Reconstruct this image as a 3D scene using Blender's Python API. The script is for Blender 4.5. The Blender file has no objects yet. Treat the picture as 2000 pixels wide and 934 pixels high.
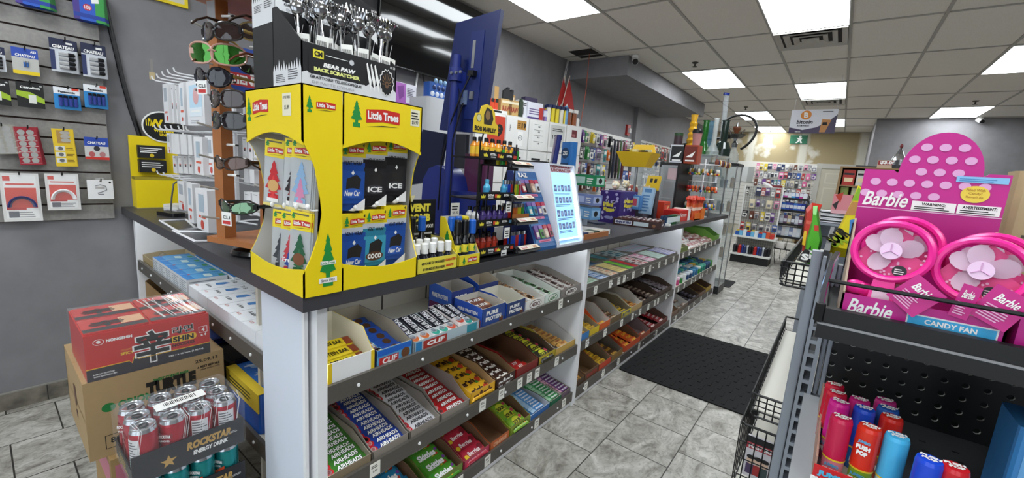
import bpy,math,random
from mathutils import Matrix,Vector
from math import radians as rad,sin,cos,pi
random.seed(11)
SC=bpy.context.scene
COL=SC.collection
# ---------------------------------------------------------------- camera
HEYE=1.40
FPX=816.4
YAW,PITCH,ROLL=rad(37.4755),rad(9.5394),rad(4.1931)
_fw=Vector((-sin(YAW)*cos(PITCH),cos(YAW)*cos(PITCH),-sin(PITCH)))
_r0=Vector((cos(YAW),sin(YAW),0));_u0=_r0.cross(_fw)
_rt=cos(ROLL)*_r0+sin(ROLL)*_u0
_up=-sin(ROLL)*_r0+cos(ROLL)*_u0
cd=bpy.data.cameras.new('camera');cam=bpy.data.objects.new('camera',cd);COL.objects.link(cam)
cd.sensor_fit='HORIZONTAL';cd.sensor_width=36;cd.lens=36*FPX/2000;cd.clip_start=.02;cd.clip_end=100
_m=Matrix.Identity(4)
for i in range(3):
 _m[i][0]=_rt[i];_m[i][1]=_up[i];_m[i][2]=-_fw[i]
_m[0][3],_m[1][3],_m[2][3]=0,0,HEYE
cam.matrix_world=_m
SC.camera=cam
# ---------------------------------------------------------------- world, exposure
w=bpy.data.worlds.new('sky');SC.world=w;w.use_nodes=True
bg=w.node_tree.nodes['Background'];bg.inputs[0].default_value=(.80,.90,1,1);bg.inputs[1].default_value=2.3
vs=SC.view_settings;vs.view_transform='Standard';vs.look='None';vs.gamma=1;vs.use_curve_mapping=False
vs.exposure=0.0
PANEL_E=13.5
LED_E=14.0
def P(px,py,ax,val):
 """the point of the vertical/horizontal plane (axis ax = val) seen at a photo pixel"""
 d=_rt*(px-1000)-_up*(py-467)+_fw*FPX
 o=Vector((0,0,HEYE));t=(val-o[ax])/d[ax]
 return o+d*t
 # ---------------------------------------------------------------- materials
_mc={}
def lin(h):
 h=h.lstrip('#');o=[]
 for i in(0,2,4):
  c=int(h[i:i+2],16)/255
  o.append(c/12.92 if c<=.04045 else((c+.055)/1.055)**2.4)
 return(o[0],o[1],o[2],1)
def mt(h,rough=.5,metal=0.,alpha=1.,emit=0.,noise=0.,scale=40.,coat=0.):
 k=(h,rough,metal,alpha,emit,noise,scale,coat)
 if k in _mc:return _mc[k]
 m=bpy.data.materials.new('surface_%s_%d'%(h.strip('#'),len(_mc)));m.use_nodes=True
 nt=m.node_tree;b=nt.nodes['Principled BSDF'];c=lin(h)
 b.inputs['Base Color'].default_value=c;b.inputs['Roughness'].default_value=rough
 b.inputs['Metallic'].default_value=metal;b.inputs['Alpha'].default_value=alpha
 if coat:b.inputs['Coat Weight'].default_value=coat
 if emit:
  b.inputs['Emission Color'].default_value=c;b.inputs['Emission Strength'].default_value=emit
 if noise:
  tc=nt.nodes.new('ShaderNodeTexCoord');n=nt.nodes.new('ShaderNodeTexNoise');n.inputs['Scale'].default_value=scale
  n.inputs['Detail'].default_value=4
  r=nt.nodes.new('ShaderNodeMixRGB');r.blend_type='MIX'
  r.inputs[1].default_value=tuple(x*(1-noise)for x in c[:3])+(1,);r.inputs[2].default_value=tuple(min(1,x*(1+noise))for x in c[:3])+(1,)
  nt.links.new(tc.outputs['Object'],n.inputs['Vector']);nt.links.new(n.outputs['Fac'],r.inputs[0]);nt.links.new(r.outputs[0],b.inputs['Base Color'])
 _mc[k]=m
 return m
def film(h='ffffff',alpha=.14,rough=.08):return mt(h,rough,0,alpha)
WHITE=mt('f2f1ee',.45);BLACK=mt('0b0b0d',.4);CHROME=mt('b4b4b6',.14,1.);STEEL=mt('a9abad',.35,1.)
INK=mt('101012',.6);KRAFT=mt('b08d5f',.8,noise=.08);GREYBOARD=mt('8f8578',.85,noise=.06)
# ---------------------------------------------------------------- mesh builder
_tc={}
def text_geo(s,bold=.015,shear=0.):
 k=(s,bold,shear)
 if k not in _tc:
  c=bpy.data.curves.new('lettering','FONT');c.body=s;c.size=1;c.resolution_u=2;c.offset=bold;c.shear=shear
  c.align_x='CENTER';c.align_y='CENTER'
  o=bpy.data.objects.new('lettering',c);COL.objects.link(o)
  dg=bpy.context.evaluated_depsgraph_get();m=bpy.data.meshes.new_from_object(o.evaluated_get(dg))
  v=[tuple(q.co)for q in m.vertices];f=[tuple(p.vertices)for p in m.polygons]
  bpy.data.objects.remove(o);bpy.data.curves.remove(c);bpy.data.meshes.remove(m)
  xs=[q[0]for q in v]or[0];ys=[q[1]for q in v]or[0]
  cx,cy=(min(xs)+max(xs))/2,(min(ys)+max(ys))/2
  v=[(q[0]-cx,q[1]-cy,0)for q in v]
  _tc[k]=(v,f,max(xs)-min(xs)or 1,max(ys)-min(ys)or 1)
 return _tc[k]
def fr(o,u,v):
 """frame with local x along u, y along v, z out of the face"""
 u=Vector(u).normalized();n=u.cross(Vector(v)).normalized();v=n.cross(u);m=Matrix.Identity(4)
 for i in range(3):m[i][0]=u[i];m[i][1]=v[i];m[i][2]=n[i];m[i][3]=o[i]
 return m
def Tr(x=0,y=0,z=0,rx=0,ry=0,rz=0,s=1):
 return Matrix.Translation((x,y,z))@Matrix.Rotation(rz,4,'Z')@Matrix.Rotation(ry,4,'Y')@Matrix.Rotation(rx,4,'X')@Matrix.Scale(s,4)
class MB:
 def __init__(s):s.v=[];s.f=[];s.m=[];s.mats=[];s.T=Matrix.Identity(4)
 def at(s,T):s.T=T;return s
 def add(s,vs,fs,mat):
  b=len(s.v)
  if mat not in s.mats:s.mats.append(mat)
  i=s.mats.index(mat)
  for q in vs:s.v.append(tuple(s.T@Vector(q)))
  for f in fs:s.f.append(tuple(b+k for k in f));s.m.append(i)
  return s
 def box(s,x0,x1,y0,y1,z0,z1,mat):
  if x0>x1:x0,x1=x1,x0
  if y0>y1:y0,y1=y1,y0
  if z0>z1:z0,z1=z1,z0
  v=[(x,y,z)for z in(z0,z1)for y in(y0,y1)for x in(x0,x1)]
  return s.add(v,[(0,2,3,1),(4,5,7,6),(0,1,5,4),(2,6,7,3),(0,4,6,2),(1,3,7,5)],mat)
 def rbox(s,x0,x1,y0,y1,z0,z1,mat,r=.006,n=3):
  """box with rounded vertical edges"""
  pts=[]
  for cx,cy,a in((x1-r,y1-r,0),(x0+r,y1-r,90),(x0+r,y0+r,180),(x1-r,y0+r,270)):
   for k in range(n+1):t=rad(a+90*k/n);pts.append((cx+r*cos(t),cy+r*sin(t)))
  return s.prism(pts,z0,z1,mat)
 def poly(s,pts,mat):return s.add(pts,[tuple(range(len(pts)))],mat)
 def rect(s,x0,x1,y0,y1,mat,z=0):return s.poly([(x0,y0,z),(x1,y0,z),(x1,y1,z),(x0,y1,z)],mat)
 def prism(s,pts,z0,z1,mat,cap0=None,cap1=None):
  n=len(pts);v=[(p[0],p[1],z0)for p in pts]+[(p[0],p[1],z1)for p in pts]
  a=sum(pts[i][0]*pts[(i+1)%n][1]-pts[(i+1)%n][0]*pts[i][1]for i in range(n))
  if a<0:pts=pts[::-1];v=[(p[0],p[1],z0)for p in pts]+[(p[0],p[1],z1)for p in pts]
  s.add(v,[(i,(i+1)%n,n+(i+1)%n,n+i)for i in range(n)],mat)
  s.add(v[:n],[tuple(range(n))[::-1]],cap0 or mat);s.add(v[n:],[tuple(range(n))],cap1 or mat)
  return s
 def hex8(s,a,b,mat):
  """solid between two quads of four points each"""
  return s.add(list(a)+list(b),[(3,2,1,0),(4,5,6,7),(0,1,5,4),(1,2,6,5),(2,3,7,6),(3,0,4,7)],mat)
 def cyl(s,p0,p1,r0,mat,r1=None,n=12,cap=True):
  p0=Vector(p0);p1=Vector(p1);r1=r0 if r1 is None else r1
  d=(p1-p0).normalized();a=d.orthogonal().normalized();b=d.cross(a)
  v=[tuple(p0+(a*cos(2*pi*k/n)+b*sin(2*pi*k/n))*r0)for k in range(n)]+[tuple(p1+(a*cos(2*pi*k/n)+b*sin(2*pi*k/n))*r1)for k in range(n)]
  s.add(v,[(k,(k+1)%n,n+(k+1)%n,n+k)for k in range(n)]+([tuple(range(n))[::-1],tuple(range(n,2*n))]if cap else[]),mat)
  return s
 def tube(s,path,r,mat,n=6,closed=False):
  pts=[Vector(p)for p in path];N=len(pts);v=[];prev=None
  for i,p in enumerate(pts):
   a=pts[(i-1)%N]if(closed or i)else p;b=pts[(i+1)%N]if(closed or i<N-1)else p
   d=(b-a).normalized()
   if prev is None:x=d.orthogonal().normalized()
   else:x=(prev-d*prev.dot(d)).normalized()
   prev=x;y=d.cross(x);rr=r[i]if isinstance(r,(list,tuple))else r
   v+=[tuple(p+(x*cos(2*pi*k/n)+y*sin(2*pi*k/n))*rr)for k in range(n)]
  fs=[]
  for i in range(N if closed else N-1):
   j=(i+1)%N
   fs+=[(i*n+k,i*n+(k+1)%n,j*n+(k+1)%n,j*n+k)for k in range(n)]
  if not closed:fs+=[tuple(range(n))[::-1],tuple(range((N-1)*n,N*n))]
  return s.add(v,fs,mat)
 def lathe(s,prof,mat,n=16,o=(0,0,0)):
  """prof = list of (radius, z[, material]); segment takes the material of its lower end"""
  for i in range(len(prof)-1):
   (ra,za),(rb,zb)=prof[i][:2],prof[i+1][:2];m=prof[i][2]if len(prof[i])>2 else mat
   v=[(o[0]+ra*cos(2*pi*k/n),o[1]+ra*sin(2*pi*k/n),o[2]+za)for k in range(n)]+[(o[0]+rb*cos(2*pi*k/n),o[1]+rb*sin(2*pi*k/n),o[2]+zb)for k in range(n)]
   if ra<1e-5:s.add([(o[0],o[1],o[2]+za)]+v[n:],[(0,1+k,1+(k+1)%n)[::-1]for k in range(n)],m)
   elif rb<1e-5:s.add(v[:n]+[(o[0],o[1],o[2]+zb)],[(k,(k+1)%n,n)for k in range(n)],m)
   else:s.add(v,[(k,(k+1)%n,n+(k+1)%n,n+k)for k in range(n)],m)
  return s
 def ell(s,c,r,mat,nu=12,nv=8):
  v=[(c[0],c[1],c[2]-r[2])];f=[]
  for j in range(1,nv):
   t=-pi/2+pi*j/nv
   for k in range(nu):a=2*pi*k/nu;v.append((c[0]+r[0]*cos(t)*cos(a),c[1]+r[1]*cos(t)*sin(a),c[2]+r[2]*sin(t)))
  v.append((c[0],c[1],c[2]+r[2]));L=len(v)-1
  for k in range(nu):
   f.append((0,1+(k+1)%nu,1+k));f.append((L,L-nu+k,L-nu+(k+1)%nu))
   for j in range(nv-2):a=1+j*nu;f.append((a+k,a+(k+1)%nu,a+nu+(k+1)%nu,a+nu+k))
  return s.add(v,f,mat)
 def disc(s,x,y,rx,mat,ry=None,z=0,n=18):
  ry=rx if ry is None else ry
  return s.poly([(x+rx*cos(2*pi*k/n),y+ry*sin(2*pi*k/n),z)for k in range(n)],mat)
 def text(s,t,x,y,h,mat,w=None,z=0,bold=.015,shear=0.,rot=0.):
  v,f,W,H=text_geo(t,bold,shear)
  sy=h/H if h else w/W;sx=(w/W)if w else sy;c,q=cos(rot),sin(rot)
  return s.add([(x+p[0]*sx*c-p[1]*sy*q,y+p[0]*sx*q+p[1]*sy*c,z)for p in v],f,mat)
 def lines(s,x0,x1,y0,y1,n,mat,z=0,fill=.45):
  """n printed lines of small type"""
  h=(y1-y0)/n
  for i in range(n):
   e=x1-(x1-x0)*random.uniform(0,.3)
   s.rect(x0,e,y0+h*i,y0+h*i+h*fill,mat,z)
  return s
 def mesh(s,name,smooth=True):
  me=bpy.data.meshes.new(name);me.from_pydata(s.v,[],s.f)
  for m in s.mats:me.materials.append(m)
  me.polygons.foreach_set('material_index',s.m)
  if smooth:
   me.polygons.foreach_set('use_smooth',[True]*len(s.f));me.set_sharp_from_angle(angle=rad(35))
  me.update();return me
 def build(s,name,parent=None,label=None,cat=None,group=None,kind=None,loc=None,rz=0.,smooth=True):
  o=bpy.data.objects.new(name,s.mesh(name,smooth));COL.objects.link(o)
  if parent:o.parent=parent
  if loc is not None:o.location=loc
  if rz:o.rotation_euler=(0,0,rz)
  return tag(o,label,cat,group,kind)
def tag(o,label=None,cat=None,group=None,kind=None):
 if label:o['label']=label
 if cat:o['category']=cat
 if group:o['group']=group
 if kind:o['kind']=kind
 return o
def thing(name,label,cat,loc=(0,0,0),rz=0.,group=None):
 o=bpy.data.objects.new(name,None);COL.objects.link(o);o.location=loc;o.rotation_euler=(0,0,rz);o.empty_display_size=.05
 return tag(o,label,cat,group)
def cp(root,M=None,loc=None,rz=None,label=None,group=None):
 r=root.copy();COL.objects.link(r)
 if M is not None:r.matrix_world=M
 if loc is not None:r.location=loc
 if rz is not None:r.rotation_euler=(0,0,rz)
 if label:r['label']=label
 if group:r['group']=group
 for ch in list(root.children):
  c=ch.copy();COL.objects.link(c);c.parent=r
  for g in list(ch.children):d=g.copy();COL.objects.link(d);d.parent=c
 return r
def inst(me,name,M,label,cat,group=None):
 o=bpy.data.objects.new(name,me);COL.objects.link(o);o.matrix_world=M
 return tag(o,label,cat,group)
def struct(mb,name,smooth=True):return mb.build(name,kind='structure',smooth=smooth)
FX=lambda o:fr(o,(0,1,0),(0,0,1))
FY=lambda o:fr(o,(1,0,0),(0,0,1))
FZ=lambda o:fr(o,(1,0,0),(0,1,0))
PX=lambda pts,ax,v:[P(a,b,ax,v)for a,b in pts]
def tree_pts(x,y,w,h):
 q=[(0,1),(.14,.86),(.10,.84),(.26,.68),(.18,.66),(.38,.5),(.27,.48),(.5,.30),(.14,.26),(.12,.17),(.32,.15),(.32,0)]
 return[(x+a*w,y+b*h,0)for a,b in q]+[(x-a*w,y+b*h,0)for a,b in q[::-1][:-1]]
 # ================================================================ room
XL,XR,YB,YF,ZC=-3.17,3.2,13.5,-3.2,2.89
def node_mat(name):
 m=bpy.data.materials.new(name);m.use_nodes=True;return m,m.node_tree,m.node_tree.nodes['Principled BSDF']
def N(nt,t,**kw):
 n=nt.nodes.new(t)
 for k,v in kw.items():setattr(n,k,v)
 return n
def floor_mat():
 m,nt,b=node_mat('stone_tile');L=nt.links.new
 tc=N(nt,'ShaderNodeNewGeometry');sp=N(nt,'ShaderNodeSeparateXYZ');L(tc.outputs['Position'],sp.inputs[0])
 a=N(nt,'ShaderNodeMath',operation='SUBTRACT');a.inputs[1].default_value=1.992+.166-.332*60;L(sp.outputs['Y'],a.inputs[0])
 c=N(nt,'ShaderNodeMath',operation='ADD');c.inputs[1].default_value=.79+.332*30;L(sp.outputs['X'],c.inputs[0])
 cb=N(nt,'ShaderNodeCombineXYZ');L(a.outputs[0],cb.inputs[0]);L(c.outputs[0],cb.inputs[1])
 br=N(nt,'ShaderNodeTexBrick');br.offset=.5;L(cb.outputs[0],br.inputs['Vector'])
 for k,v in(('Scale',1),('Mortar Size',.003),('Mortar Smooth',.1),('Brick Width',.332),('Row Height',.332),('Bias',0)):br.inputs[k].default_value=v
 br.inputs['Color1'].default_value=(0,0,0,1);br.inputs['Color2'].default_value=(1,1,1,1);br.inputs['Mortar'].default_value=(.5,.5,.5,1)
 ad=N(nt,'ShaderNodeVectorMath',operation='MULTIPLY_ADD');ad.inputs[1].default_value=(7,3,5);L(br.outputs['Color'],ad.inputs[0])
 sc=N(nt,'ShaderNodeVectorMath',operation='MULTIPLY');sc.inputs[1].default_value=(1.0,.62,1);L(tc.outputs['Position'],sc.inputs[0]);L(sc.outputs[0],ad.inputs[2])
 n1=N(nt,'ShaderNodeTexNoise');n1.inputs['Scale'].default_value=5.5;n1.inputs['Detail'].default_value=9;n1.inputs['Roughness'].default_value=.68;n1.inputs['Distortion'].default_value=1.6
 L(ad.outputs[0],n1.inputs['Vector'])
 r1=N(nt,'ShaderNodeValToRGB');e=r1.color_ramp.elements
 e[0].position=.33;e[0].color=lin('716c63');e[1].position=.66;e[1].color=lin('d0cdc6')
 q=e.new(.47);q.color=lin('a5a198');L(n1.outputs['Fac'],r1.inputs[0])
 n2=N(nt,'ShaderNodeTexNoise');n2.inputs['Scale'].default_value=26;n2.inputs['Detail'].default_value=6;n2.inputs['Distortion'].default_value=2.5;L(ad.outputs[0],n2.inputs['Vector'])
 r2=N(nt,'ShaderNodeValToRGB');e=r2.color_ramp.elements;e[0].position=.36;e[0].color=(.45,.43,.40,1);e[1].position=.50;e[1].color=(1,1,1,1);L(n2.outputs['Fac'],r2.inputs[0])
 mu=N(nt,'ShaderNodeMixRGB',blend_type='MULTIPLY');mu.inputs[0].default_value=.5;L(r1.outputs[0],mu.inputs[1]);L(r2.outputs[0],mu.inputs[2])
 mx=N(nt,'ShaderNodeMixRGB');L(br.outputs['Fac'],mx.inputs[0]);L(mu.outputs[0],mx.inputs[1]);mx.inputs[2].default_value=lin('35322d')
 L(mx.outputs[0],b.inputs['Base Color']);b.inputs['Roughness'].default_value=.38
 bp=N(nt,'ShaderNodeBump');bp.inputs['Strength'].default_value=.3;bp.inputs['Distance'].default_value=.003;bp.invert=True
 L(br.outputs['Fac'],bp.inputs['Height']);L(bp.outputs[0],b.inputs['Normal'])
 return m
def speck_mat(name,c0,c1,scale,rough=.8,bump=0.):
 m,nt,b=node_mat(name);L=nt.links.new
 g=N(nt,'ShaderNodeNewGeometry');n=N(nt,'ShaderNodeTexNoise');n.inputs['Scale'].default_value=scale;n.inputs['Detail'].default_value=5
 L(g.outputs['Position'],n.inputs['Vector'])
 r=N(nt,'ShaderNodeValToRGB');e=r.color_ramp.elements;e[0].position=.35;e[0].color=lin(c0);e[1].position=.65;e[1].color=lin(c1)
 L(n.outputs['Fac'],r.inputs[0]);L(r.outputs[0],b.inputs['Base Color']);b.inputs['Roughness'].default_value=rough
 if bump:
  bp=N(nt,'ShaderNodeBump');bp.inputs['Strength'].default_value=bump;bp.inputs['Distance'].default_value=.002;L(n.outputs['Fac'],bp.inputs['Height']);L(bp.outputs[0],b.inputs['Normal'])
 return m
def drywall_mat():
 m,nt,b=node_mat('unpainted_drywall');L=nt.links.new
 g=N(nt,'ShaderNodeNewGeometry');sp=N(nt,'ShaderNodeSeparateXYZ');L(g.outputs['Position'],sp.inputs[0])
 n=N(nt,'ShaderNodeTexNoise');n.inputs['Scale'].default_value=2.2;n.inputs['Detail'].default_value=5;L(g.outputs['Position'],n.inputs['Vector'])
 r=N(nt,'ShaderNodeValToRGB');e=r.color_ramp.elements;e[0].position=.57;e[0].color=(0,0,0,1);e[1].position=.66;e[1].color=(1,1,1,1);L(n.outputs['Fac'],r.inputs[0])
 a=N(nt,'ShaderNodeMath',operation='ADD');a.inputs[1].default_value=21.7;L(sp.outputs['X'],a.inputs[0])
 md=N(nt,'ShaderNodeMath',operation='PINGPONG');md.inputs[1].default_value=.61;L(a.outputs[0],md.inputs[0])
 ad=N(nt,'ShaderNodeMath',operation='MULTIPLY_ADD');ad.inputs[1].default_value=.12;L(n.outputs['Fac'],ad.inputs[0]);L(md.outputs[0],ad.inputs[2])
 r2=N(nt,'ShaderNodeValToRGB');e=r2.color_ramp.elements;e[0].position=.13;e[0].color=(1,1,1,1);e[1].position=.19;e[1].color=(0,0,0,1);L(ad.outputs[0],r2.inputs[0])
 mx=N(nt,'ShaderNodeMixRGB',blend_type='LIGHTEN');mx.inputs[0].default_value=1;L(r.outputs[0],mx.inputs[1]);L(r2.outputs[0],mx.inputs[2])
 c=N(nt,'ShaderNodeMixRGB');L(mx.outputs[0],c.inputs[0]);c.inputs[1].default_value=lin('a2926f');c.inputs[2].default_value=lin('cdc9bb')
 L(c.outputs[0],b.inputs['Base Color']);b.inputs['Roughness'].default_value=.85
 return m
M_WALL=speck_mat('grey_wall_paint','7f7d80','858386',9,.75)
M_CEIL=speck_mat('ceiling_tile','dcd6cb','e8e3da',160,.9,.25)
M_GRID=mt('a9a59d',.6)
M_BASE=speck_mat('base_tile','57524a','827c70',14,.4)
struct(MB().rect(XL,XR,YF,YB,floor_mat()),'floor')
struct(MB().box(XL,XR,YF,YB,ZC+.002,ZC+.06,M_CEIL),'ceiling')
struct(MB().box(XL-.1,XL,YF,YB,0,ZC+.05,M_WALL),'wall_left')
struct(MB().box(XR,XR+.1,YF,YB,0,ZC+.05,M_WALL),'wall_right')
struct(MB().box(XL,.33,YB,YB+.1,0,ZC+.05,drywall_mat()),'wall_back')
mb=MB().box(.33,XR,11.15,11.27,0,ZC,M_WALL).box(.33,.37,11.27,YB,0,ZC,M_WALL)
struct(mb,'wall_back_right')
mb=MB()
for x0,x1,z0,z1 in((XL,-2.9,0,ZC),(-.2,.2,0,ZC),(2.9,XR,0,ZC),(-2.9,-.2,0,.35),(.2,2.9,0,.1),(-2.9,-.2,2.5,ZC),(.2,2.9,2.5,ZC)):
 mb.box(x0,x1,YF-.1,YF,z0,z1,M_WALL)
struct(mb,'wall_front')
for i,(x0,x1,z0)in enumerate(((-2.9,-.2,.35),(.2,2.9,.1))):
 f=MB();fm=mt('4a4a4c',.4,.6)
 for a in(x0,(x0+x1)/2-.025,x1-.05):f.box(a,a+.05,YF-.08,YF-.02,z0,2.5,fm)
 f.box(x0,x1,YF-.08,YF-.02,z0,z0+.06,fm).box(x0,x1,YF-.08,YF-.02,2.44,2.5,fm)
 f.box(x0+.05,x1-.05,YF-.055,YF-.049,z0+.06,2.44,film('eef4f6',.1,.03))
 struct(f,'window_%d'%(i+1))
struct(MB().box(XL,-2.335,5.15,8.85,2.655,ZC,M_WALL),'trim_1')
struct(MB().box(XL,XL+.07,7.5,7.8,0,2.655,M_WALL),'trim_2')
mb=MB()
y=-3.15
while y<.38:
 mb.box(XL,XL+.012,y,min(y+.326,.5),0,.088,M_BASE);y+=.33
mb.box(XL,XL+.013,YF,.5,.088,.094,mt('8d8a83',.5))
struct(mb,'baseboard_left')
gx=[-2.61+.61*k for k in range(0,10)];gy=[4.94+1.22*k for k in range(-6,8)]
mb=MB()
for x in gx:mb.box(x-.012,x+.012,YF,YB,ZC-.006,ZC+.001,M_GRID)
for y in gy:mb.box(XL,XR,y-.012,y+.012,ZC-.0055,ZC+.001,M_GRID)
struct(mb,'trim_3')
E_PANEL=mt('f4fbff',.5,emit=PANEL_E)
def panel(i,j,label):
 t=thing('ceiling_light',label,'ceiling light',(-2.61+.61*i+.305,4.94+1.22*j+.61,ZC),0,'flat white ceiling light panels')
 MB().box(-.292,.292,-.597,.597,-.012,-.004,E_PANEL).build('diffuser',t)
 f=MB()
 for a,b,c,d in((-.3,.3,-.605,-.597),(-.3,.3,.597,.605),(-.3,-.292,-.6,.6),(.292,.3,-.6,.6)):f.box(a,b,c,d,-.0125,0,mt('d8d8d6',.4))
 f.build('frame',t)
for i,j,l in((3,-1,'large lit ceiling panel with an air vent directly behind it, nearest the camera'),(0,-2,'lit ceiling panel above the large wall television'),(1,1,'lit ceiling panel right of the end of the grey soffit camera'),(3,2,'lit ceiling panel directly in front of the hanging bitcoin sign'),(6,1,'lit ceiling panel cut off by the right edge of the photo'),(6,4,'lit ceiling panel above the grey wall with the white dome camera'),(1,4,'lit ceiling panel behind the tip of the tall clear glass pipe'),(1,6,'lit ceiling panel farthest back, behind the hookah bowl'),(3,5,'lit ceiling panel partly hidden behind the hanging bitcoin sign'),(3,-4,'lit ceiling panel straight above the photographer'),(0,-5,'lit ceiling panel over the left front corner'),(6,-2,'lit ceiling panel over the right hand candy gondola'),(6,-5,'lit ceiling panel over the right front corner'),(3,-6,'lit ceiling panel nearest the storefront windows')):
 panel(i,j,l)
def vent(y,label):
 t=thing('air_vent',label,'air vent',(-.475,y,ZC),0)
 m=mt('b5b1a8',.45);f=MB();dk=mt('2a2826',.8)
 f.box(-.29,.29,-.29,.29,-.008,-.0065,dk)
 f.build('duct_opening',t)
 for k,s in enumerate((.29,.215,.14,.07)):
  g=MB();w_=.045;z1=-.008-.012*0;z0=-.03-.004*k
  q0=[(-s,-s),(s,-s),(s,s),(-s,s)];q1=[(a*(s-w_)/s if s>.08 else 0,b*(s-w_)/s if s>.08 else 0)for a,b in q0]
  for e in range(4):
   a,b=q0[e],q0[(e+1)%4];c,d=q1[(e+1)%4],q1[e]
   g.add([(a[0],a[1],z0),(b[0],b[1],z0),(c[0],c[1],z1-.004),(d[0],d[1],z1-.004)],[(0,1,2,3)],m)
   g.add([(a[0],a[1],z0),(b[0],b[1],z0),(b[0],b[1],z0+.012),(a[0],a[1],z0+.012)],[(3,2,1,0)],m)
  g.build('louver_ring',t)
vent(5.22,'square white air vent beside the nearest lit ceiling panel')
vent(8.9,'square white air vent above the hanging bitcoin sign')
def sprinkler(px,py,label):
 p=P(px,py,2,ZC);m=mt('57534c',.5,.5)
 MB().cyl((0,0,0),(0,0,-.012),.04,m,.03).cyl((0,0,-.012),(0,0,-.05),.01,m).cyl((0,0,-.05),(0,0,-.054),.03,m).build('sprinkler_head',None,label,'sprinkler',loc=p)
sprinkler(1358,122,'small sprinkler head above the second lit ceiling panel');sprinkler(1457,209,'small sprinkler head behind the tall clear glass pipe')
sprinkler(1906,197,'small sprinkler head above the panel near the grey back wall');sprinkler(1505,254,'small sprinkler head close to the drywall back wall')
def bullet_cam(p,lens_dir,label):
 t=thing('security_camera',label,'security camera',p);d=Vector(lens_dir).normalized()
 MB().cyl((0,0,0),(0,0,-.03),.045,WHITE,.04,16).build('mount',t)
 c=Vector((0,0,-.06));MB().cyl(c-d*.06,c+d*.06,.038,WHITE,n=16).build('housing',t)
 MB().cyl(c+d*.061,c+d*.075,.036,BLACK,.03,16).build('lens',t)
q=P(1222,111,0,-2.27);bullet_cam((-2.27,5.2,ZC),(.45,-.8,-.45),'white security camera at the corner of the grey soffit')
bullet_cam((1.72,11.05,ZC),(.3,-.8,-.35),'white security camera at the top of the right grey wall')
MB().box(-2.95,-2.62,4.72,5.05,ZC-.004,ZC+.0,mt('1d1614',.9)).build('ceiling_hatch',None,'dark open ceiling tile hole at the soffit corner','hatch')
cb=MB()
for k,m in enumerate((WHITE,mt('2a3a6a'),WHITE,mt('8b8b8b'))):cb.tube([(XL+.02+.008*k,5.06-.02*k,ZC-.01),(XL+.02,5.0-.02*k,2.5),(XL+.03+.006*k,5.02-.02*k,2.0),(XL+.03,5.0-.02*k,1.4)],.006,m)
cb.build('cable_bundle',None,'white and blue cables running down the wall before the soffit','cables')
MB().tube([(-2.75,4.9,ZC),(-2.74,4.88,2.4),(-2.76,4.86,2.0)],.004,mt('b04a2a')).build('orange_cable',None,'thin orange cable hanging from the ceiling hole','cable')
t=thing('fire_alarm','red fire alarm strobe on the grey wall beyond the soffit start','fire alarm',(XL,7.25,2.22))
MB().box(0,.04,-.06,.06,-.09,.09,mt('a3201d',.4)).build('housing',t);MB().at(Tr(.04)).box(0,.035,-.035,.035,-.05,.03,film('ffffff',.6)).build('strobe',t)
t=thing('hanging_sign','white and purple bitcoin ATM sign hanging from the ceiling','sign',(-.45,7.0,2.31))
f=MB().box(-.255,.255,-.003,.003,-.155,.155,mt('dfdfe6',.4)).at(FY((0,-.0036,0)))
pu=mt('3b2a4e',.4)
f.poly([(-.255,-.155,0),(.255,-.155,0),(.255,.09,0),(.17,0,0),(.05,-.075,0),(-.1,-.11,0),(-.255,-.075,0)],pu)
f.disc(-.085,.085,.06,mt('e08a35'),z=.0004,n=24).text('B',-.085,.085,.07,WHITE,z=.0008,bold=.03,shear=-.1).text('bitcoin',-.09,-.005,.05,INK,z=.0008,bold=.03,shear=.15).text('ATM HERE',-.1,-.055,.022,INK,z=.0008,bold=.03)
f.text('bitcoin',-.15,-.132,.016,WHITE,z=.0008).lines(.09,.22,.125,.14,1,INK,.0006)
f.poly([(.09,-.14,.0006),(.15,-.14,.0006),(.2,.02,.0006),(.1,.03,.0006)],mt('c98a4e')).rect(.11,.16,-.05,-.01,INK,.0009)
f.build('sign_board',t)
for sx in(-.23,.23):
 MB().tube([(sx,0,.14),(sx,0,ZC-2.31)],.0015,mt('c9c9c9')).build('string',t)
a=P(1546,263,1,YB-.03);b_=P(1574,281,1,YB-.03)
MB().box(a.x,b_.x,YB-.04,YB,b_.z,a.z,mt('d8dcd8')).at(FY(((a.x+b_.x)/2,YB-.041,(a.z+b_.z)/2))).rect(-.19,.19,-.12,.1,mt('1f6a4a')).disc(.03,.06,.03,WHITE,z=.001).poly([(-.06,-.1,.001),(0,-.02,.001),(-.05,.03,.001),(.08,.03,.001),(.06,-.03,.001),(.09,-.1,.001),(.05,-.1,.001),(.03,-.04,.001),(-.02,-.1,.001)],WHITE).build('exit_sign',None,'green running man exit sign high on the drywall','exit sign')
dm=mt('b9b3a0',.5)
t=tag(bpy.data.objects.new('door_1',None),kind='structure');COL.objects.link(t)
x0=P(1604,335,1,YB).x;f=MB();x1=x0+.92
f.box(x0,x1,YB-.04,YB,0,1.98,dm)
for a0,a1 in((.1,.42),(.5,.82)):
 for z0,z1 in((.15,.8),(.92,1.5),(1.6,1.87)):f.box(x0+a0,x0+a1,YB-.046,YB-.04,z0,z1,mt('c6c0ae',.5)).box(x0+a0+.03,x0+a1-.03,YB-.05,YB-.045,z0+.03,z1-.03,dm)
f.build('door_leaf',t)
f=MB();fm=mt('b4b1a8',.5)
f.box(x0-.11,x0-.0005,YB-.06,YB,0,2.1,fm).box(x0,.329,YB-.06,YB,1.98,2.1,fm)
f.build('door_frame',t);MB().ell((x0+.85,YB-.07,.95),(.03,.03,.03),STEEL).build('door_handle',t)
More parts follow.
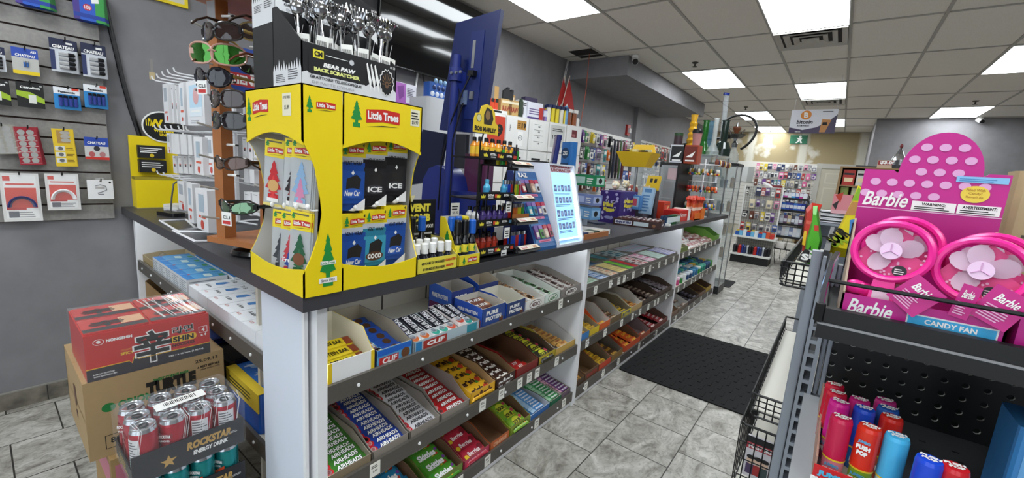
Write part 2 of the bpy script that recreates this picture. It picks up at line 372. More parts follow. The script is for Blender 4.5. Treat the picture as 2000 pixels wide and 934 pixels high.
# ================================================================ counter
XF=-1.085
S1,S2,S3=.725,.39,.085
XB=-1.56
M_TOP=mt('3f3e42',.42,noise=.08,scale=300.)
M_LAM=mt('eeeef0',.4);M_SHELF=mt('d9d4c6',.5);M_LIP=mt('55504a',.45,noise=.15,scale=90.);M_BACK=mt('cfc9ba',.5)
M_LED_FILL=mt('f3faff',.5,emit=7.)
M_LED=mt('f3faff',.5,emit=LED_E)
f=MB()
f.prism([(-1.05,.50),(-1.05,5.72),(-1.66,5.72),(-1.66,1.08),(XL+.012,1.08),(XL+.012,.50)],.99,1.03,M_TOP)
f.build('countertop',None,'dark charcoal laminate countertop running in an L over the white shelves','countertop')
def lip_and_shelf(t,L,D,z,first):
 """local frame: x along the unit, y into it"""
 s=MB().box(.0,L,.012,D,z-.018,z,M_SHELF).build('shelf',t)
 l=MB().box(0,L,0,.012,z-.05,z+.008,M_LIP)
 l.build('shelf_lip',s)
 k=0;x=.12
 while x<L-.05:
  if k<14:MB().at(Tr(x,0,z-.022,rx=pi/2)).cyl((0,0,0),(0,0,.004),.006,mt('f4f4f4',.3),n=10).build('screw_cap',s)
  x+=.27;k+=1
def back_panel(L,D,z1):
 b=MB().box(0,L,D,D+.018,.02,z1,M_BACK)
 n=max(1,round(L/.25))
 for k in range(1,n):b.box(L*k/n-.004,L*k/n+.004,D-.001,D,.1,z1,mt('4b463e',.8))
 return b
def led(t,L,y):
 MB().box(.02,L-.02,y,y+.012,.984,.99,M_LED).build('led_strip',t)
def bay(y0,y1,label,first,last):
 t=thing('shelf_unit',label,'shelf',(XF,y0,0),pi/2,'white candy shelf units under the long countertop');L=y1-y0;D=XF-XB
 MB().box(.01 if first else 0,.04,0,.30 if first else D+.018,0,.99,M_LAM).build('side_panel',t)
 if last:MB().box(L,L+.04,0,D+.018,0,.99,M_LAM).build('side_panel',t)
 T=Tr(.04);L2=L-.04
 bp=back_panel(L2,D,.99).build('back_panel',t);bp.location=(.04,0,0)
 kk=MB().at(T).box(0,L2,.012,.03,0,S3-.05,M_LAM).build('kick_board',t)
 for z in(S1,S2,S3):
  s=MB().box(0,L2,.012,D,z-.018,z,M_SHELF).build('shelf',t);s.location=(.04,0,0)
  MB().box(0,L2,0,.012,z-.05,z+.008,M_LIP).build('shelf_lip',s)
  x=.1
  while x<L2-.05:
   MB().at(Tr(x,0,z-.022,rx=pi/2)).cyl((0,0,0),(0,0,.004),.0055,mt('f4f4f4',.3),n=10).build('screw_cap',s);x+=.255
 e=MB().box(.02,L2-.02,.03,.042,.983,.99,M_LED).build('led_strip',t);e.location=(.04,0,0)
 for z0,z1 in((S2+.02,S1-.06),(S3+.02,S2-.06),(S1+.02,.97)):MB().box(.0405,.043,.02,.032,z0,z1,M_LED_FILL).build('led_strip',t)  # added strips on unseen inner panel faces, brightening the lower shelves
bay(.545,2.13,'white candy shelf unit at the counter corner, holding protein bars on top',True,False)
bay(2.13,3.96,'white candy shelf unit beside the black floor mat',False,False)
bay(3.96,5.66,'white candy shelf unit at the far end before the glass tower',False,True)
YS=.54
t=thing('shelf_unit','white shelf unit on the short side, with medicine boxes above drink packs','shelf',(-3.13,YS,0),0)
L=3.13-1.40
MB().box(0,.04,0,.5,0,.99,M_LAM).build('side_panel',t)
q=MB().box(L,L+.27,-.005,.0,0,.99,mt('dfe6f2',.4)).box(L+.27,L+.285,-.006,.004,0,.99,M_LAM).box(L,L+.012,0,.045,0,.99,M_LAM)
q.build('corner_panel',t)
bp=back_panel(L-.22,.48,.99).build('back_panel',t);bp.location=(.04,0,0)
for z in(S1,S2):
 s=MB().box(0,L-.22,.012,.48,z-.018,z,M_SHELF).box(L-.22,L-.04,.012,.23,z-.018,z-.001,M_SHELF).build('shelf',t);s.location=(.04,0,0)
 MB().box(0,L-.04,0,.012,z-.05,z+.008,M_LIP).build('shelf_lip',s)
 for k in range(9):MB().at(Tr(.1+.185*k,0,z-.022,rx=pi/2)).cyl((0,0,0),(0,0,.004),.0055,mt('f4f4f4',.3),n=10).build('screw_cap',s)
e=MB().box(.02,L-.24,.03,.042,.984,.99,M_LED).build('led_strip',t);e.location=(.04,0,0)
TAG=mt('f1efe6',.5)
tm=MB().box(-.02,.02,-.0015,0,-.05,.0,TAG)
tm.at(fr((0,-.0019,0),(1,0,0),(0,0,1))).text('0.99',0,-.03,.008,INK,bold=.02).lines(-.015,.015,-.018,-.006,2,INK)
tm=tm.mesh('price_tag',False)
def ptag(y,z):inst(tm,'price_tag',Matrix.Translation((XF+.001,y,z+.006))@Matrix.Rotation(pi/2,4,'Z')@Matrix.Rotation(random.uniform(-.06,.06),4,'Y'),'small white paper price tag clipped to a dark shelf lip','price tag','price tags on the shelf lips')
for y in(.75,1.29,1.42,1.56,1.64,1.71,1.90):ptag(y,S2)
for y in(1.88,):ptag(y,S1)
for y in(1.17,1.35,1.75,2.03,.95):ptag(y,S3)
for y in(2.29,2.5,2.63,2.72,2.88,3.08,3.22,3.43,3.6,3.8):ptag(y,S1)
for y in(2.25,2.5,2.77,2.97,3.12,3.3,3.45,3.53,3.75):ptag(y,S2)
for y in(2.3,2.55,2.8,3.2,3.6):ptag(y,S3)
for y in(4.1,4.3,4.5,4.7,4.95,5.2,5.4):ptag(y,S1)
for y in(4.1,4.3,4.55,4.7,4.9,5.0,5.2,5.4):ptag(y,S2)
for y in(4.15,4.4,4.6,4.8,5.1,5.4):ptag(y,S3)
f=MB();mm=mt('0e0e10',.9,noise=.35,scale=120.)
f.rbox(-1.085,-.205,2.81,4.03,0.0005,.009,mm,.03)
for k in range(26):
 x=-1.05+.033*k
 for j in range(6):f.box(x,x+.02,2.84+.2*j+(.1 if k%2 else 0),2.84+.2*j+.085+(.1 if k%2 else 0),.009,.0125,mm)
f.build('floor_mat',None,'black ribbed rubber mat on the tiles before the candy shelves','mat')
MB().rbox(-1.30,-1.0,6.28,6.75,.0005,.009,mm,.03).build('floor_mat',None,'small black mat at the foot of the glass tower','mat')
# ================================================================ wrapped bars and open trays
def wrapper(L,W,H,base,text,tcol,bands=(),th=.4,tw=.62,tx=0.,spots=(),dark=None,bold=.03,ends=None,sheen=.32,shear=0.,n2=None):
 """a flow-wrapped bar: long axis x, print on +z, crimped ends"""
 b=MB();m=mt(base,sheen);me=mt(ends or base,sheen)
 xs=[(-.5,.96,.04),(-.47,1,.10),(-.43,.97,.8),(-.40,.95,1),(.40,.95,1),(.43,.97,.8),(.47,1,.10),(.5,.96,.04)]
 ring=[(-.5,0),(-.44,.42),(-.3,.5),(.3,.5),(.44,.42),(.5,0),(.40,-.45),(-.40,-.45)]
 v=[]
 for fx,fw_,fh in xs:
  for ry,rz_ in ring:v.append((fx*L,ry*W*fw_,(rz_+.5)*H*fh+(1-fh)*H*.35))
 n=len(ring)
 for i in range(len(xs)-1):
  b.add(v[i*n:(i+2)*n],[(k,n+k,n+(k+1)%n,(k+1)%n)for k in range(n)],me if i in(0,len(xs)-2)else m)
 z=H+.0006
 for x0,x1,c in bands:b.rect(x0*L,x1*L,-.3*W,.3*W,mt(c,sheen),z);b.poly([(x0*L,.3*W,z),(x1*L,.3*W,z),(x1*L,.44*W,z-.08*H),(x0*L,.44*W,z-.08*H)],mt(c,sheen)).poly([(x0*L,-.44*W,z-.08*H),(x1*L,-.44*W,z-.08*H),(x1*L,-.3*W,z),(x0*L,-.3*W,z)],mt(c,sheen))
 for x,y,r,c in spots:b.disc(x*L,y*W,r*W,mt(c,sheen),z=z+.0004,n=14)
 if text:
  if dark:b.text(text,tx*L,-.02*W,th*W*1.18,mt(dark),w=tw*L*1.05,z=z+.0006,bold=bold+.05,shear=shear)
  b.text(text,tx*L,0,th*W,mt(tcol,.4),w=tw*L,z=z+.001,bold=bold,shear=shear)
 return b.mesh('wrapped_bar')
def tray(name,label,y0,y1,z,outer,inner,hf=.045,hb=.09,d=.30,front=None,fcol='ffffff',side=None,back=True,x=XF-.014,fh=.5,fw=.8,group=None,extra=None,cut=.35,cat='carton',rz=pi/2,pos=None,rim=None,fband=None):
 """open display carton: local x across the shelf, y to the back"""
 W=y1-y0-.004;b=MB();mo=mt(outer,.5);mi=mt(inner,.7);T=.0025;ms=mt(side,.5)if side else mo
 b.box(0,W,0,d,0,T,mi)
 prof=[(0,0),(d,0),(d,hb),(d*cut,hb),(d*.06,hf*1.05),(0,hf)]
 for x0,x1,inn in((0,T,1),(W-T,W,0)):
  n=len(prof);v=[(x0,p[0],p[1])for p in prof]+[(x1,p[0],p[1])for p in prof]
  b.add(v[:n],[tuple(range(n))[::-1]],mi if not inn else ms);b.add(v[n:],[tuple(range(n))],mi if inn else ms)
  b.add(v,[(i,n+i,n+(i+1)%n,(i+1)%n)for i in range(n)],mt(rim,.6)if rim else mi)
 if back:b.box(0,W,d-T,d,0,hb,mi)
 b.add([(0,0,0),(W,0,0),(W,0,hf),(0,0,hf)],[(0,1,2,3)],mo);b.add([(0,T,0),(W,T,0),(W,T,hf),(0,T,hf)],[(3,2,1,0)],mi);b.add([(0,0,hf),(W,0,hf),(W,T,hf),(0,T,hf)],[(0,1,2,3)],mi)
 b.at(fr((W/2,-.0006,hf/2),(1,0,0),(0,0,1)))
 if fband:b.rect(-W*.36,W*.36,-hf*.38,hf*.34,mt(fband,.5))
 if front:b.text(front,0,0,hf*fh,mt(fcol,.5),w=W*fw,bold=.03,z=.0004)
 b.at(Matrix.Identity(4))
 if extra:extra(b,W,d,hf,hb)
 o=b.build(name,None,label,cat,group,loc=pos or(x,y0+.002,z),rz=rz,smooth=False)
 return o,W,d
def put(o,me,name,n,label,cat,group,lay='across',y0=.03,y1=None,z0=.004,rise=.03,tilt=.28,jit=.004,cols=1,dims=(.13,.03),rzj=.05,rows=1):
 """instances of one wrapped bar inside a tray"""
 W=max(v.co.x for v in o.data.vertices);D=max(v.co.y for v in o.data.vertices);y1=y1 or D-.03
 B=Matrix.Translation(o.location)@Matrix.Rotation(o.rotation_euler.z,4,'Z')
 for c in range(cols):
  for k in range(n):
   u=k/max(1,n-1)
   if lay=='across':
    M=B@Tr(W*(c+.5)/cols+random.uniform(-jit,jit),y0+(y1-y0)*u,z0+rise*u+random.uniform(0,.003),tilt+random.uniform(-.05,.05),0,random.uniform(-rzj,rzj))
   elif lay=='along':
    M=B@Tr(W*(k+.5)/n+random.uniform(-jit,jit),(y0+y1)/2+random.uniform(-.01,.01),z0+rise*.5+random.uniform(0,.003),rise/(y1-y0),0,pi/2+random.uniform(-rzj,rzj))
    M=B@Tr(W*(k+.5)/n+random.uniform(-jit,jit),(y0+y1)/2,z0+rise*.5,tilt,0,random.uniform(-rzj,rzj))@Matrix.Rotation(pi/2,4,'Z')
   else:
    M=B@Tr(random.uniform(.2,.8)*W,random.uniform(y0,y1),z0+rise*random.random(),random.uniform(-.3,.4),random.uniform(-.2,.2),random.uniform(-.8,.8))
   inst(me,name,M,label,cat,group)
def airhead(base,txt='fffffe',spot='c8202c',dark=None):
 return wrapper(.150,.036,.008,base,'AIRHEADS',txt,spots=((-.36,0,.42,spot),(-.36,.05,.26,'f0e0e0'),(-.36,.05,.16,spot)),tx=.1,tw=.58,th=.46,dark=dark,shear=.15)
 # ---- bay 1, top shelf
def paperclip(b,W,d,hf,hb):b.at(fr((W*.55,d-.0035,hb*.72),(1,0,0),(0,0,1))).rect(-.02,.02,-.02,.02,mt('dcd8c8'),.0003);b.at(Matrix.Identity(4)).box(0,.012,-.001,0,0,.07,mt('e6c51e')).box(W-.012,W,-.001,0,0,.07,mt('e6c51e'))
o,W,D=tray('display_carton','torn white and yellow carton of protein bars at the counter corner',.592,.752,S1,'efefee','efe9d4',.07,.13,.26,cut=.25,extra=paperclip,side='e8cf2c',rim='e6c51e')
put(o,wrapper(.15,.045,.02,'e9cf2b','PROTEIN BAR','14110c',bands=((.3,.46,'8a3a1c'),(-.46,.28,'ecd22a')),tx=-.08,tw=.66,th=.42),'protein_bar',3,'yellow protein bar lying in the torn white carton at the counter corner','snack bar','yellow protein bars',y0=.05,y1=.13,rise=.03,z0=.02)
def clifback(b,W,d,hf,hb):b.at(fr((W/2,-.0008,hf/2),(1,0,0),(0,0,1))).rect(-W*.46,W*.46,hf*.12,hf*.46,mt('1f63c2')).rect(-W*.42,W*.1,-hf*.44,hf*.02,mt('c02a2a'),.0004).text('CLIF',-W*.14,-hf*.2,hf*.34,WHITE,w=W*.4,z=.0008,bold=.04,shear=.1).disc(W*.3,-hf*.12,hf*.3,mt('6b4326'),z=.0004)
o,W,D=tray('display_carton','blue carton of chocolate chip energy bars beside the torn white carton',.755,.905,S1,'5fa3cf','b9ae97',.06,.10,.33,side='1b2a62',extra=clifback,rim='1b2a62')
put(o,wrapper(.155,.05,.018,'2a56b4','CLIF','ffffff',bands=((-.45,-.1,'69b4d8'),(-.35,-.12,'b02a28')),tx=-.22,tw=.2,th=.4,spots=((.2,0,.3,'5b3a22'),)),'energy_bar',6,'blue energy bar lying in the blue carton','snack bar','blue chocolate chip energy bars',y0=.05,y1=.27,rise=.03,z0=.012)
def clif2(b,W,d,hf,hb):b.at(fr((W/2,-.0008,hf/2),(1,0,0),(0,0,1))).rect(-W*.38,-W*.04,-hf*.4,hf*.34,mt('a83028')).text('CLIF',-W*.2,0,hf*.4,WHITE,w=W*.26,z=.0006,bold=.05,shear=.1).rect(-W*.48,-W*.4,-hf*.4,hf*.4,mt('2d7fb8')).rect(.28*W,.45*W,-hf*.4,hf*.4,mt('2f8fa0'))
o,W,D=tray('display_carton','low grey carton of protein bars standing upright in a row',.91,1.255,S1,'b3c4cc','9b9484',.045,.05,.2,extra=clif2,cut=.8)
for k,(c,e)in enumerate((('e9e9ea','d8703a'),('e9e9ea','d8703a'),('e9e9ea','3fae98'),('dfe9ea','3fae98'),('efe3e0','d65a45'),('efe3e0','d65a45'),('e9e9ea','2d9f92'))):
 me=wrapper(.185,.05,.022,c,'BUILDERS','ffffff',bands=((-.2,.40,'22232b'),),ends=c,tx=.1,tw=.55,th=.5,spots=((-.34,0,.36,e),(-.28,0,.3,'e8eef0'),(-.28,0,.2,'3b6aa0')),bold=.03)
 M=Matrix.Translation(o.location)@Matrix.Rotation(pi/2,4,'Z')@Tr(.03+.046*k+random.uniform(-.003,.003),.1+.006*(k==5),.035+.01*(k==5),.25,0,random.uniform(-.1,.1))@Matrix.Rotation(pi/2,4,'Z')
 inst(me,'protein_bar',M,['white protein bar with orange end, nearest the counter corner in its row','second white protein bar with orange end in the low grey carton','first white protein bar with teal end in the low grey carton','second white protein bar with teal end in the low grey carton','pinkish protein bar beside the teal ended bars','pinkish protein bar sticking highest out of the low grey carton','last white bar with teal end beside the blue cartons'][k],'snack bar','upright protein bars')
def pp(b,W,d,hf,hb):b.at(fr((W/2,-.0008,hf/2),(1,0,0),(0,0,1))).text('PURE',-W*.08,hf*.2,hf*.22,WHITE,w=W*.5,bold=.05).text('PROTEIN',-W*.02,-hf*.1,hf*.22,WHITE,w=W*.66,bold=.05).disc(W*.32,-hf*.3,hf*.16,mt('6b3f2a'),z=-.0003)
def ppside(col):
 def f_(b,W,d,hf,hb):
  pp(b,W,d,hf,hb);b.at(fr((-.0006,d*.5,hb*.42),(0,-1,0),(0,0,1))).rect(-d*.46,d*.46,-hb*.38,-hb*.05,mt(col)).text('PURE PROTEIN',0,hb*.2,hb*.16,WHITE,w=d*.7,bold=.05,z=.0004)
 return f_
o,W,D=tray('display_carton','open blue and rust protein bar carton, front left of its cluster',1.265,1.425,S1,'2c4a8e','cfc9bd',.085,.095,.17,extra=ppside('b5533a'),cut=.5,side='2a55b8')
put(o,wrapper(.13,.045,.02,'7b4a3a','PURE','ffffff',spots=((.3,0,.3,'c98a5a'),)),'protein_bar',3,'brown protein bar in the blue and rust carton','snack bar','brown protein bars',y0=.05,y1=.12,rise=.03,z0=.03)
tray('display_carton','nearly empty blue and gold protein bar carton, front right of its cluster',1.43,1.575,S1,'2b3f72','d8d4c6',.075,.10,.17,extra=ppside('d7a23a'),side='2a55b8',cut=.5)
o,W,D=tray('display_carton','purple protein bar carton behind the blue ones',1.255,1.40,S1,'2d3f86','c9c2b8',.12,.135,.15,extra=ppside('6b2f5a'),side='3a66c4',x=XF-.19,cut=.6)
tray('display_carton','dark blue peanut protein bar carton with folded lid, furthest back',1.43,1.58,S1,'2b3a7a','d2c4ac',.12,.15,.13,extra=ppside('b4872f'),side='2a55b8',x=XF-.19,cut=.6)
def aero(col):
 def f_(b,W,d,hf,hb):b.at(fr((W/2,-.0008,hf/2),(1,0,0),(0,0,1))).disc(0,0,W*.32,mt(col),hf*.42,n=20).disc(0,0,W*.29,mt('f4f2ee'),hf*.36,z=.0003,n=20).text('AERO',0,0,hf*.42,mt(col),w=W*.46,z=.0006,bold=.04,shear=.15)
 return f_
def aerobar(c,base='f3f1ec'):return wrapper(.062,.042,.016,base,'AERO','4a2a1c',spots=((.0,.0,.46,c),(0,0,.38,base),(-.36,.2,.12,c),(.36,-.2,.12,c)),tw=.5,th=.32)
o,W,D=tray('display_carton','white bubbly chocolate carton with brown rings, beside the gold protein carton',1.58,1.745,S1,'eceae4','dfdcd2',.05,.10,.33,extra=aero('5a3220'),cut=.7)
put(o,aerobar('c98b3a'),'chocolate_bar',7,'white and gold bubbly chocolate bar in its white carton','chocolate bar','white aerated chocolate bars',cols=2,rise=.035,z0=.012)
o,W,D=tray('display_carton','white bubbly chocolate carton with green ring',1.748,1.895,S1,'dfe8e0','e3e5dd',.05,.10,.33,extra=aero('2f7d3c'),cut=.7)
put(o,aerobar('3f9a4a'),'chocolate_bar',7,'white and green mint bubbly chocolate bar in the green ring carton','chocolate bar','mint aerated chocolate bars',cols=2,rise=.035,z0=.012)
o,W,D=tray('display_carton','grey bubbly chocolate carton with brown ring next to the white panel',1.90,2.122,S1,'8d8682','a39c93',.05,.10,.33,extra=aero('3c2018'),cut=.7)
put(o,aerobar('6a3826','e9e4de'),'chocolate_bar',7,'white and brown bubbly chocolate bar in the grey carton','chocolate bar','brown aerated chocolate bars',cols=3,rise=.04,z0=.015)
# ---- bay 1, middle shelf
def mini(col,txt):return lambda b,W,d,hf,hb:b.at(fr((W/2,-.0008,hf/2),(1,0,0),(0,0,1))).text(txt,0,0,hf*.5,mt(col),w=W*.7,bold=.05,shear=.12)
o,W,D=tray('display_carton','brown carton of watermelon taffy beside the corner post',.592,.748,S2,'8a7a62','9a8f80',.035,.07,.33)
put(o,airhead('3f7f2c',dark='17301a'),'taffy_bar',12,'green watermelon taffy bar in the carton beside the corner post','candy','green taffy bars',rise=.05,z0=.012)
o,W,D=tray('display_carton','grey carton of blue raspberry taffy between the green and white taffy',.75,.902,S2,'8e857c','948b82',.035,.085,.33)
put(o,airhead('2242a0',dark='0d1c50'),'taffy_bar',12,'blue raspberry taffy bar in the grey carton','candy','blue taffy bars',rise=.05,z0=.012)
o,W,D=tray('display_carton','grey carton of white mystery taffy between the blue and red taffy',.905,1.055,S2,'8e857c','948b82',.035,.085,.33)
put(o,airhead('d9d9de','2b2b30'),'taffy_bar',12,'white mystery taffy bar in the grey carton','candy','white taffy bars',rise=.05,z0=.012)
o,W,D=tray('display_carton','grey carton of red cherry taffy beside the yellow chocolate pouches',1.058,1.222,S2,'8e857c','a0938a',.035,.10,.33)
put(o,airhead('b01f24',dark='5c0c10'),'taffy_bar',10,'red cherry taffy bar in the grey carton','candy','red taffy bars',rise=.045,z0=.012)
def mms(base,fc):
 def f_(b,W,d,hf,hb):
  b.at(fr((W/2,-.0008,hf/2),(1,0,0),(0,0,1))).text("m&m's",0,0,hf*.74,WHITE if fc else mt('5b3016'),w=W*.74,bold=.06)
  b.at(fr((-.0008,d*.42,hb*.4),(0,-1,0),(0,0,1))).text("m&m's",0,0,hb*.4,mt('3a1d10')if not fc else WHITE,w=d*.35,bold=.06)
 return f_
o,W,D=tray('display_carton','yellow carton of peanut chocolate pouches on the middle shelf',1.225,1.39,S2,'e2ab22','b59468',.055,.095,.35,extra=mms('e',0),side='e2ab22')
put(o,wrapper(.145,.075,.016,'e5b021',"m&m's",'3b1e12',tw=.5,th=.4,tx=-.08,spots=((.3,-.05,.2,'c23a22'),(.2,-.2,.13,'4f8a2c'),(.36,.14,.11,'6a3a1c')),bold=.07),'chocolate_pouch',6,'yellow peanut chocolate pouch in the yellow carton','candy','yellow chocolate pouches',rise=.05,z0=.02,tilt=.34)
o,W,D=tray('display_carton','dark brown carton of milk chocolate pouches beside the yellow one',1.393,1.54,S2,'3a2016','8a6a48',.055,.095,.35,extra=mms('3',1),side='3a2016')
put(o,wrapper(.13,.07,.016,'3b2118',"m&m's",'f4f0ea',tw=.6,th=.42,bold=.07),'chocolate_pouch',8,'brown milk chocolate pouch in the dark brown carton','candy','brown chocolate pouches',rise=.05,z0=.02,tilt=.34)
def redside(b,W,d,hf,hb):b.at(fr((-.0008,d*.4,hb*.5),(0,-1,0),(0,0,1))).rect(-d*.1,d*.06,-hb*.2,hb*.2,WHITE)
o,W,D=tray('display_carton','almost empty red carton with brown inside beside the sour candy',1.545,1.735,S2,'7d1f1c','6d4a33',.05,.10,.36,extra=redside,side='a01f1c',rim='7d2018')
put(o,wrapper(.11,.04,.016,'b8221f','KIT','ffffff',tw=.3),'chocolate_bar',2,'red chocolate bar at the bottom of the almost empty red carton','chocolate bar','last red chocolate bars',y0=.05,y1=.09,rise=.0)
def sour(base):return wrapper(.125,.085,.018,base,'SOUR','151510',tw=.46,th=.26,spots=((0,0,.36,'d9dc3a'),(.3,.2,.12,'c23a5a'),(-.3,-.2,.12,'4f9a3c'),(.25,-.25,.1,'e08a2a')),bold=.05)
o,W,D=tray('display_carton','black and yellow carton of sour gummies beside the honey nougat bars',1.738,1.90,S2,'b9a42a','5d4a38',.05,.10,.35,extra=mini('161a10','SOUR PATCH'),side='3a2a22',rim='8a6a2a')
put(o,sour('2b2720'),'gummy_pouch',6,'black sour gummy pouch with yellow burst in its carton','candy','black sour gummy pouches',rise=.05,z0=.02,tilt=.34)
o,W,D=tray('display_carton','white and yellow carton of honey nougat bars next to the white panel',1.903,2.122,S2,'caa452','d6d4d2',.045,.11,.30,side='dcc24a',cut=.55)
put(o,wrapper(.09,.03,.022,'cf9d4e','NOUGAT','8a2a1c',tw=.5),'nougat_bar',8,'yellow honey nougat bar leaning in its white carton','chocolate bar','yellow nougat bars',rise=.03,z0=.02,tilt=.3)
# ---- bay 1, bottom shelf
def skit(base,c='ffffff'):return wrapper(.145,.075,.016,base,'Skittles',c,tw=.62,th=.4,spots=((.3,-.2,.13,'d23a2a'),(.16,-.3,.1,'e8b22a'),(.38,.1,.1,'7a3a9a'),(-.34,.25,.1,'3f9a3a')),bold=.05)
o,W,D=tray('display_carton','brown carton of red fruit candy pouches on the bottom shelf nearest the corner',.64,.80,S3,'6d4a33','7a5a40',.05,.09,.34)
put(o,skit('9a1f24'),'candy_pouch',5,'red fruit candy pouch on the bottom shelf nearest the corner','candy','red fruit candy pouches',rise=.05,z0=.02,tilt=.34)
o,W,D=tray('display_carton','brown carton of blue fruit candy pouches on the bottom shelf',.83,1.0,S3,'6d4a33','7a5a40',.05,.09,.34)
put(o,skit('1f86b8'),'candy_pouch',6,'blue fruit candy pouch on the bottom shelf','candy','blue fruit candy pouches',rise=.05,z0=.02,tilt=.34)
o,W,D=tray('display_carton','brown carton of green fruit candy pouches on the bottom shelf',1.02,1.205,S3,'6f8a3a','7a5a40',.05,.09,.34)
put(o,skit('4f9a2a'),'candy_pouch',6,'green fruit candy pouch on the bottom shelf','candy','green fruit candy pouches',rise=.05,z0=.02,tilt=.34)
o,W,D=tray('display_carton','pink edged carton of red berry gummies on the bottom shelf',1.21,1.38,S3,'c23a5a','7a5a40',.045,.09,.34,extra=mini('f0d0d8','BERRIES'))
put(o,wrapper(.14,.075,.018,'b8233c','Berries','f7e6e6',tw=.5,th=.3,spots=((.3,.1,.2,'7d1426'),(-.35,-.1,.15,'e8c02a'))),'gummy_pouch',6,'crimson berry gummy pouch in the pink edged carton','candy','crimson gummy pouches',rise=.05,z0=.02,tilt=.34)
tray('display_carton','empty brown carton with orange front edge on the bottom shelf',1.383,1.53,S3,'c4622e','6d4a30',.045,.09,.35,extra=mini('e8b08a','ORANGE'))
o,W,D=tray('display_carton','lime carton of sour gummies on the bottom shelf beside the blue mints',1.533,1.705,S3,'8a9a2e','7a5a40',.05,.10,.34,extra=mini('22301a','SOUR PATCH'),rim='9aa63a')
put(o,sour('7fae2a'),'gummy_pouch',6,'lime green sour gummy pouch in the lime carton','candy','lime sour gummy pouches',rise=.05,z0=.02,tilt=.34)
def roll(base,top,txt='Mentos'):return wrapper(.13,.022,.02,base,txt,'ffffff',bands=((-.46,-.2,top),),tw=.45,th=.5,tx=.12)
def vroll(o,me,label,grp,n):
 put(o,me,'mint_roll',n,label,'candy',grp,rise=.04,z0=.012,tilt=.3,jit=.001,rzj=.02)
o,W,D=tray('display_carton','blue carton of mint rolls on the bottom shelf',1.708,1.895,S3,'2f6ab0','c9ced6',.035,.05,.26,side='b9c4d0')
vroll(o,roll('4f94d4','a9cbe8'),'blue mint roll lying in the blue carton','blue mint rolls',11)
o,W,D=tray('display_carton','green carton of mint rolls on the bottom shelf',1.898,2.02,S3,'1f6a4a','b9b4a8',.035,.05,.28,side='1f6a4a')
vroll(o,roll('3f9a5a','9fd0a8'),'green mint roll lying in the green carton','green mint rolls',11)
o,W,D=tray('display_carton','grey carton of purple fruit rolls at the end of the bottom shelf',2.023,2.125,S3,'6d5a6a','8f8578',.035,.05,.3,side='8f8578')
vroll(o,roll('7d4a8a','d8a0b8'),'purple fruit roll lying in the grey carton','purple fruit rolls',11)
# ---- bay 2, top shelf: gum and mint blocks in two rows
def packs(W,L,H,base,txt=None,tcol='ffffff',bands=(),stripes=0,scol='ffffff'):
 b=MB();b.rbox(-L/2,L/2,-W/2,W/2,0,H,mt(base,.35),.003,1);z=H+.0005
 for x0,x1,c in bands:b.rect(x0*L,x1*L,-.49*W,.49*W,mt(c,.35),z)
 for k in range(stripes):y=-W*.42+W*.84*k/max(1,stripes-1);b.rect(-.48*L,.48*L,y-.0012,y+.0012,mt(scol,.5),z+.0003)
 if txt:b.text(txt,0,0,W*.42,mt(tcol),w=L*.7,z=z+.0006,bold=.03)
 b.at(fr((0,-W/2-.0005,H/2),(1,0,0),(0,0,1))).rect(-.45*L,.45*L,-.3*H,.3*H,mt(tcol,.5))
 return b.mesh('gum_pack')
def gumbox(y0,y1,d0,d1,z,label,plabel,grp,kinds,n=8,hf=.03,outer='6a655e',tilt=.1):
 o,W,D=tray('display_carton',label,y0,y1,z,outer,'8f8a82',hf,.04,d1-d0,x=XF-.014-d0,cut=.6)
 me=[packs((d1-d0-.01)/n,W-.012,.022,*k)for k in kinds]
 for k in range(n):
  M=Matrix.Translation(o.location)@Matrix.Rotation(pi/2,4,'Z')@Tr(W/2,.006+(D-.01)*(k+.5)/n,.006+.012*k/n,tilt*0,0,random.uniform(-.02,.02))
  inst(me[k%len(me)],'gum_pack',M,plabel,'gum',grp)
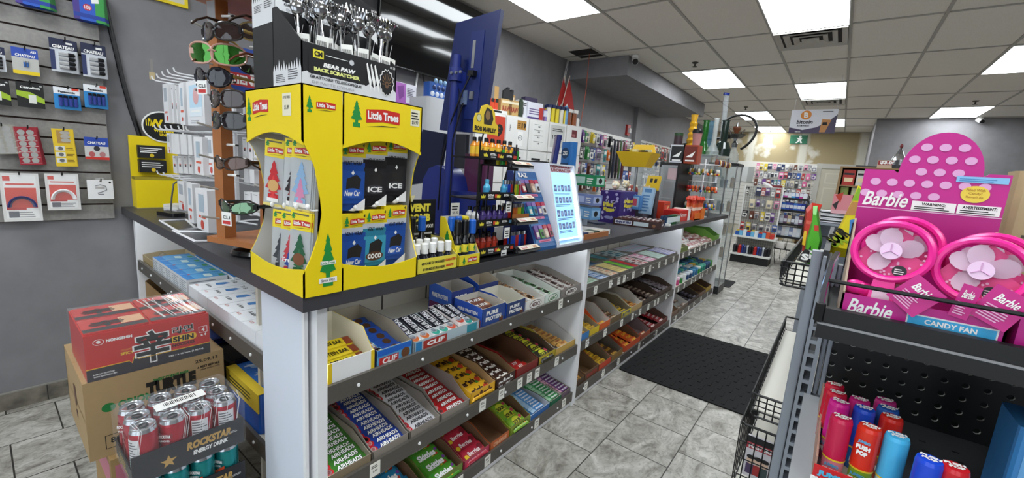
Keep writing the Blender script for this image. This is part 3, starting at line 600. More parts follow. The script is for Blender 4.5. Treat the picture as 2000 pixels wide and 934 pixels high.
G=[(2.19,2.36,0,.2,'pale green gum carton at the near end of the top gum shelf','pale green gum pack in the near end carton of the gum shelf',[('b9cdb9','gum','5d7d63',(),2,'8aa98c')]),(2.365,2.52,0,.2,'pale blue gum carton with white arrows','pale blue and white gum pack with zigzag print',[('b4c6da','ICE','2d57a8',((-.1,.2,'e9eef4'),)),('9db5cf','ICE','23489a')]),(2.525,2.66,0,.2,'peach and white gum carton on the gum shelf front row','peach and white fruit gum pack',[('e5d6c2','fruit','c2743a',((.2,.4,'d9a07a'),)),('dccdb2','fruit','8a5a3a')]),(2.665,2.83,0,.2,'pale yellow gum carton on the gum shelf front row','pale yellow gum pack in the front row',[('e2cf88',None,'c9b25a',(),2,'c9b062')]),(2.835,2.93,0,.22,'lime green gum carton beside the red one','lime green gum pack in a narrow carton',[('6fbf2e',None,'3f7a1c')]),(2.935,3.03,0,.22,'red gum carton beside the lime green one','red gum pack in a narrow carton',[('c2202c',None,'7a1018')]),(3.035,3.24,0,.2,'white gum carton with red and black checks','white gum pack with red and black checks',[('e4dcd8','XX','b52a33',((-.4,-.2,'2a2422'),(.2,.35,'c23a44'))),('d9d2cf','XX','2a2422',((0,.2,'b52a33'),))]),(3.245,3.43,0,.2,'pink and white gum carton on the gum shelf','pink and white gum pack',[('e7c9d6','berry','c23a7a',((.1,.4,'d96aa0'),)),('f0e2e6','berry','c23a7a')]),(3.435,3.68,0,.2,'mint green gum carton near the far end of the gum shelf','mint green striped gum pack',[('cfe3d8',None,'a8c4b4',(),2,'a5c4b6')]),(3.685,3.95,0,.2,'lilac gum carton at the far end of the gum shelf','lilac and blue gum pack at the far end',[('d9d4e6','cool','4a5aa8',((-.45,-.3,'6a7ac0'),))]),(2.19,2.42,.215,.40,'pink striped gum carton at the back of the gum shelf near end','pink and grey striped gum pack at the back',[('c9a4a4',None,'8a5a5a',(),2,'8f6a6a'),('b99a98',None,'8a5a5a')]),(2.62,2.80,.20,.42,'navy and blue gum box standing behind the yellow gum','blue gum pack in the navy box',[('2d6a9a',None,'1b3f66'),('275d8c',None,'1b3f66')]),(2.805,2.90,.225,.42,'green gum carton behind the lime green one','green gum pack at the back of the shelf',[('4f9a2e',None,'2f6a1c')]),(2.905,3.06,.225,.42,'teal blue gum carton at the back of the gum shelf','teal gum pack at the back of the shelf',[('2f8a9a',None,'1f5a6a')]),(3.065,3.40,.21,.42,'checked teal and black gum carton at the back','teal and black checked gum pack at the back',[('bcd0d4','XX','2f7a8a',((-.4,-.2,'23282c'),(.1,.3,'2f8a9a'))),('d0d9dc','XX','23282c',((-.1,.1,'2f8a9a'),))]),(3.405,3.94,.21,.42,'pale blue wide gum carton at the back of the far end','pale blue gum pack at the back of the far end',[('c4d6e2',None,'9ab4c8',(),2,'9fb8cc'),('d4c9dc',None,'9a8ab0')]),]
for y0,y1,d0,d1,l,pl,kk in G:
 gumbox(y0,y1,d0,d1,S1,l,pl,pl.replace('gum pack','gum packs'),kk,n=7 if d0==0 else 6,hf=.03 if d0==0 else .045)
 # ---- bay 2, middle shelf
def tr2(y0,y1,z,label,outer,inner,me,n,pl,grp,hf=.05,hb=.11,side=None,cat='chocolate bar',nm='chocolate_bar',rise=.04,front=None,**k):
 o,W,D=tray('display_carton',label,y0,y1,z,outer,inner,hf,hb,.36,side=side,front=front,rim=side,**k)
 if n:put(o,me,nm,n,pl,cat,grp,rise=rise,z0=.015,tilt=.32,y1=.3)
def cb(base,t,c,W=.04,L=.115,**k):return wrapper(L,W,.018,base,t,c,**k)
tr2(2.175,2.30,S2,'blue fronted carton of yellow peanut bars nearest the white divider','3f7fc0','8d7f6a',cb('d9b02a','MR BIG','7a1c14'),7,'yellow peanut bar in the blue fronted carton','yellow peanut bars',side='d8b53a')
tr2(2.303,2.44,S2,'yellow carton of caramel bars with scalloped side','d9bb2e','8d7f6a',cb('dfb83a','CRUNCH','6a2a12'),7,'golden caramel bar in the yellow scalloped carton','golden caramel bars',side='d9bb2e',hb=.10)
tr2(2.443,2.60,S2,'orange and white carton, tall sided, of peanut butter cups','d8622a','c9c4bc',cb('d87a2a','CUPS','f3d23a'),3,'orange peanut butter cup pack in the tall orange carton','orange cup packs',side='d9562a',hb=.13)
tr2(2.603,2.79,S2,'grey sided carton of brown bars behind the orange carton','6d5a3f','b9b2a6',cb('6a4428','OH','f0d8b0'),6,'brown and gold bar in the grey sided carton','brown and gold bars',side='b9b2a6',hb=.12)
tr2(2.793,2.97,S2,'yellow and blue butterscotch carton on the middle shelf','d2bf2f','80755f',cb('d8b22a','FINGER','23408a'),6,'yellow bar with blue print in the yellow and blue carton','yellow and blue bars',side='c9b83a',front='BUTTER',fcol='23408a')
tr2(2.973,3.19,S2,'kraft and white carton of orange wafer bars','b79862','d2cec6',cb('c98a2f','WAFER','7a2a14'),7,'orange wafer bar in the kraft and white carton','orange wafer bars',side='d2cec6',hb=.12)
tr2(3.193,3.50,S2,'wide dark brown carton of dark chocolate bars','3b2c24','4d3b2f',cb('3a241c','DARK','c9b8a4',L=.13),9,'dark brown chocolate bar in the wide dark carton','dark chocolate bars',side='3b2c24',cols=2)if False else None
def wide(y0,y1,z,label,outer,inner,me,n,cols,pl,grp,**k):
 o,W,D=tray('display_carton',label,y0,y1,z,outer,inner,.05,k.pop('hb',.10),.36,**k)
 put(o,me,'chocolate_bar',n,pl,'chocolate bar',grp,rise=.04,z0=.015,tilt=.32,y1=.3,cols=cols)
wide(3.193,3.56,S2,'wide dark brown carton of dark chocolate bars','3b2c24','4d3b2f',cb('3a241c','DARK','c9b8a4',L=.13),8,2,'dark brown chocolate bar in the wide dark carton','dark chocolate bars')
wide(3.565,3.94,S2,'dark carton of silver wrapped bars at the far end of the middle shelf','3f2f27','57453a',cb('8a8288','MILK','4a2430',L=.13),7,2,'silver brown chocolate bar at the far end of the middle shelf','silver brown bars')
# ---- bay 2, bottom shelf
tr2(2.175,2.30,S3,'black and gold carton at the near end of the bottom shelf','4a3622','6a5034',cb('c98f3a','GOLD','2a1a10'),6,'gold caramel bar in the black and gold carton','gold caramel bars',side='3a2a1c')
tray('display_carton','empty brown wafer carton with red lettering on the bottom shelf',2.303,2.50,S3,'5f432a','76583a',.06,.11,.36,front='WAFER',fcol='a8322a')
tr2(2.503,2.70,S3,'red orange carton of yellow mini bars','c4482a','7d6a52',cb('e0b42e','GLOSETTE','7a1a14',W=.05),6,'yellow mini bar in the red orange carton','yellow mini bars',side='c4482a')
tr2(2.703,2.90,S3,'brown carton of black and gold candies beside the red orange carton','8a6a3a','75685a',cb('5a3a1f','GOLD','e8b23a',W=.05),6,'black and gold candy pack in the brown carton','black and gold packs',side='7d7266')
wide(2.94,3.25,S3,'orange carton of peanut butter cups on the bottom shelf','c9502a','75583f',cb('d4551f','CUPS','f2cf3a',L=.12,W=.05),7,2,'orange cup pack in the orange bottom carton','orange bottom cup packs',side='c9502a',rim='c9502a')
tr2(3.255,3.48,S3,'half empty orange and mauve carton on the bottom shelf','a8553a','8f7a7a',cb('a8402a','BAR','f0d0a0'),2,'red brown bar in the half empty mauve carton','red brown bars',side='9a5a4a',rise=.0)
wide(3.50,3.93,S3,'dark red carton at the far end of the bottom shelf','6d2a22','6a4a3f',cb('a0222a','KIT','ffffff',L=.12),8,2,'red wafer bar in the dark red carton','red wafer bars')
# ---- bay 3
def small_packs(y0,y1,z,d0,d1,n,cols,kinds,name,cat,lab,grp,H=.02,tilt=.2,rise=.05):
 """loose packs leaning on a shelf"""
 for k in range(n):
  for c in range(cols):
   kk=random.randrange(len(kinds))
   M=Matrix.Translation((XF-.02-d0-(d1-d0)*(c+.5)/cols,y0+(y1-y0)*(k+.5)/n,z+.004+rise*c/cols))@Matrix.Rotation(pi/2,4,'Z')@Tr(0,0,0,tilt,0,random.uniform(-.15,.15))
   inst(kinds[kk][0],name,M,lab%kinds[kk][1],cat,grp%kinds[kk][1])
gk=lambda c,L=.1,W=.09,H=.03,t=None,tc='ffffff':packs(W,L,H,c,t,tc)
tray('display_carton','olive carton at the near end of the far bay top shelf',4.02,4.30,S1,'6a7a3a','8a8a6a',.05,.08,.36)
small_packs(4.03,4.29,S1+.004,.02,.34,2,3,[(gk('7d8a4a'),'olive green'),(gk('a9b06a'),'pale olive')],'candy_pack','candy','%s candy pack in the olive carton of the far bay','%s candy packs',rise=.04)
small_packs(4.35,4.85,S1,.0,.36,5,3,[(gk('e8e4e0',t='MINT',tc='b52a33'),'white and red'),(gk('dcdad6',t='GUM',tc='23282c'),'white and black'),(gk('d8c9c4',t='GUM',tc='c23a44'),'pink white')],'mint_box','mints','%s mint box heaped on the far bay top shelf','%s mint boxes',tilt=.45,rise=.07)
small_packs(4.87,5.35,S1,.0,.36,5,3,[(gk('8a3a3a',t='GUM'),'maroon'),(gk('b59a8a',t='GUM',tc='6a2a2a'),'tan'),(gk('c9b8b0',t='GUM',tc='a03a3a'),'rosy')],'gum_box','gum','%s gum box on the far bay top shelf','%s gum boxes',tilt=.3,rise=.05)
tray('display_carton','bright green curved carton at the far end of the top shelf',5.38,5.64,S1,'6a9a3a','4f7d2a',.06,.13,.36,rim='7dae44',side='6a9a3a')
def tub(c,lid):return MB().lathe([(.0,0),(.033,0),(.036,.012),(.036,.055,mt(lid,.3)),(.038,.057,mt(lid,.3)),(.038,.075,mt(lid,.3)),(.034,.079,mt(lid,.3)),(0,.08,mt(lid,.3))],mt(c,.3),14).mesh('gum_tub')
tk=[(tub('2a6a9a','3f8ab8'),'blue'),(tub('1f7a6a','57b8a0'),'teal'),(tub('2f8a3a','e8eae6'),'green and white'),(tub('e8e8ea','f4f4f4'),'white'),(tub('23406a','d8e0e8'),'navy and white')]
pk=[(tub('d84a8a','f0d0e0'),'pink'),(tub('eeeeee','f4e4ec'),'pale pink')]
yk=[(tub('d8a02a','e8c04a'),'yellow'),(tub('3a7a3a','4f9a4a'),'dark green'),(tub('1f3a5a','2d5a8a'),'navy')]
for i in range(14):
 for j in range(4):
  y=4.06+.111*i;ks=pk if i<2 and j<3 else(tk if i<9 else yk+tk[:2])
  if i==4 and j==3:continue
  k=ks[random.randrange(len(ks))]
  x=XF-.055-.085*j
  M=Matrix.Translation((x,y,S2+.002))@Tr(0,0,0,0,0,random.random())
  inst(k[0],'gum_tub',M,'%s round gum tub on the far bay middle shelf'%k[1],'gum tub','%s gum tubs'%k[1])
tray('display_carton','empty white and brown carton at the near end of the lowest far shelf',4.02,4.26,S3,'6d5340','7a5f48',.05,.1,.36,side='d8d6d2')
wide(4.27,4.62,S3,'white sided carton with loose cherry bars on the lowest far shelf','6a5a4c','c9c6c2',cb('7d6a5f','BAR','d8c0b0',L=.11),4,2,'brown grey bar in the white sided carton','brown grey bars')
wide(4.63,5.05,S3,'dark carton of black wrapped bars on the lowest far shelf','3a2f2c','4a3c34',cb('2a2430','DARK','8a8aa0',L=.13),7,2,'black wrapped bar on the lowest far shelf','black wrapped bars')
tray('display_carton','empty brown carton with yellow edge on the lowest far shelf',5.06,5.36,S3,'6d5340','5f4732',.05,.1,.36,rim='c9a23a')
tray('display_carton','brown carton with yellow corner at the far end of the lowest shelf',5.37,5.63,S3,'b89a3a','5f4732',.06,.1,.36)
# ---- short side: cold medicine boxes on the upper shelf
def medbox(w,d,h,top,side,kind):
 b=MB().box(-w/2,w/2,0,d,0,h,mt(side,.4));z=h+.0005
 b.rect(-w/2+.001,w/2-.001,.001,d-.001,mt(top,.4),z)
 if kind=='blue':
  b.rect(-w/2,w/2,.0,d*.2,mt('2f7fc4'),z+.0003).rect(-w/2,-w*.25,d*.2,d,mt('4f9ad4'),z+.0003).poly([(x+.1*w,y+d*.6,z+.0006)for x,y in((-.03,-.015),(.02,-.02),(.035,0),(.02,.012),(-.025,.012))],mt('d8e8e4')).disc(-w*.35,d*.2,.006,mt('c23030'),z=z+.0006).rect(.1*w,.45*w,d*.82,d*.95,mt('4f9a5a'),z+.0005)
  b.at(fr((0,-.0005,h/2),(1,0,0),(0,0,1))).lines(-w*.45,w*.45,-h*.4,h*.4,6,mt('9aa0a8'))
  b.at(fr((w/2+.0005,d/2,h/2),(0,1,0),(0,0,1))).lines(-d*.45,d*.45,-h*.4,h*.4,6,mt('8a9098'))
 elif kind=='test':
  b.text('To Go',w*.0,d*.8,.018,mt('23282c'),w=w*.5,z=z+.0004,bold=.02).text('A faire',w*.0,d*.3,.016,mt('23282c'),w=w*.5,z=z+.0004,bold=.02).poly([(x-.0,y+d*.55,z+.0004)for x,y in((-.02,-.02),(.01,-.025),(.02,0),(.01,.03),(-.015,.02))],mt('4f86c4')).text('RTD',-w*.3,d*.12,.010,mt('c24a3a'),w=w*.25,z=z+.0004)
 return b.mesh('medicine_box')
mb1=medbox(.112,.16,.07,'5aa6d8','dfe3e6','blue');mb2=medbox(.118,.20,.055,'eceef0','e8eaee','test')
for k in range(5):
 inst(mb1,'medicine_box',Matrix.Translation((-2.78+.116*k,.557,S1+.001)),'blue and white medicine box in the front row of the short shelf','medicine box','blue medicine boxes, front row')
 inst(mb1,'medicine_box',Matrix.Translation((-2.72+.116*k,.725,S1+.001))@Tr(0,0,0,0,0,random.uniform(-.03,.03)),'blue and white medicine box in the back row of the short shelf','medicine box','blue medicine boxes, back row')
for k in range(7):
 inst(mb2,'test_kit_box',Matrix.Translation((-2.175+.1205*k,.557,S1+.001)),'white test kit box with blue figure in the row beside the corner post','medicine box','white test kit boxes')
b=MB().box(0,.62,0,.12,0,.035,mt('17181c',.4))
for k in range(6):b.at(FZ((.06+.1*k,.06,.0355))).rect(-.03,.02,-.04,.04,mt('d8d8da')).text('Allergy',-.005,0,.012,INK,w=.045,z=.0004)
b.build('medicine_box',None,'long black and white medicine carton behind the test kits','medicine box',loc=(-2.24,.765,S1+.0005))
tr_,W,D=tray('cardboard_tray','small kraft tray of bent wires at the wall end of the short shelf',0,.22,S1,'a8946a','b8a98a',.04,.05,.2,pos=(-3.07,.56,S1+.001),rz=0)
MB().tube([(0,0,.0),(.03,.05,.05),(.05,.1,.01)],.002,STEEL).tube([(.04,0,0),(.08,.03,.07),(.09,.1,.01)],.002,STEEL).build('wire_hook',None,'bent steel wire sticking out of the small kraft tray','wire',loc=(-3.01,.585,S1+.006))
tray('cardboard_box','large open kraft box on the lower short shelf by the wall',0,.5,S2,'9c7a4c','7d5f3a',.22,.24,.35,pos=(-3.06,.56,S2+.001),rz=0,cut=.95)
def pack(name,label,x0,x1,y0,y1,h,base,top,txt,tcol,edge=None,bumps=0,cat='drink pack'):
 w,d=x1-x0,y1-y0;b=MB();t=thing(name,label,cat,(x0,y0,S2+.001))
 b.rbox(0,w,0,d,0,h,mt(base,.25),.012,3)
 b.at(FZ((w/2,d/2,h+.0006))).rect(-w*.46,w*.46,-d*.46,d*.46,mt(top,.25))
 if txt:b.disc(0,d*.1,w*.32,mt('dfe6ee',.3),d*.2,z=.0004).text(txt,0,d*.1,d*.2,mt(tcol),w=w*.5,z=.0008,bold=.05,shear=.15)
 for k in range(3):b.poly([(w*(-.4+.3*k)+a*w,-d*.25+c*d,.0005)for a,c in((0,0),(.14,.03),(.2,.14),(.05,.1))],mt('9fb8d8',.2))
 b.build('wrapped_cans',t)
 if edge:
  e=MB().box(-.002,w+.002,-.004,0,h*.55,h+.002,mt(edge,.4)).box(-.002,w+.002,-.004,.03,h+.0012,h+.003,mt(edge,.4))
  e.at(FY((w/2,-.0046,h*.8))).lines(-w*.4,w*.4,-.02,.02,3,mt('4a4a2a'));e.build('yellow_banner',t)
 c=MB()
 for k in range(3):c.tube([(w*.15+w*.33*k,d*.2,h),(w*.2+w*.3*k,d*.45,h+.006),(w*.12+w*.35*k,d*.8,h)],.004,film('e8f0f8',.4,.1),5)
 c.build('shrink_film',t)
 return t
pack('drink_pack','navy drink pack with white lettering partly behind the noodle carton',-2.30,-2.02,.56,.98,.19,'1f3a8a','24449a','BOOST','1f3a8a')
pack('drink_pack','black and silver drink pack between the two blue packs',-2.01,-1.80,.56,.98,.17,'15161a','2b2d33','CELL','15161a')
pack('drink_pack','bright blue drink pack with yellow banner beside the corner post',-1.795,-1.50,.556,.78,.155,'2a5fb8','3f74c4','BUSCH','23408a',edge='e0c23a')
# ================================================================ things on the countertop, near corner
ZT=1.03
YEL=mt('f0d414',.4);YEL2=mt('f2d81c',.45);GREEN=mt('1f8a3c',.5);REDL=mt('c8261e',.45);LGREY=mt('cfccc8',.6)
def lt_logo(b,x,y,w,z=0.,arc=.0):
 h=w*.33
 b.poly([(x-w/2,y-h*.55,z),(x,y-h*.34,z),(x+w/2,y-h*.4,z),(x+w/2,y+h*.55,z),(x,y+h*.62,z),(x-w/2,y+h*.42,z)],REDL)
 b.text('Little Trees',x,y+h*.08,h*.62,WHITE,w=w*.92,z=z+.0004,bold=.04,rot=.03).poly([(x-w/2,y-h*.85,z),(x,y-h*.62,z),(x+w/2,y-h*.6,z),(x,y-h*.70,z)],INK)
def display(name,label,W,D,H,loc,rz,left_first,graphics):
 """standing cardboard hook display: front at y=0, local x across"""
 t=thing(name,label,'display stand',loc,rz);T=.004;n=14
 b=MB();z0,z1=.065,H-.115
 top=[(W*k/n,z0-.018*sin(pi*k/n)+(.012*(1-k/n)if not left_first else .012*k/n))for k in range(n+1)]
 b.T=fr((0,T,0),(1,0,0),(0,0,1));b.prism([(0,0),(W,0)]+top[::-1],0,T,YEL)
 b.T=Matrix.Identity(4);b.build('front_lip',t,smooth=False)
 b=MB();b.T=fr((0,T,0),(1,0,0),(0,0,1))
 arch=[(W*k/n,z1-.03+.03*sin(pi*k/n))for k in range(n+1)]
 b.prism(arch+[(W,H),(0,H)],0,T,YEL)
 b.T=Matrix.Identity(4);graphics(b,W,D,H,False);b.build('header',t,smooth=False)
 for k,x in enumerate((0,W-T)):
  s=MB();c=[(0,0),(D,0),(D,H),(0,H),(0,z1-.02),(.016,z1-.045),(.032,z1-.085),(.043,z1-.15),(.048,z1-.2),(.048,z0+.16),(.038,z0+.09),(.018,z0+.035),(0,z0)]
  nn=len(c);outer=YEL if k else LGREY;inner=LGREY
  v=[(x,p[0],p[1])for p in c]+[(x+T,p[0],p[1])for p in c]
  mo,mi=(YEL,LGREY)
  s.add(v[:nn],[tuple(range(nn))[::-1]],mo if k==0 else mi);s.add(v[nn:],[tuple(range(nn))],mi if k==0 else mo)
  s.add(v,[(i,nn+i,nn+(i+1)%nn,(i+1)%nn)for i in range(nn)],YEL)
  if k:graphics(s,W,D,H,True)
  s.build('side_panel',t,smooth=False)
 MB().box(T,W-T,D-T,D,0,H,mt('d5d2cc',.6)).build('back_panel',t)
 MB().box(0,W,0,D,H-.003,H,YEL).build('top_panel',t);MB().box(T,W-T,T,D-T,0,.004,LGREY).build('base_panel',t)
 return t
def g1(s,W,D,H,side):
 if side:
  s.at(fr((W+.0006,D/2,0),(0,1,0),(0,0,1)));lt_logo(s,.008,H-.045,D*.48);s.poly(tree_pts(-D*.32,H-.065,D*.17,.04),GREEN)
  s.poly([(p[0],p[1],.0002)for p in tree_pts(D*.12,.022,D*.42,.145)],GREEN).rect(-D*.12,D*.36,.032,.046,WHITE,.0005).rect(-D*.08,D*.33,.082,.092,WHITE,.0005).text('Little Trees',D*.12,.087,.007,GREEN,w=D*.36,z=.0008).text('Since 1952',D*.12,.039,.007,INK,w=D*.36,z=.0008);s.at(Matrix.Identity(4))
 else:
  s.at(fr((0,-.0006,0),(1,0,0),(0,0,1)));lt_logo(s,W*.30,H-.05,W*.3);s.poly(tree_pts(W*.08,H-.085,W*.1,.065),GREEN).rect(W*.7,W*.84,H-.075,H-.02,mt('e8e2c8')).text('LITTLE TREES',W*.77,H-.03,.006,INK,w=W*.11,z=.0004).text('$1.49',W*.77,H-.055,.012,INK,w=W*.07,z=.0004)
def g2(s,W,D,H,side):
 if side:return
 s.at(fr((0,-.0006,0),(1,0,0),(0,0,1)));lt_logo(s,W*.47,H-.05,W*.42);s.poly(tree_pts(W*.15,H-.085,W*.13,.07),GREEN).rect(W*.83,W*.96,H-.06,H-.012,mt('e8e2c8')).text('$5.99',W*.895,H-.05,.012,INK,w=W*.09,z=.0004).lines(W*.84,W*.95,H-.04,H-.016,3,INK,.0004)
D1=display('hook_display','yellow cardboard stand at the counter corner, paper trees inside',.335,.105,.535,(-1.382,.501,ZT),0,True,g1)
D2=display('hook_display','yellow cardboard vent clip stand beside the corner one, pouches inside',.262,.11,.535,(-1.049,.608,ZT),pi/2,False,g2)
D1['label']='yellow cardboard hook stand at the counter corner, with paper tree fresheners inside'
D2['label']='yellow cardboard hook stand of vent clip pouches right of the corner one'
def whook(p,d,L,label,grp):
 d=Vector(d);p=Vector(p);b=MB();e=p+d*L
 b.tube([p,e-d*.012,e+Vector((0,0,.004)),e+Vector((0,0,.012))],.0022,WHITE);b.ell(e+Vector((0,0,.010)),(.006,.006,.008),WHITE,8,6)
 b.build('display_hook',None,label,'hook',grp)
def freshener(c1,c2,txt=None,tc='ffffff',spot=None):
 b=MB();w,h=.06,.19
 b.box(-w/2,w/2,-.0015,.0015,-h,-.05,film('d6dadc',.55,.2));b.box(-w/2,w/2,-.002,.002,-.05,0,YEL2);b.box(-w/2,w/2,-.002,.002,-h,-h+.008,mt('e6d47a',.4))
 b.box(-.022,.022,-.0022,.0022,-.009,-.005,mt('6a6248'))
 b.at(FY((0,-.0024,0)));lt_logo(b,.003,-.032,.05);b.poly(tree_pts(-.022,-.02,.014,.016),GREEN)
 b.poly(tree_pts(0,-h+.018,.05,.115),mt(c1,.6));b.poly([(x,y,.0004)for x,y,z in tree_pts(0,-h+.02,.03,.07)],mt(c2,.6))
 if spot:b.disc(0,-h+.06,.017,mt(spot,.6),z=.0008)
 if txt:b.text(txt,0,-h+.055,.014,mt(tc),w=.04,z=.0012,bold=.03)
 b.rect(-.018,.018,-h+.013,-h+.024,WHITE,.0008)
 return b.mesh('air_freshener')
FR=[((536,272),'c8252c','e03a3a',None,'d8a86a','red paper tree pouch in the upper row of the corner stand',7),((576,272),'26181a','7a1f26',None,None,'black and dark red paper tree pouch in the upper row',4),((606,272),'8fb4d8','d88ab0',None,None,'pastel pink and blue paper tree pouch half hidden by the yellow edge',3),((551,412),'3a3d44','55585f',None,None,'grey paper tree pouch behind the flag print one, lower row',1),((573,415),'c23a44','2a4a9a','Fresh',None,'red, white and blue paper tree pouch in the lower row',2),((595,418),'2a3468','48508a',None,None,'navy starred paper tree pouch in the lower row',1),((616,420),'1f5a3a','2a6a44',None,'7a4a2f','dark green paper tree pouch nearest the yellow side',2)]
for k,((px,py),c1,c2,tx,sp,lab,n)in enumerate(FR):
 me=freshener(c1,c2,tx,'ffffff',sp)
 for j in range(n):
  p=P(px,py,1,.527)
  M=Matrix.Translation((min(p.x,-1.10)+.002*j,.530+.005*j-(.006 if k in(4,6)else 0),p.z-.001*j))@Tr(0,0,0,0,0,rad(29))@Tr(0,0,0,.04,.10,0)
  inst(me,'air_freshener',M,lab if n==1 else lab.replace(' pouch',' pouch',1),'air freshener',None if n==1 else lab+' stack')
for px,py in((525,250),(553,243),(581,238),(500,262)):
 p=P(px,py,1,.515);whook((p.x,.601,p.z-.012),(0,-1,0),.085,'white plastic hook in the upper row of the corner stand','white hooks of the corner stand upper row')
for px,py in((531,398),(555,400),(578,402),(600,403)):
 p=P(px,py,1,.515);whook((p.x,.601,p.z-.012),(0,-1,0),.085,'white plastic hook in the lower row of the corner stand','white hooks of the corner stand lower row')
def ventwrap(c,c2,txt,tc):
 b=MB();w,h=.082,.19
 b.rbox(-w/2,w/2,-.006,.006,-h+.02,-.055,mt(c,.3),.005,2).box(-w/2,w/2,-.002,.002,-h,-.02,mt(c,.3)).box(-w/2,w/2,-.0025,.0025,-.04,0,YEL2).box(-w/2,w/2,-.003,.003,-.072,-.04,mt('c9ccd0',.3))
 b.at(FY((0,-.0066,0)));lt_logo(b,.009,-.022,.046,.0002);b.poly([(x,y,.0005)for x,y,z in tree_pts(-.024,-.034,.016,.028)],GREEN);b.text('4',.03,-.006,.009,INK,z=.0008,bold=.05)
 b.text('VENT WRAP',0,-.056,.011,INK,w=.056,z=.0004,bold=.02).rect(-w*.46,w*.46,-h+.032,-.078,mt(c2,.35),.0002)
 b.poly([(-.02,-.135,.0006),(-.018,-.10,.0006),(.012,-.088,.0006),(.026,-.10,.0006),(.02,-.14,.0006)],mt('23201f',.5)).poly([(w*.5,-h,.0008),(w*.5,-h+.035,.0008),(-.01,-h,.0008)],WHITE)
 b.disc(0,-h+.05,.03,mt(tc),.014,z=.0009).text(txt,0,-h+.05,.016,WHITE,w=.048,z=.0012,bold=.03,shear=.2 if 'New' in txt else 0)
 b.poly([(-.005,-.084,.001),(0,-.076,.001),(.005,-.084,.001),(0,-.09,.001)],WHITE)
 return b.mesh('vent_wrap_pouch')
VB=ventwrap('1f4a9a','24509f','New Car','2a5ab8');VK=ventwrap('1c1b1d','232225','ICE','37373b');VC=ventwrap('2f7f9a','3f9ab4','coco','5a3a24')
for(px,py),me,n,lab in(((690,278),VB,2,'blue vent clip pouch at the left of the upper row'),((735,275),VK,3,'black vent clip pouch in the middle of the upper row'),((776,272),VK,2,'black vent clip pouch at the end of the upper row'),((692,418),VB,2,'blue vent clip pouch at the start of the lower row'),((734,410),VC,2,'coconut print vent clip pouch in the lower row'),((774,402),VB,3,'blue vent clip pouch at the end of the lower row')):
 for j in range(n):
  p=P(px,py,0,-1.075)
  inst(me,'vent_wrap_pouch',Matrix.Translation((-1.078-.014*j,p.y-.004*j,p.z))@Tr(0,0,0,.05,0,pi/2+.06*(j%2)),lab,'air freshener',lab+' stack')
 whook((-1.155,p.y,p.z+.008),(1,0,0),.085,lab.replace(' pouch',' pouch hook').replace('blue ','white plastic hook of the blue ',1).replace('black ','white plastic hook of the black ',1).replace('coconut ','white plastic hook of the coconut ',1).replace(' pouch hook',' pouch'),None)
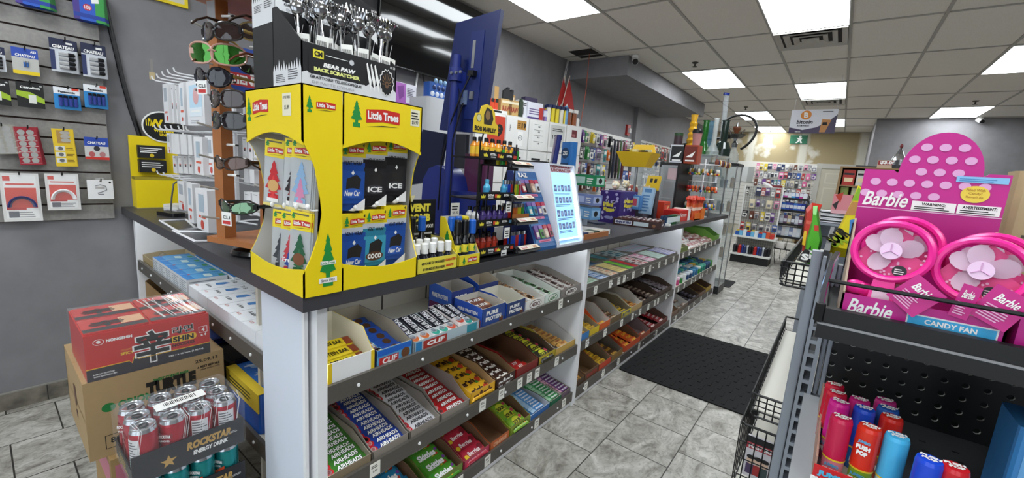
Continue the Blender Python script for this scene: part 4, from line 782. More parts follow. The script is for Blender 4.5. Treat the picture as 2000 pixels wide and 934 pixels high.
 # ---- back scratcher cartons on top of the stands
def treeline(b,x0,x1,y0,h,mat,z):
 n=22;pts=[(x0,y0-.06,z)]
 for k in range(n+1):pts.append((x0+(x1-x0)*k/n,y0+(h*random.uniform(.4,1)if k%2 else 0),z))
 b.poly(pts+[(x1,y0-.06,z)],mat)
def scratch_box(name,label,x0,y0,z0,W,D,hf,hb,n):
 """front towards +x: local x = world y"""
 t=thing(name,label,'display carton',(x0,y0,z0),pi/2);b=MB();K=mt('17171a',.45);G=mt('d9dadc',.45);T=.003
 prof=[(0,0),(D,0),(D,hb),(D*.85,hb),(0,hf)]
 for x in(0,W-T):
  v=[(x,p[0],p[1])for p in prof]+[(x+T,p[0],p[1])for p in prof];m=len(prof)
  b.add(v[:m],[tuple(range(m))[::-1]],K).add(v[m:],[tuple(range(m))],K).add(v,[(i,m+i,m+(i+1)%m,(i+1)%m)for i in range(m)],K)
 b.box(0,W,0,T,0,hf,K).box(0,W,D-T,D,0,hb,K).box(0,W,0,D,0,T,K)
 b.at(fr((0,-.0006,0),(1,0,0),(0,0,1)))
 b.rect(0,W,0,hf*.26,G);treeline(b,0,W,hf*.26,hf*.1,G,.0001)
 b.rect(W*.06,W*.62,hf*.28,hf*.72,K,.0006).rect(W*.1,W*.2,hf*.68,hf*.88,mt('e8dc3a'),.001).text('CM',W*.15,hf*.78,hf*.13,INK,w=W*.075,z=.0014,bold=.06)
 b.rect(W*.22,W*.44,hf*.79,hf*.805,WHITE,.001).disc(W*.48,hf*.78,hf*.07,mt('c8c8cc'),z=.001)
 b.text('BEAR PAW',W*.36,hf*.55,hf*.11,WHITE,w=W*.33,z=.001,bold=.06,shear=.2).text('BACK SCRATCHER',W*.34,hf*.41,hf*.1,mt('e3e68a'),w=W*.46,z=.001,bold=.06).text('GRATTOIRE TELESCOPIQUE',W*.33,hf*.2,hf*.08,INK,w=W*.52,z=.001,bold=.03).text("DE PATTE D'OURS",W*.3,hf*.08,hf*.07,mt('a9aaad'),w=W*.42,z=.001,bold=.02)
 for k in range(3):q=W*(.64+.045*k);b.poly([(q,hf*.86,.001),(q+W*.012,hf*.9,.001),(q+W*.06,hf*.45,.001),(q+W*.055,hf*.15,.001),(q+W*.02,hf*.5,.001)],WHITE)
 pts=[];
 for k in range(28):a=2*pi*k/28;r=(.95 if k%2 else 1.1);pts.append((W*.88+W*.085*r*cos(a),hf*.48+hf*.36*r*sin(a),.001))
 b.poly(pts,WHITE).poly([(W*.88+(p[0]-W*.88)*.9,hf*.48+(p[1]-hf*.48)*.92,.0014)for p in pts],INK)
 for k in range(9):a=-pi*.1+pi*1.2*k/8;b.poly([(W*.88+W*.02*cos(a),hf*.45+hf*.06*sin(a),.0018),(W*.88+W*.055*cos(a+.08),hf*.5+hf*.24*sin(a+.08),.0018),(W*.88+W*.055*cos(a-.08),hf*.5+hf*.24*sin(a-.08),.0018)],mt('8a6a48'))
 b.disc(W*.88,hf*.42,W*.025,mt('6a4c34'),hf*.1,z=.002).disc(W*.88,hf*.44,W*.012,INK,z=.0024).text('BS-23',W*.95,hf*.93,hf*.06,WHITE,w=W*.06,z=.001)
 b.at(fr((-.0006,D,0),(0,-1,0),(0,0,1))).rect(0,D,0,hf*.34,G);treeline(b,0,D,hf*.36,hf*.35,G,.0001);b.lines(D*.1,D*.45,hf*.08,hf*.3,5,mt('55555a'),.0004).lines(D*.55,D*.9,hf*.12,hf*.4,5,mt('55555a'),.0004)
 b.build('carton',t,smooth=False)
 return t
SB=scratch_box('display_carton','black and silver carton of bear paw back scratchers on the yellow stands',-1.05,.503,ZT+.5355,.268,.15,.095,.19,0)
scratch_box('display_carton','upper black back scratcher carton behind the metal claws, cut by the frame',-1.205,.512,ZT+.5355+.191,.30,.14,.09,.15,0)
MB().box(-1.345,-1.206,.512,.80,ZT+.5355,ZT+.5355+.19,mt('1b1b1e',.5)).build('carton',None,'black carton under the upper back scratcher carton','display carton')
def scratcher(grip):
 t=thing('back_scratcher','x','back scratcher');
 b=MB().cyl((0,0,0),(0,0,.07),.006,mt(grip,.5),n=10)
 b.build('grip',t)
 MB().cyl((0,0,.07),(0,0,.135),.0042,CHROME,n=10).cyl((0,0,.135),(0,0,.165),.003,CHROME,n=10).build('telescopic_rod',t)
 c=MB();c.ell((0,0,.183),(.017,.008,.02),CHROME,12,8)
 for k in range(5):
  a=-.75+.375*k;x=.019*sin(a)*1.2;z=.196+.006*cos(a)
  c.tube([(x*.6,0,z-.012),(x,-.004,z+.004),(x*1.12,-.010,z+.013),(x*1.12,-.017,z+.012),(x*1.1,-.021,z+.004)],[.0035,.0038,.0034,.0028,.0012],CHROME,6)
 c.build('claw_head',t)
 g=MB().at(FY((.012,-.012,.1))).rect(-.014,.014,-.018,.018,mt('efeee8'))
 for k in range(9):g.rect(-.011+.0025*k,-.011+.0025*k+.0013,-.008,.006,INK,.0004)
 g.rect(-.014,.014,-.018,.018,mt('efeee8'),-.0006).tube([(-.012,.018,0),(-.016,.05,.01)],.0006,WHITE,4)
 g.build('price_tag',t)
 return t
SC_=[scratcher(c)for c in('2a6ab8','b8202a','17171a','d8b82a')]
cols={0:'blue',1:'red',2:'black',3:'yellow'}
SP=[(.02,.05,2),(.045,.03,2),(.07,.07,2),(.08,.03,0),(.10,.05,0),(.115,.09,2),(.13,.03,3),(.135,.06,0),(.155,.08,2),(.165,.03,0),(.185,.06,1),(.195,.035,1),(.215,.07,2),(.225,.03,1),(.24,.06,2),(.25,.035,2),(.03,.10,0),(.06,.11,1),(.09,.11,2),(.15,.115,3)]
used=set()
for k,(u,d,c)in enumerate(SP):
 M=Matrix.Translation((-1.05-d,.503+u,ZT+.5355+.004))@Tr(0,0,0,random.uniform(-.12,.02),random.uniform(-.10,.14),pi/2+random.uniform(-.7,.5))
 lab='chrome bear claw back scratcher with %s grip standing in its carton'%cols[c]
 if c not in used:r=SC_[c];used.add(c);r.matrix_world=M;r['label']=lab;r['group']='back scratchers with %s grips'%cols[c]
 else:cp(SC_[c],M,label=lab)
a=P(772,158,0,-2.9);b_=P(812,210,0,-2.9)
t=MB().box(-2.902,-2.9,a.y,b_.y,b_.z,a.z,mt('e4e2ea')).at(FX((-2.8994,(a.y+b_.y)/2,(a.z+b_.z)/2)))
w_,h_=b_.y-a.y,a.z-b_.z
t.rect(-w_*.48,0,-h_*.48,h_*.48,mt('b46ac0')).poly([(-w_*.4,h_*.3,.0004),(-w_*.1,h_*.4,.0004),(-.02,-h_*.1,.0004),(-w_*.3,-h_*.3,.0004)],mt('8a4a9a')).rect(-w_*.5,w_*.5,-h_*.5,-h_*.38,mt('b46ac0'),.0004).lines(.06*w_,.42*w_,-.1*h_,.35*h_,6,mt('6a6a78'),.0004)
t.build('poster',None,'purple and white poster standing behind the vent clip stand','poster')
MB().box(-2.95,-2.905,a.y-.02,b_.y+.02,1.0,b_.z+.05,LGREY).build('sign_holder',None,'pale upright board that carries the purple poster','board')
# ---- sunglasses carousel
WOOD=mt('a8693a',.45,noise=.12,scale=30.);WOOD2=mt('8a5630',.5,noise=.1,scale=30.);GR=mt('b5b3ae',.35)
t=thing('sunglasses_rack','wooden sunglasses carousel with posts and white pegs on a black turntable','sunglasses rack',(-1.625,.625,ZT),rad(18))
MB().lathe([(0,0),(.09,0),(.095,.008),(.088,.022),(.03,.03),(.03,.045),(0,.045)],mt('0e0e10',.15),24).build('turntable',t)
MB().box(-.115,.115,-.112,.115,.045,.065,WOOD).build('base_board',t)
ZP=.83
MB().box(-.14,.145,-.17,.13,ZP,ZP+.028,WOOD).build('top_board',t)
posts=[(-.055,-.085),(.085,.03),(-.06,.085)]
for i,(x,y)in enumerate(posts):
 p=MB().box(x-.02,x+.02,y-.02,y+.02,.065,ZP,WOOD).build('post',t)
 for k in range(7):
  z=.13+.1*k
  if i==0:
   MB().cyl((x-.005,y-.02,z),(x-.01,y-.075,z+.012),.0034,GR,n=8).build('peg',p)
   MB().cyl((x+.02,y,z+.05),(x+.055,y+.004,z+.05),.0042,WHITE,n=8).cyl((x+.055,y+.004,z+.05),(x+.065,y+.004,z+.05),.003,BLACK,n=8).build('peg',p)
  if i==1:
   MB().cyl((x-.02,y,z+.04),(x-.075,y-.004,z+.045),.0042,WHITE if k<4 else GR,n=8).build('peg',p);MB().cyl((x+.02,y,z),(x+.06,y,z+.005),.004,GR,n=8).build('peg',p)
  if i==2:MB().cyl((x-.02,y,z),(x-.07,y,z+.008),.004,GR,n=8).build('peg',p)
lb=MB().at(FY((-.055,-.106,ZP-.06))).rect(-.018,.018,-.05,.05,mt('9a9a9c'));lb.build('grey_label',t)
def sunglasses(lab,px,frame,lens,style,yaw,temple=None,scale=1.12,pit=0.,tagc=None,yp=.465):
 t=thing('sunglasses',lab,'sunglasses',P(px[0],px[1],1,yp),yaw);F=mt(frame,.2,coat=.5);Lm=mt(lens[0],.06,lens[1]if lens[1]>.6 else 0.,coat=.6);Tm=mt(temple or frame,.25)
 t.scale=(scale,)*3;t.rotation_euler=(pit,0,yaw)
 w,h={'wide':(.034,.022),'round':(.03,.025),'shield':(.038,.026),'sport':(.036,.017)}[style]
 fr_=MB()
 def ring(cx,s):
  n=18;out=[]
  for k in range(n):
   a=2*pi*k/n;e=2.6 if style in('wide','shield')else 2
   x=w*abs(cos(a))**(2/e)*(1 if cos(a)>=0 else-1);z=h*abs(sin(a))**(2/e)*(1 if sin(a)>=0 else-1)
   if style=='sport':z+=.005*x*s/w
   X=cx+x;out.append((X,.012*(abs(X)/.07)**2*2,z))
  return out
 for s in(-1,1):
  r_=ring(s*.036,s);fr_.tube(r_,.0028 if style!='sport' else .0022,F,6,True)
  c=(s*.036,.012*(.036/.07)**2*2-.002,0);l=MB().add([c]+r_,[(0,1+k,1+(k+1)%18)for k in range(18)],Lm);l.build('lens',t)
 fr_.tube([(-.01,.0,.006),(0,-.003,.009),(.01,.0,.006)],.0025,F)
 for s in(-1,1):fr_.box(s*.064-.006,s*.064+.006,.018,.028,-.002,.012,F)
 fr_.build('frame',t)
 for s in(-1,1):MB().tube([(s*.07,.024,.006),(s*.071,.07,.006),(s*.069,.11,.004),(s*.066,.14,-.012),(s*.064,.155,-.026)],[.005,.0045,.003,.003,.0025],Tm,6).build('temple',t)
 if tagc:
  g=MB().at(FY((0,-.012,-.03))).rect(-.018,.018,-.018,.018,WHITE).text('CLI',0,.004,.009,INK,w=.026,z=.0005).rect(-.014,.014,-.014,-.005,mt('c83a3a'),.0005);g.rect(-.018,.018,-.018,.018,WHITE,-.0006).build('price_tag',t)
yw=rad(20)
sunglasses('brown lens sunglasses with gold chain temples, topmost on the wooden post',(418,60),'1a1414',('2f201c',.4),'wide',yw,'b89a5a')
sunglasses('pink framed sunglasses with green mirror lenses, second from the top',(414,104),'c99a8a',('3f8a2a',.8),'shield',rad(40),'a08068',pit=.1)
sunglasses('large round black sunglasses with leopard temples, above the hanging paper tag',(402,150),'141420',('15131f',.5),'round',yw,'a88a4a',tagc=1)
sunglasses('brown tinted wraparound sunglasses in the middle of the wooden post',(430,192),'251a1a',('33231f',.4),'wide',rad(16),'2a1d18')
sunglasses('black wraparound sunglasses with pale ring emblem on the wide temple',(432,235),'141416',('1d181b',.4),'wide',rad(14))
sunglasses('brown amber sunglasses hanging alone below the bare pegs',(437,318),'2a1a12',('55301a',.5),'sport',rad(14),'3a2418')
sunglasses('black sport sunglasses with green mirror lenses, lowest, with white paper tag',(450,405),'121212',('6a8a6a',.8),'sport',rad(18),tagc=1)
sunglasses('gold framed sunglasses seen from behind on the far wooden post',(512,62),'a08a5a',('3a2a24',.3),'round',rad(200),'2a1a12',yp=.62)
sunglasses('dark round sunglasses on the far wooden post',(512,128),'1a1a1a',('2a2426',.4),'round',rad(200),'6a3a2a',yp=.62)
# ---- white phone accessory boxes on a wire rack
WIRE=mt('e9e9ec',.3)
t=thing('wire_rack','white wire spinner rack carrying slim white phone boxes','rack',(-2.35,.80,ZT))
r_=MB().cyl((0,0,.01),(0,0,.70),.012,WIRE);
for a in range(4):r_.tube([(0,0,.01),(.12*cos(a*pi/2+.4),.12*sin(a*pi/2+.4),.006)],.005,WIRE)
r_.build('pole',t)
for z in(.22,.44,.68):
 MB().tube([(-.42,-.06,z),(.38,-.06,z)],.004,WIRE).tube([(-.42,-.06,z),(-.42,.05,z),(.38,.05,z),(.38,-.06,z)],.003,WIRE).tube([(0,0,z),(0,-.06,z)],.004,WIRE).build('hook_bar',t)
hk=MB().tube([(0,0,0),(0,-.16,0),(0,-.172,.006),(0,-.176,.02)],.0032,WIRE).mesh('hook')
def hookat(px,py,lab):
 p=P(px,py,1,.60);inst(hk,'wire_hook',Matrix.Translation((p.x,.745,p.z-.01)),lab,'hook',lab+'s')
for px,py in((312,155),(322,151),(333,147),(344,143),(356,140)):hookat(px,py,'white wire hook in the top tier of the phone box rack')
for px,py in((317,250),(327,250),(338,250),(350,251),(365,252),(380,253)):hookat(px,py,'white wire hook in the middle tier of the phone box rack')
for px,py in((322,338),(335,341),(350,345),(366,348)):hookat(px,py,'white wire hook in the lower tier of the phone box rack')
def pbox(px,yp,depth,lab,kind,grp=None):
 x0,y0,x1,y1=px;a=P(x0,y0,1,yp);b_=P(x1,y1,1,yp);w_=b_.x-a.x;h_=a.z-b_.z
 b=MB().box(0,w_,0,depth,-h_,0,mt('e6e6e8',.35));b.at(FY((w_/2,-.0005,-h_/2)))
 if kind==1:b.rect(-w_*.3,w_*.3,h_*.05,h_*.4,mt('a9b0b8')).rect(-w_*.3,w_*.25,-h_*.25,-h_*.2,mt('d07a6a')).disc(w_*.2,-h_*.38,w_*.16,mt('c0423a'),z=.0003)
 if kind==2:b.rect(-w_*.34,w_*.38,-h_*.1,h_*.4,mt('bcd8ea')).rect(-w_*.34,w_*.38,-h_*.3,-h_*.1,mt('dfe9f0'),.0002).disc(.05*w_,h_*.15,w_*.16,mt('d8a8a8'),z=.0003).rect(-w_*.25,w_*.25,-h_*.2,-h_*.16,WHITE,.0004).lines(-w_*.3,w_*.3,-h_*.45,-h_*.36,2,mt('a0a0a8'),.0003)
 if kind==3:b.rect(-w_*.2,w_*.2,-.02*h_,h_*.04,mt('c0423a')).rect(-w_*.2,w_*.2,-.12*h_,-.02*h_,mt('3a3a40')).lines(-w_*.3,w_*.3,h_*.38,h_*.44,1,mt('8a8a90'))
 if kind==4:b.rect(-w_*.25,w_*.2,-h_*.05,h_*.38,mt('a8b8c4')).rect(-w_*.3,w_*.3,-h_*.2,-h_*.14,mt('d8604a')).disc(0,-h_*.36,w_*.14,mt('c84a3a'),z=.0003)
 b.build('phone_accessory_box',None,lab,'box',grp,loc=(a.x,yp,a.z))
B_=[((317,165,331,240),.62,.03,'slim white phone box at the wall end of the top tier',1),((333,166,341,241),.625,.03,'narrow white phone box with red mark, second in the top tier',3),((341.5,167,348,241),.63,.03,'narrow white phone box with red mark, third in the top tier',3),((348.5,163,362,244),.61,.035,'white phone box with red badge beside the picture screen box',4),((363,160,401,245),.60,.035,'wide white box with pale blue picture screen on the top tier',2),((404,168,416,244),.63,.03,'white phone box hidden behind the sunglasses, top tier',3),((419,166,434,245),.63,.03,'white phone box right beside the wooden post, top tier',3),((325,260,334,300),.63,.03,'short white phone box at the wall end of the middle tier',1),((334.5,261,351,302),.625,.03,'plain white phone box second in the middle tier',0),((351.5,262,366,303),.625,.03,'plain white phone box third in the middle tier',0),((366.5,263,376,303),.625,.03,'plain white phone box fourth in the middle tier',0),((337,304,346,339),.66,.03,'white phone box hanging lowest behind the middle tier, near the wall',3),((347,304,357,339),.66,.03,'second white phone box hanging lowest behind the middle tier',3),((358,304,367,340),.66,.03,'third white phone box hanging lowest behind the middle tier',3),((368,304,377,341),.66,.03,'fourth white phone box hanging lowest behind the middle tier',3),((377.5,267,398,343),.59,.03,'white phone box with red print in front of the middle tier',4),((400,265,418,342),.61,.03,'white phone box with grey band beside the wooden post',1),((419,267,436,335),.63,.03,'white phone box half covered by the wooden post, middle tier',3),((346,353,362,412),.63,.03,'white phone box tilted in the lower tier near the wall',1),((364,357,379,437),.59,.03,'tall white phone box with blue window in the lower tier',4),((381,367,408,455),.565,.035,'tallest white phone box with red badge, standing on the counter',4),((409,370,421,454),.60,.03,'white phone box behind the white paper tag',3),((422,370,436,454),.61,.03,'white phone box right beside the wooden post, lower tier',3),((474,208,484,240),.72,.03,'white phone box seen between the wooden posts, top',3),((473,268,483,312),.72,.03,'white phone box between the wooden posts, middle tier first',3),((484,270,494,314),.72,.03,'white phone box between the wooden posts, middle tier second',3),((495,276,505,320),.72,.03,'white phone box between the wooden posts, middle tier third',3),((476,330,486,358),.72,.03,'white phone box between the wooden posts, below the amber sunglasses',0),((487,331,497,359),.72,.03,'second white phone box between the posts below the amber sunglasses',0),((476,374,491,422),.70,.03,'white phone box with black mark behind the lowest sunglasses',3),((492,375,507,423),.70,.03,'white phone box with black mark next to the corner stand',3)]
for a,yp,d,lab,k in B_:pbox(a,yp,d,lab,k)
for i,pts in enumerate((((312,431),(363,429),(383,446),(346,451)),((338,451),(395,453),(437,457),(420,470),(383,472)))):
 MB().tube([P(x,y,2,ZT+.005)for x,y in pts],.005,WIRE,6,True).build('wire_loop_stand',None,('white wire loop base on the counter by the yellow stand','white wire loop base on the counter beside the wooden carousel')[i],'wire stand')
 MB().poly([P(x,y,2,ZT+.002)for x,y in pts],mt('2c2c30',.3)).build('dark_plate',None,('dark plate inside the white wire loop by the yellow stand','dark plate inside the white wire loop beside the carousel')[i],'plate')
MB().at(Tr(-2.72,.62,ZT,0,0,.3)).rbox(-.07,.07,-.03,.03,0,.02,BLACK,.01).tube([(.0,.0,.02),(-.02,.02,.09),(-.05,.05,.16),(-.04,.1,.2)],.004,BLACK).build('phone_charger',None,'black phone cradle with curled cable by the wire rack','charger')
for k in range(4):MB().box(-.05,.05,-.035,.035,0,.012,mt(('e8e4da','d8d8dc','eceae4','dcd8ce')[k])).build('leaflet_stack',None,'small stack of white leaflets beside the yellow brochure stand','leaflets','white leaflet stacks',loc=(-2.82+.004*k,.67,ZT+.0125*k),rz=.3+.05*k)
MB().box(0,.02,-.13,.12,-.1,.1,mt('24479a')).at(FX((.0206,0,0))).rect(-.12,.04,-.05,.0,mt('b82a30')).text('FRIEND',-.03,-.025,.035,WHITE,w=.13,z=.0005,bold=.04).build('package',None,'blue boxed product with red lettered panel behind the carousel','box',loc=P(487,148,0,-2.0))
# ---- yellow brochure stand by the wall
t=thing('brochure_stand','yellow money transfer brochure stand','brochure stand',(-3.155,.55,ZT));t['label']='yellow money transfer brochure stand by the wall with round black sign'
b=MB();b.box(0,.02,0,.215,0,.40,YEL).box(.02,.10,0,.215,0,.16,YEL).hex8([(.02,0,.16),(.10,0,.16),(.10,.215,.16),(.02,.215,.16)],[(.02,0,.175),(.085,0,.175),(.085,.215,.175),(.02,.215,.175)],mt('8a7a14'));b.box(0,.102,-.001,.216,0,.006,mt('9a9060'))
b.build('stand_body',t)
for k,z in enumerate((.20,.28)):
 q=MB().box(.02,.06-.015*k,.03,.15,z,z+.07,mt('1b1b1c'));q.at(FX((.0606-.015*k,.09,z+.035))).lines(-.05,.05,-.005,.028,3,WHITE).disc(-.0,-.02,.01,mt('e0c02a'),z=.0004);q.build('brochure',t)
o=MB().at(FX((.025,.155,.46))).disc(0,0,.098,WHITE,.088,n=32).disc(0,0,.09,mt('121212'),.08,z=.0006,n=32).text('W',-.035,.018,.045,YEL,z=.0012,bold=.05).text('WESTERN',0,-.022,.016,YEL,w=.09,z=.0012,bold=.05).text('UNION',.01,-.044,.016,YEL,w=.06,z=.0012,bold=.05)
for k in range(3):o.rect(-.078+.009*k,-.074+.009*k,.0,.036,YEL,.0012)
o.at(Matrix.Identity(4)).hex8([(.022,.155+.098*a,.46+.088*c)for a,c in((-.7,-.7),(.7,-.7),(.7,.7),(-.7,.7))],[(.0248,.155+.098*a,.46+.088*c)for a,c in((-.7,-.7),(.7,-.7),(.7,.7),(-.7,.7))],WHITE)
o.build('round_sign',t,smooth=False)
# ================================================================ countertop, middle and far end
def bottle(h,r,body,cap,label=None,neck=.45,caph=.25,capr=.6,band=None):
 b=MB();zc=h*(1-caph);m=mt(body,.2);c=mt(cap,.3)
 b.lathe([(0,0),(r*.9,0),(r,h*.03),(r,zc*.72),(r*neck,zc*.95),(r*neck,zc)],m,14)
 b.lathe([(r*capr,zc),(r*capr,h*.97),(r*capr*.8,h),(0,h)],c,14)
 if label:b.lathe([(r*1.02,h*.08),(r*1.02,zc*.66)],mt(label,.4),14)
 if band:b.lathe([(r*1.03,zc*.40),(r*1.03,zc*.66)],mt(band,.4),14)
 return b
def bmesh_(b):return b.mesh('bottle')
def spray(lab):
 b=bottle(.095,.0155,'191c2a','f4f4f2',lab,caph=.38,capr=.8);return bmesh_(b)
def tall(cap,base):
 b=bottle(.165,.0165,'14141a',cap,base,caph=.32,capr=.85,band='e6d63a')
 b.at(FX((.0174,0,.062))).poly([(x,y,0)for x,y,z in tree_pts(0,-.012,.012,.022)],GREEN)
 return bmesh_(b)
t,W,D=tray('counter_tray','yellow tray of white capped spray bottles right of the vent clip stand',.874,1.062,ZT,'e8d84a','cdbf6a',.052,.10,.15,x=-1.056,cut=.5,rim='d8c82a',side='e8d84a',extra=lambda b,W,d,hf,hb:b.at(fr((W/2,-.0008,hf/2),(1,0,0),(0,0,1))).text('48 HOURS OF FRESHNESS',-W*.12,.009,.009,INK,w=W*.56,bold=.04,shear=.15).text('GUARANTEED',W*.32,.011,.009,REDL,w=W*.28,bold=.04,shear=.15).text('48 HEURES DE FRAICHEUR',-W*.1,-.011,.009,INK,w=W*.54,bold=.04,shear=.15).text('GARANTIE',W*.3,-.009,.009,REDL,w=W*.2,bold=.04,shear=.15))
sl=[('2d3a6a','navy'),('8a3a2a','red brown'),('2a5ab0','blue'),('6a2a2a','maroon'),('c9c6c0','white'),]
for k,(c,n)in enumerate(sl):inst(spray(c),'spray_bottle',Matrix.Translation((-1.085,.895+.036*k,ZT+.004)),'small white capped spray bottle with %s label, front row of the yellow tray'%n,'spray bottle','spray bottles')
for k in range(4):inst(spray('39302a'),'spray_bottle',Matrix.Translation((-1.118,.90+.034*k,ZT+.012)),'white capped spray bottle in the second row of the yellow tray','spray bottle','second row spray bottles')
for k,(c,n)in enumerate((('e8d22a','yellow'),('121214','black'),('1f5fc0','blue'))):inst(tall(c,'2a2a30'),'spray_bottle',Matrix.Translation((-1.165,.892+.045*k,ZT+.014)),'tall black spray bottle with %s cap at the back of the spray tray'%n,'spray bottle','tall spray bottles')
b=MB().box(-.003,0,-.10,.09,0,.235,mt('121214',.4)).at(FX((.0006,0,0))).text('VENT',.015,.205,.03,mt('efe04a'),w=.1,bold=.06).text('BOMB',.015,.168,.03,mt('efe04a'),w=.1,bold=.06).text('BLOW YOU AWAY!',.02,.135,.014,WHITE,w=.12,bold=.04).lines(-.06,.08,.06,.12,4,mt('c8c8c8')).poly([(-.05,.225,0),(-.02,.228,0),(-.01,.25,0),(-.045,.248,0)],mt('e8dfae'))
b.build('backing_card',None,'black card with yellow lettering behind the spray bottles','sign card',loc=(-1.20,.985,ZT),smooth=False)
t,W,D=tray('counter_tray','yellow and white tray of tall vent bottles beside the spray tray',1.066,1.185,ZT,'e8d22a','d8d4ca',.042,.175,.11,x=-1.056,cut=.75,side='e8d22a',rim='e8d22a',extra=lambda b,W,d,hf,hb:(b.at(fr((W/2,-.0008,hf/2),(1,0,0),(0,0,1))),lt_logo(b,.014,0,.05),b.poly(tree_pts(-.03,-.014,.018,.028),GREEN),b.at(fr((-.0008,d*.6,hb*.45),(0,-1,0),(0,0,1))).poly(tree_pts(0,-.02,.04,.07),GREEN)))
for k,(c,n)in enumerate((('121214','black'),('121214','black'),('1f5fc0','blue'))):inst(tall(c,'26427a' if k==2 else '1c1c20'),'spray_bottle',Matrix.Translation((-1.085+.002*k,1.085+.036*k,ZT+.005)),'tall bottle with %s cap in the front row of the white backed tray'%n,'spray bottle','front row tall bottles, %s'%n)
for k,(c,n)in enumerate((('1f5fc0','blue'),('1f5fc0','blue'),('e8d22a','yellow'))):inst(tall(c,'1c1c20'),'spray_bottle',Matrix.Translation((-1.125,1.09+.036*k,ZT+.012)),'tall bottle with %s cap in the back row of the white backed tray'%n,'spray bottle','back row tall bottles, %s'%n)
MB().box(-.002,0,-.022,.022,0,.05,mt('dcd8cc')).at(FX((.0005,0,0))).text('$5.70',0,.012,.012,INK,w=.03).lines(-.018,.018,.024,.044,2,INK).build('price_card',None,'white price card standing above the tall vent bottles','price card',loc=(-1.15,1.13,ZT+.175))
BK=mt('101013',.35)
R0,R1=1.195,1.42
t=thing('wire_display_rack','black wire rack with four tiers of small energy shot bottles','rack',(-1.10,R0,ZT),pi/2)
w_=R1-R0
f=MB().box(-.01,w_+.14,-.04,.15,0,.008,BK)
f.build('base_plate',t)
for x in(0,w_):
 for y in(.0,.15):MB().cyl((x,y,.008),(x,y,.47),.0035,BK,n=6).build('upright',t)
TZ=(.025,.135,.245,.405)
def crown(b,x,y,s,z=.0006):b.poly([(x-s,y-s*.6,z),(x+s,y-s*.6,z),(x+s*1.2,y+s*.5,z),(x+s*.5,y,z),(x,y+s*.8,z),(x-s*.5,y,z),(x-s*1.2,y+s*.5,z)],mt('e2d23a'))
for k,z in enumerate(TZ):
 s=MB().box(-.005,w_+.005,-.02 if k==0 else 0,.15,z-.006,z,BK).box(-.005,w_+.005,-.022 if k==0 else-.004,-.02 if k==0 else-.001,z-.006,z+.026,BK)
 s.at(fr((0,-.0225 if k==0 else-.0045,z+.01),(1,0,0),(0,0,1)));crown(s,.03,0,.011);crown(s,w_*.55,0,.011)
 s.text('EXTRA',.075,.004,.009,WHITE,w=.035,bold=.05,z=.0006).text('EXTRA',w_*.78,.004,.009,WHITE,w=.035,bold=.05,z=.0006).rect(.1,.118,-.006,.008,mt('c8402a'),.0004).rect(w_*.9,w_*.99,-.006,.008,mt('c8402a')if k in(0,3)else mt('7ab8e0'),.0004).rect(.06,.09,-.009,-.004,mt('a8a8a8'),.0004)
 s.build('tier',t)
for k,(x,z)in enumerate(((w_*.75,.115),(w_*.75,.225),(w_*.7,.02))):
 g=MB().box(-.017,.017,-.026,-.0245,-.045,0,WHITE);g.at(fr((0,-.0265,-.022),(1,0,0),(0,0,1))).lines(-.013,.013,-.016,.016,3,INK);o=g.build('price_tag',t);o.location=(x,0,z+.01)
shot={}
def shotb(body,cap,lab):
 b=bottle(.075,.0155,body,cap,None,neck=.5,caph=.2,capr=.55);b.lathe([(.0159,.010),(.0159,.04)],mt(lab,.35),14);b.at(FX((.0165,0,.026))).text('5',0,0,.012,INK,bold=.06);return b.mesh('energy_shot')
def shots(k,body,cap,lab,xs,name,rows=2):
 me=shotb(body,cap,lab)
 for r in range(rows):
  for x in xs:inst(me,'energy_shot',Matrix.Translation((-1.10-.02-.034*r,R0+x+.004*r,ZT+TZ[k]+.001)),'%s energy shot bottle on the black rack'%name,'energy shot','%s energy shots'%name)
shots(3,'e8962e','1a1a1c','f0c23a',(.02,.055,.092,.13,.168,.205),'orange yellow, top tier')
shots(2,'4fb0d8','4fb0d8','3f9acb',(.075,.185),'light blue, third tier',1)
shots(1,'3a2a6a','14141a','4a3a7a',(.06,.095,.13,.165,.2),'purple and black, second tier');shots(1,'d8d8dc','14141a','c9c9d0',(.015,),'white, second tier')
shots(0,'8a2a1c','1a1212','a8321f',(.03,.068,.105,.142),'red, lowest tier')
h=MB().prism([(-.07,0),(.075,0),(.075,.035),(.055,.05),(.05,.085),(.03,.105),(0,.112),(-.03,.1),(-.038,.075),(-.06,.07),(-.068,.05)],-.0015,.0015,mt('e8c832',.4))
h.at(Tr(0,0,.002)).poly([(-.012,.035,0),(.032,.035,0),(.042,.06,0),(.03,.092,0),(.0,.1,0),(-.015,.07,0)],mt('2a2218')).disc(.008,.07,.014,mt('8a6a42'),.018,z=.0004).text('BOB MARLEY',0,.016,.018,INK,w=.125,bold=.05,z=.0004).disc(-.042,.055,.014,mt('3a3a30'),z=.0004).disc(-.042,.055,.012,mt('d8d0a0'),z=.0006)
tag(h.build('header_card',None,smooth=False),'yellow lighter card standing on the energy shot rack','sign card');bpy.data.objects[-1]if False else None
hc=[o for o in COL.objects if o.name=='header_card'][0];hc['label']='yellow cut out lighter card with dark portrait above the energy shots';hc.matrix_world=FX((-1.13,1.252,ZT+.497))
MB().tube([(-1.16,1.25,ZT+.4),(-1.135,1.25,ZT+.51)],.003,BK).build('card_post',None,'thin black post that carries the yellow lighter card','post')
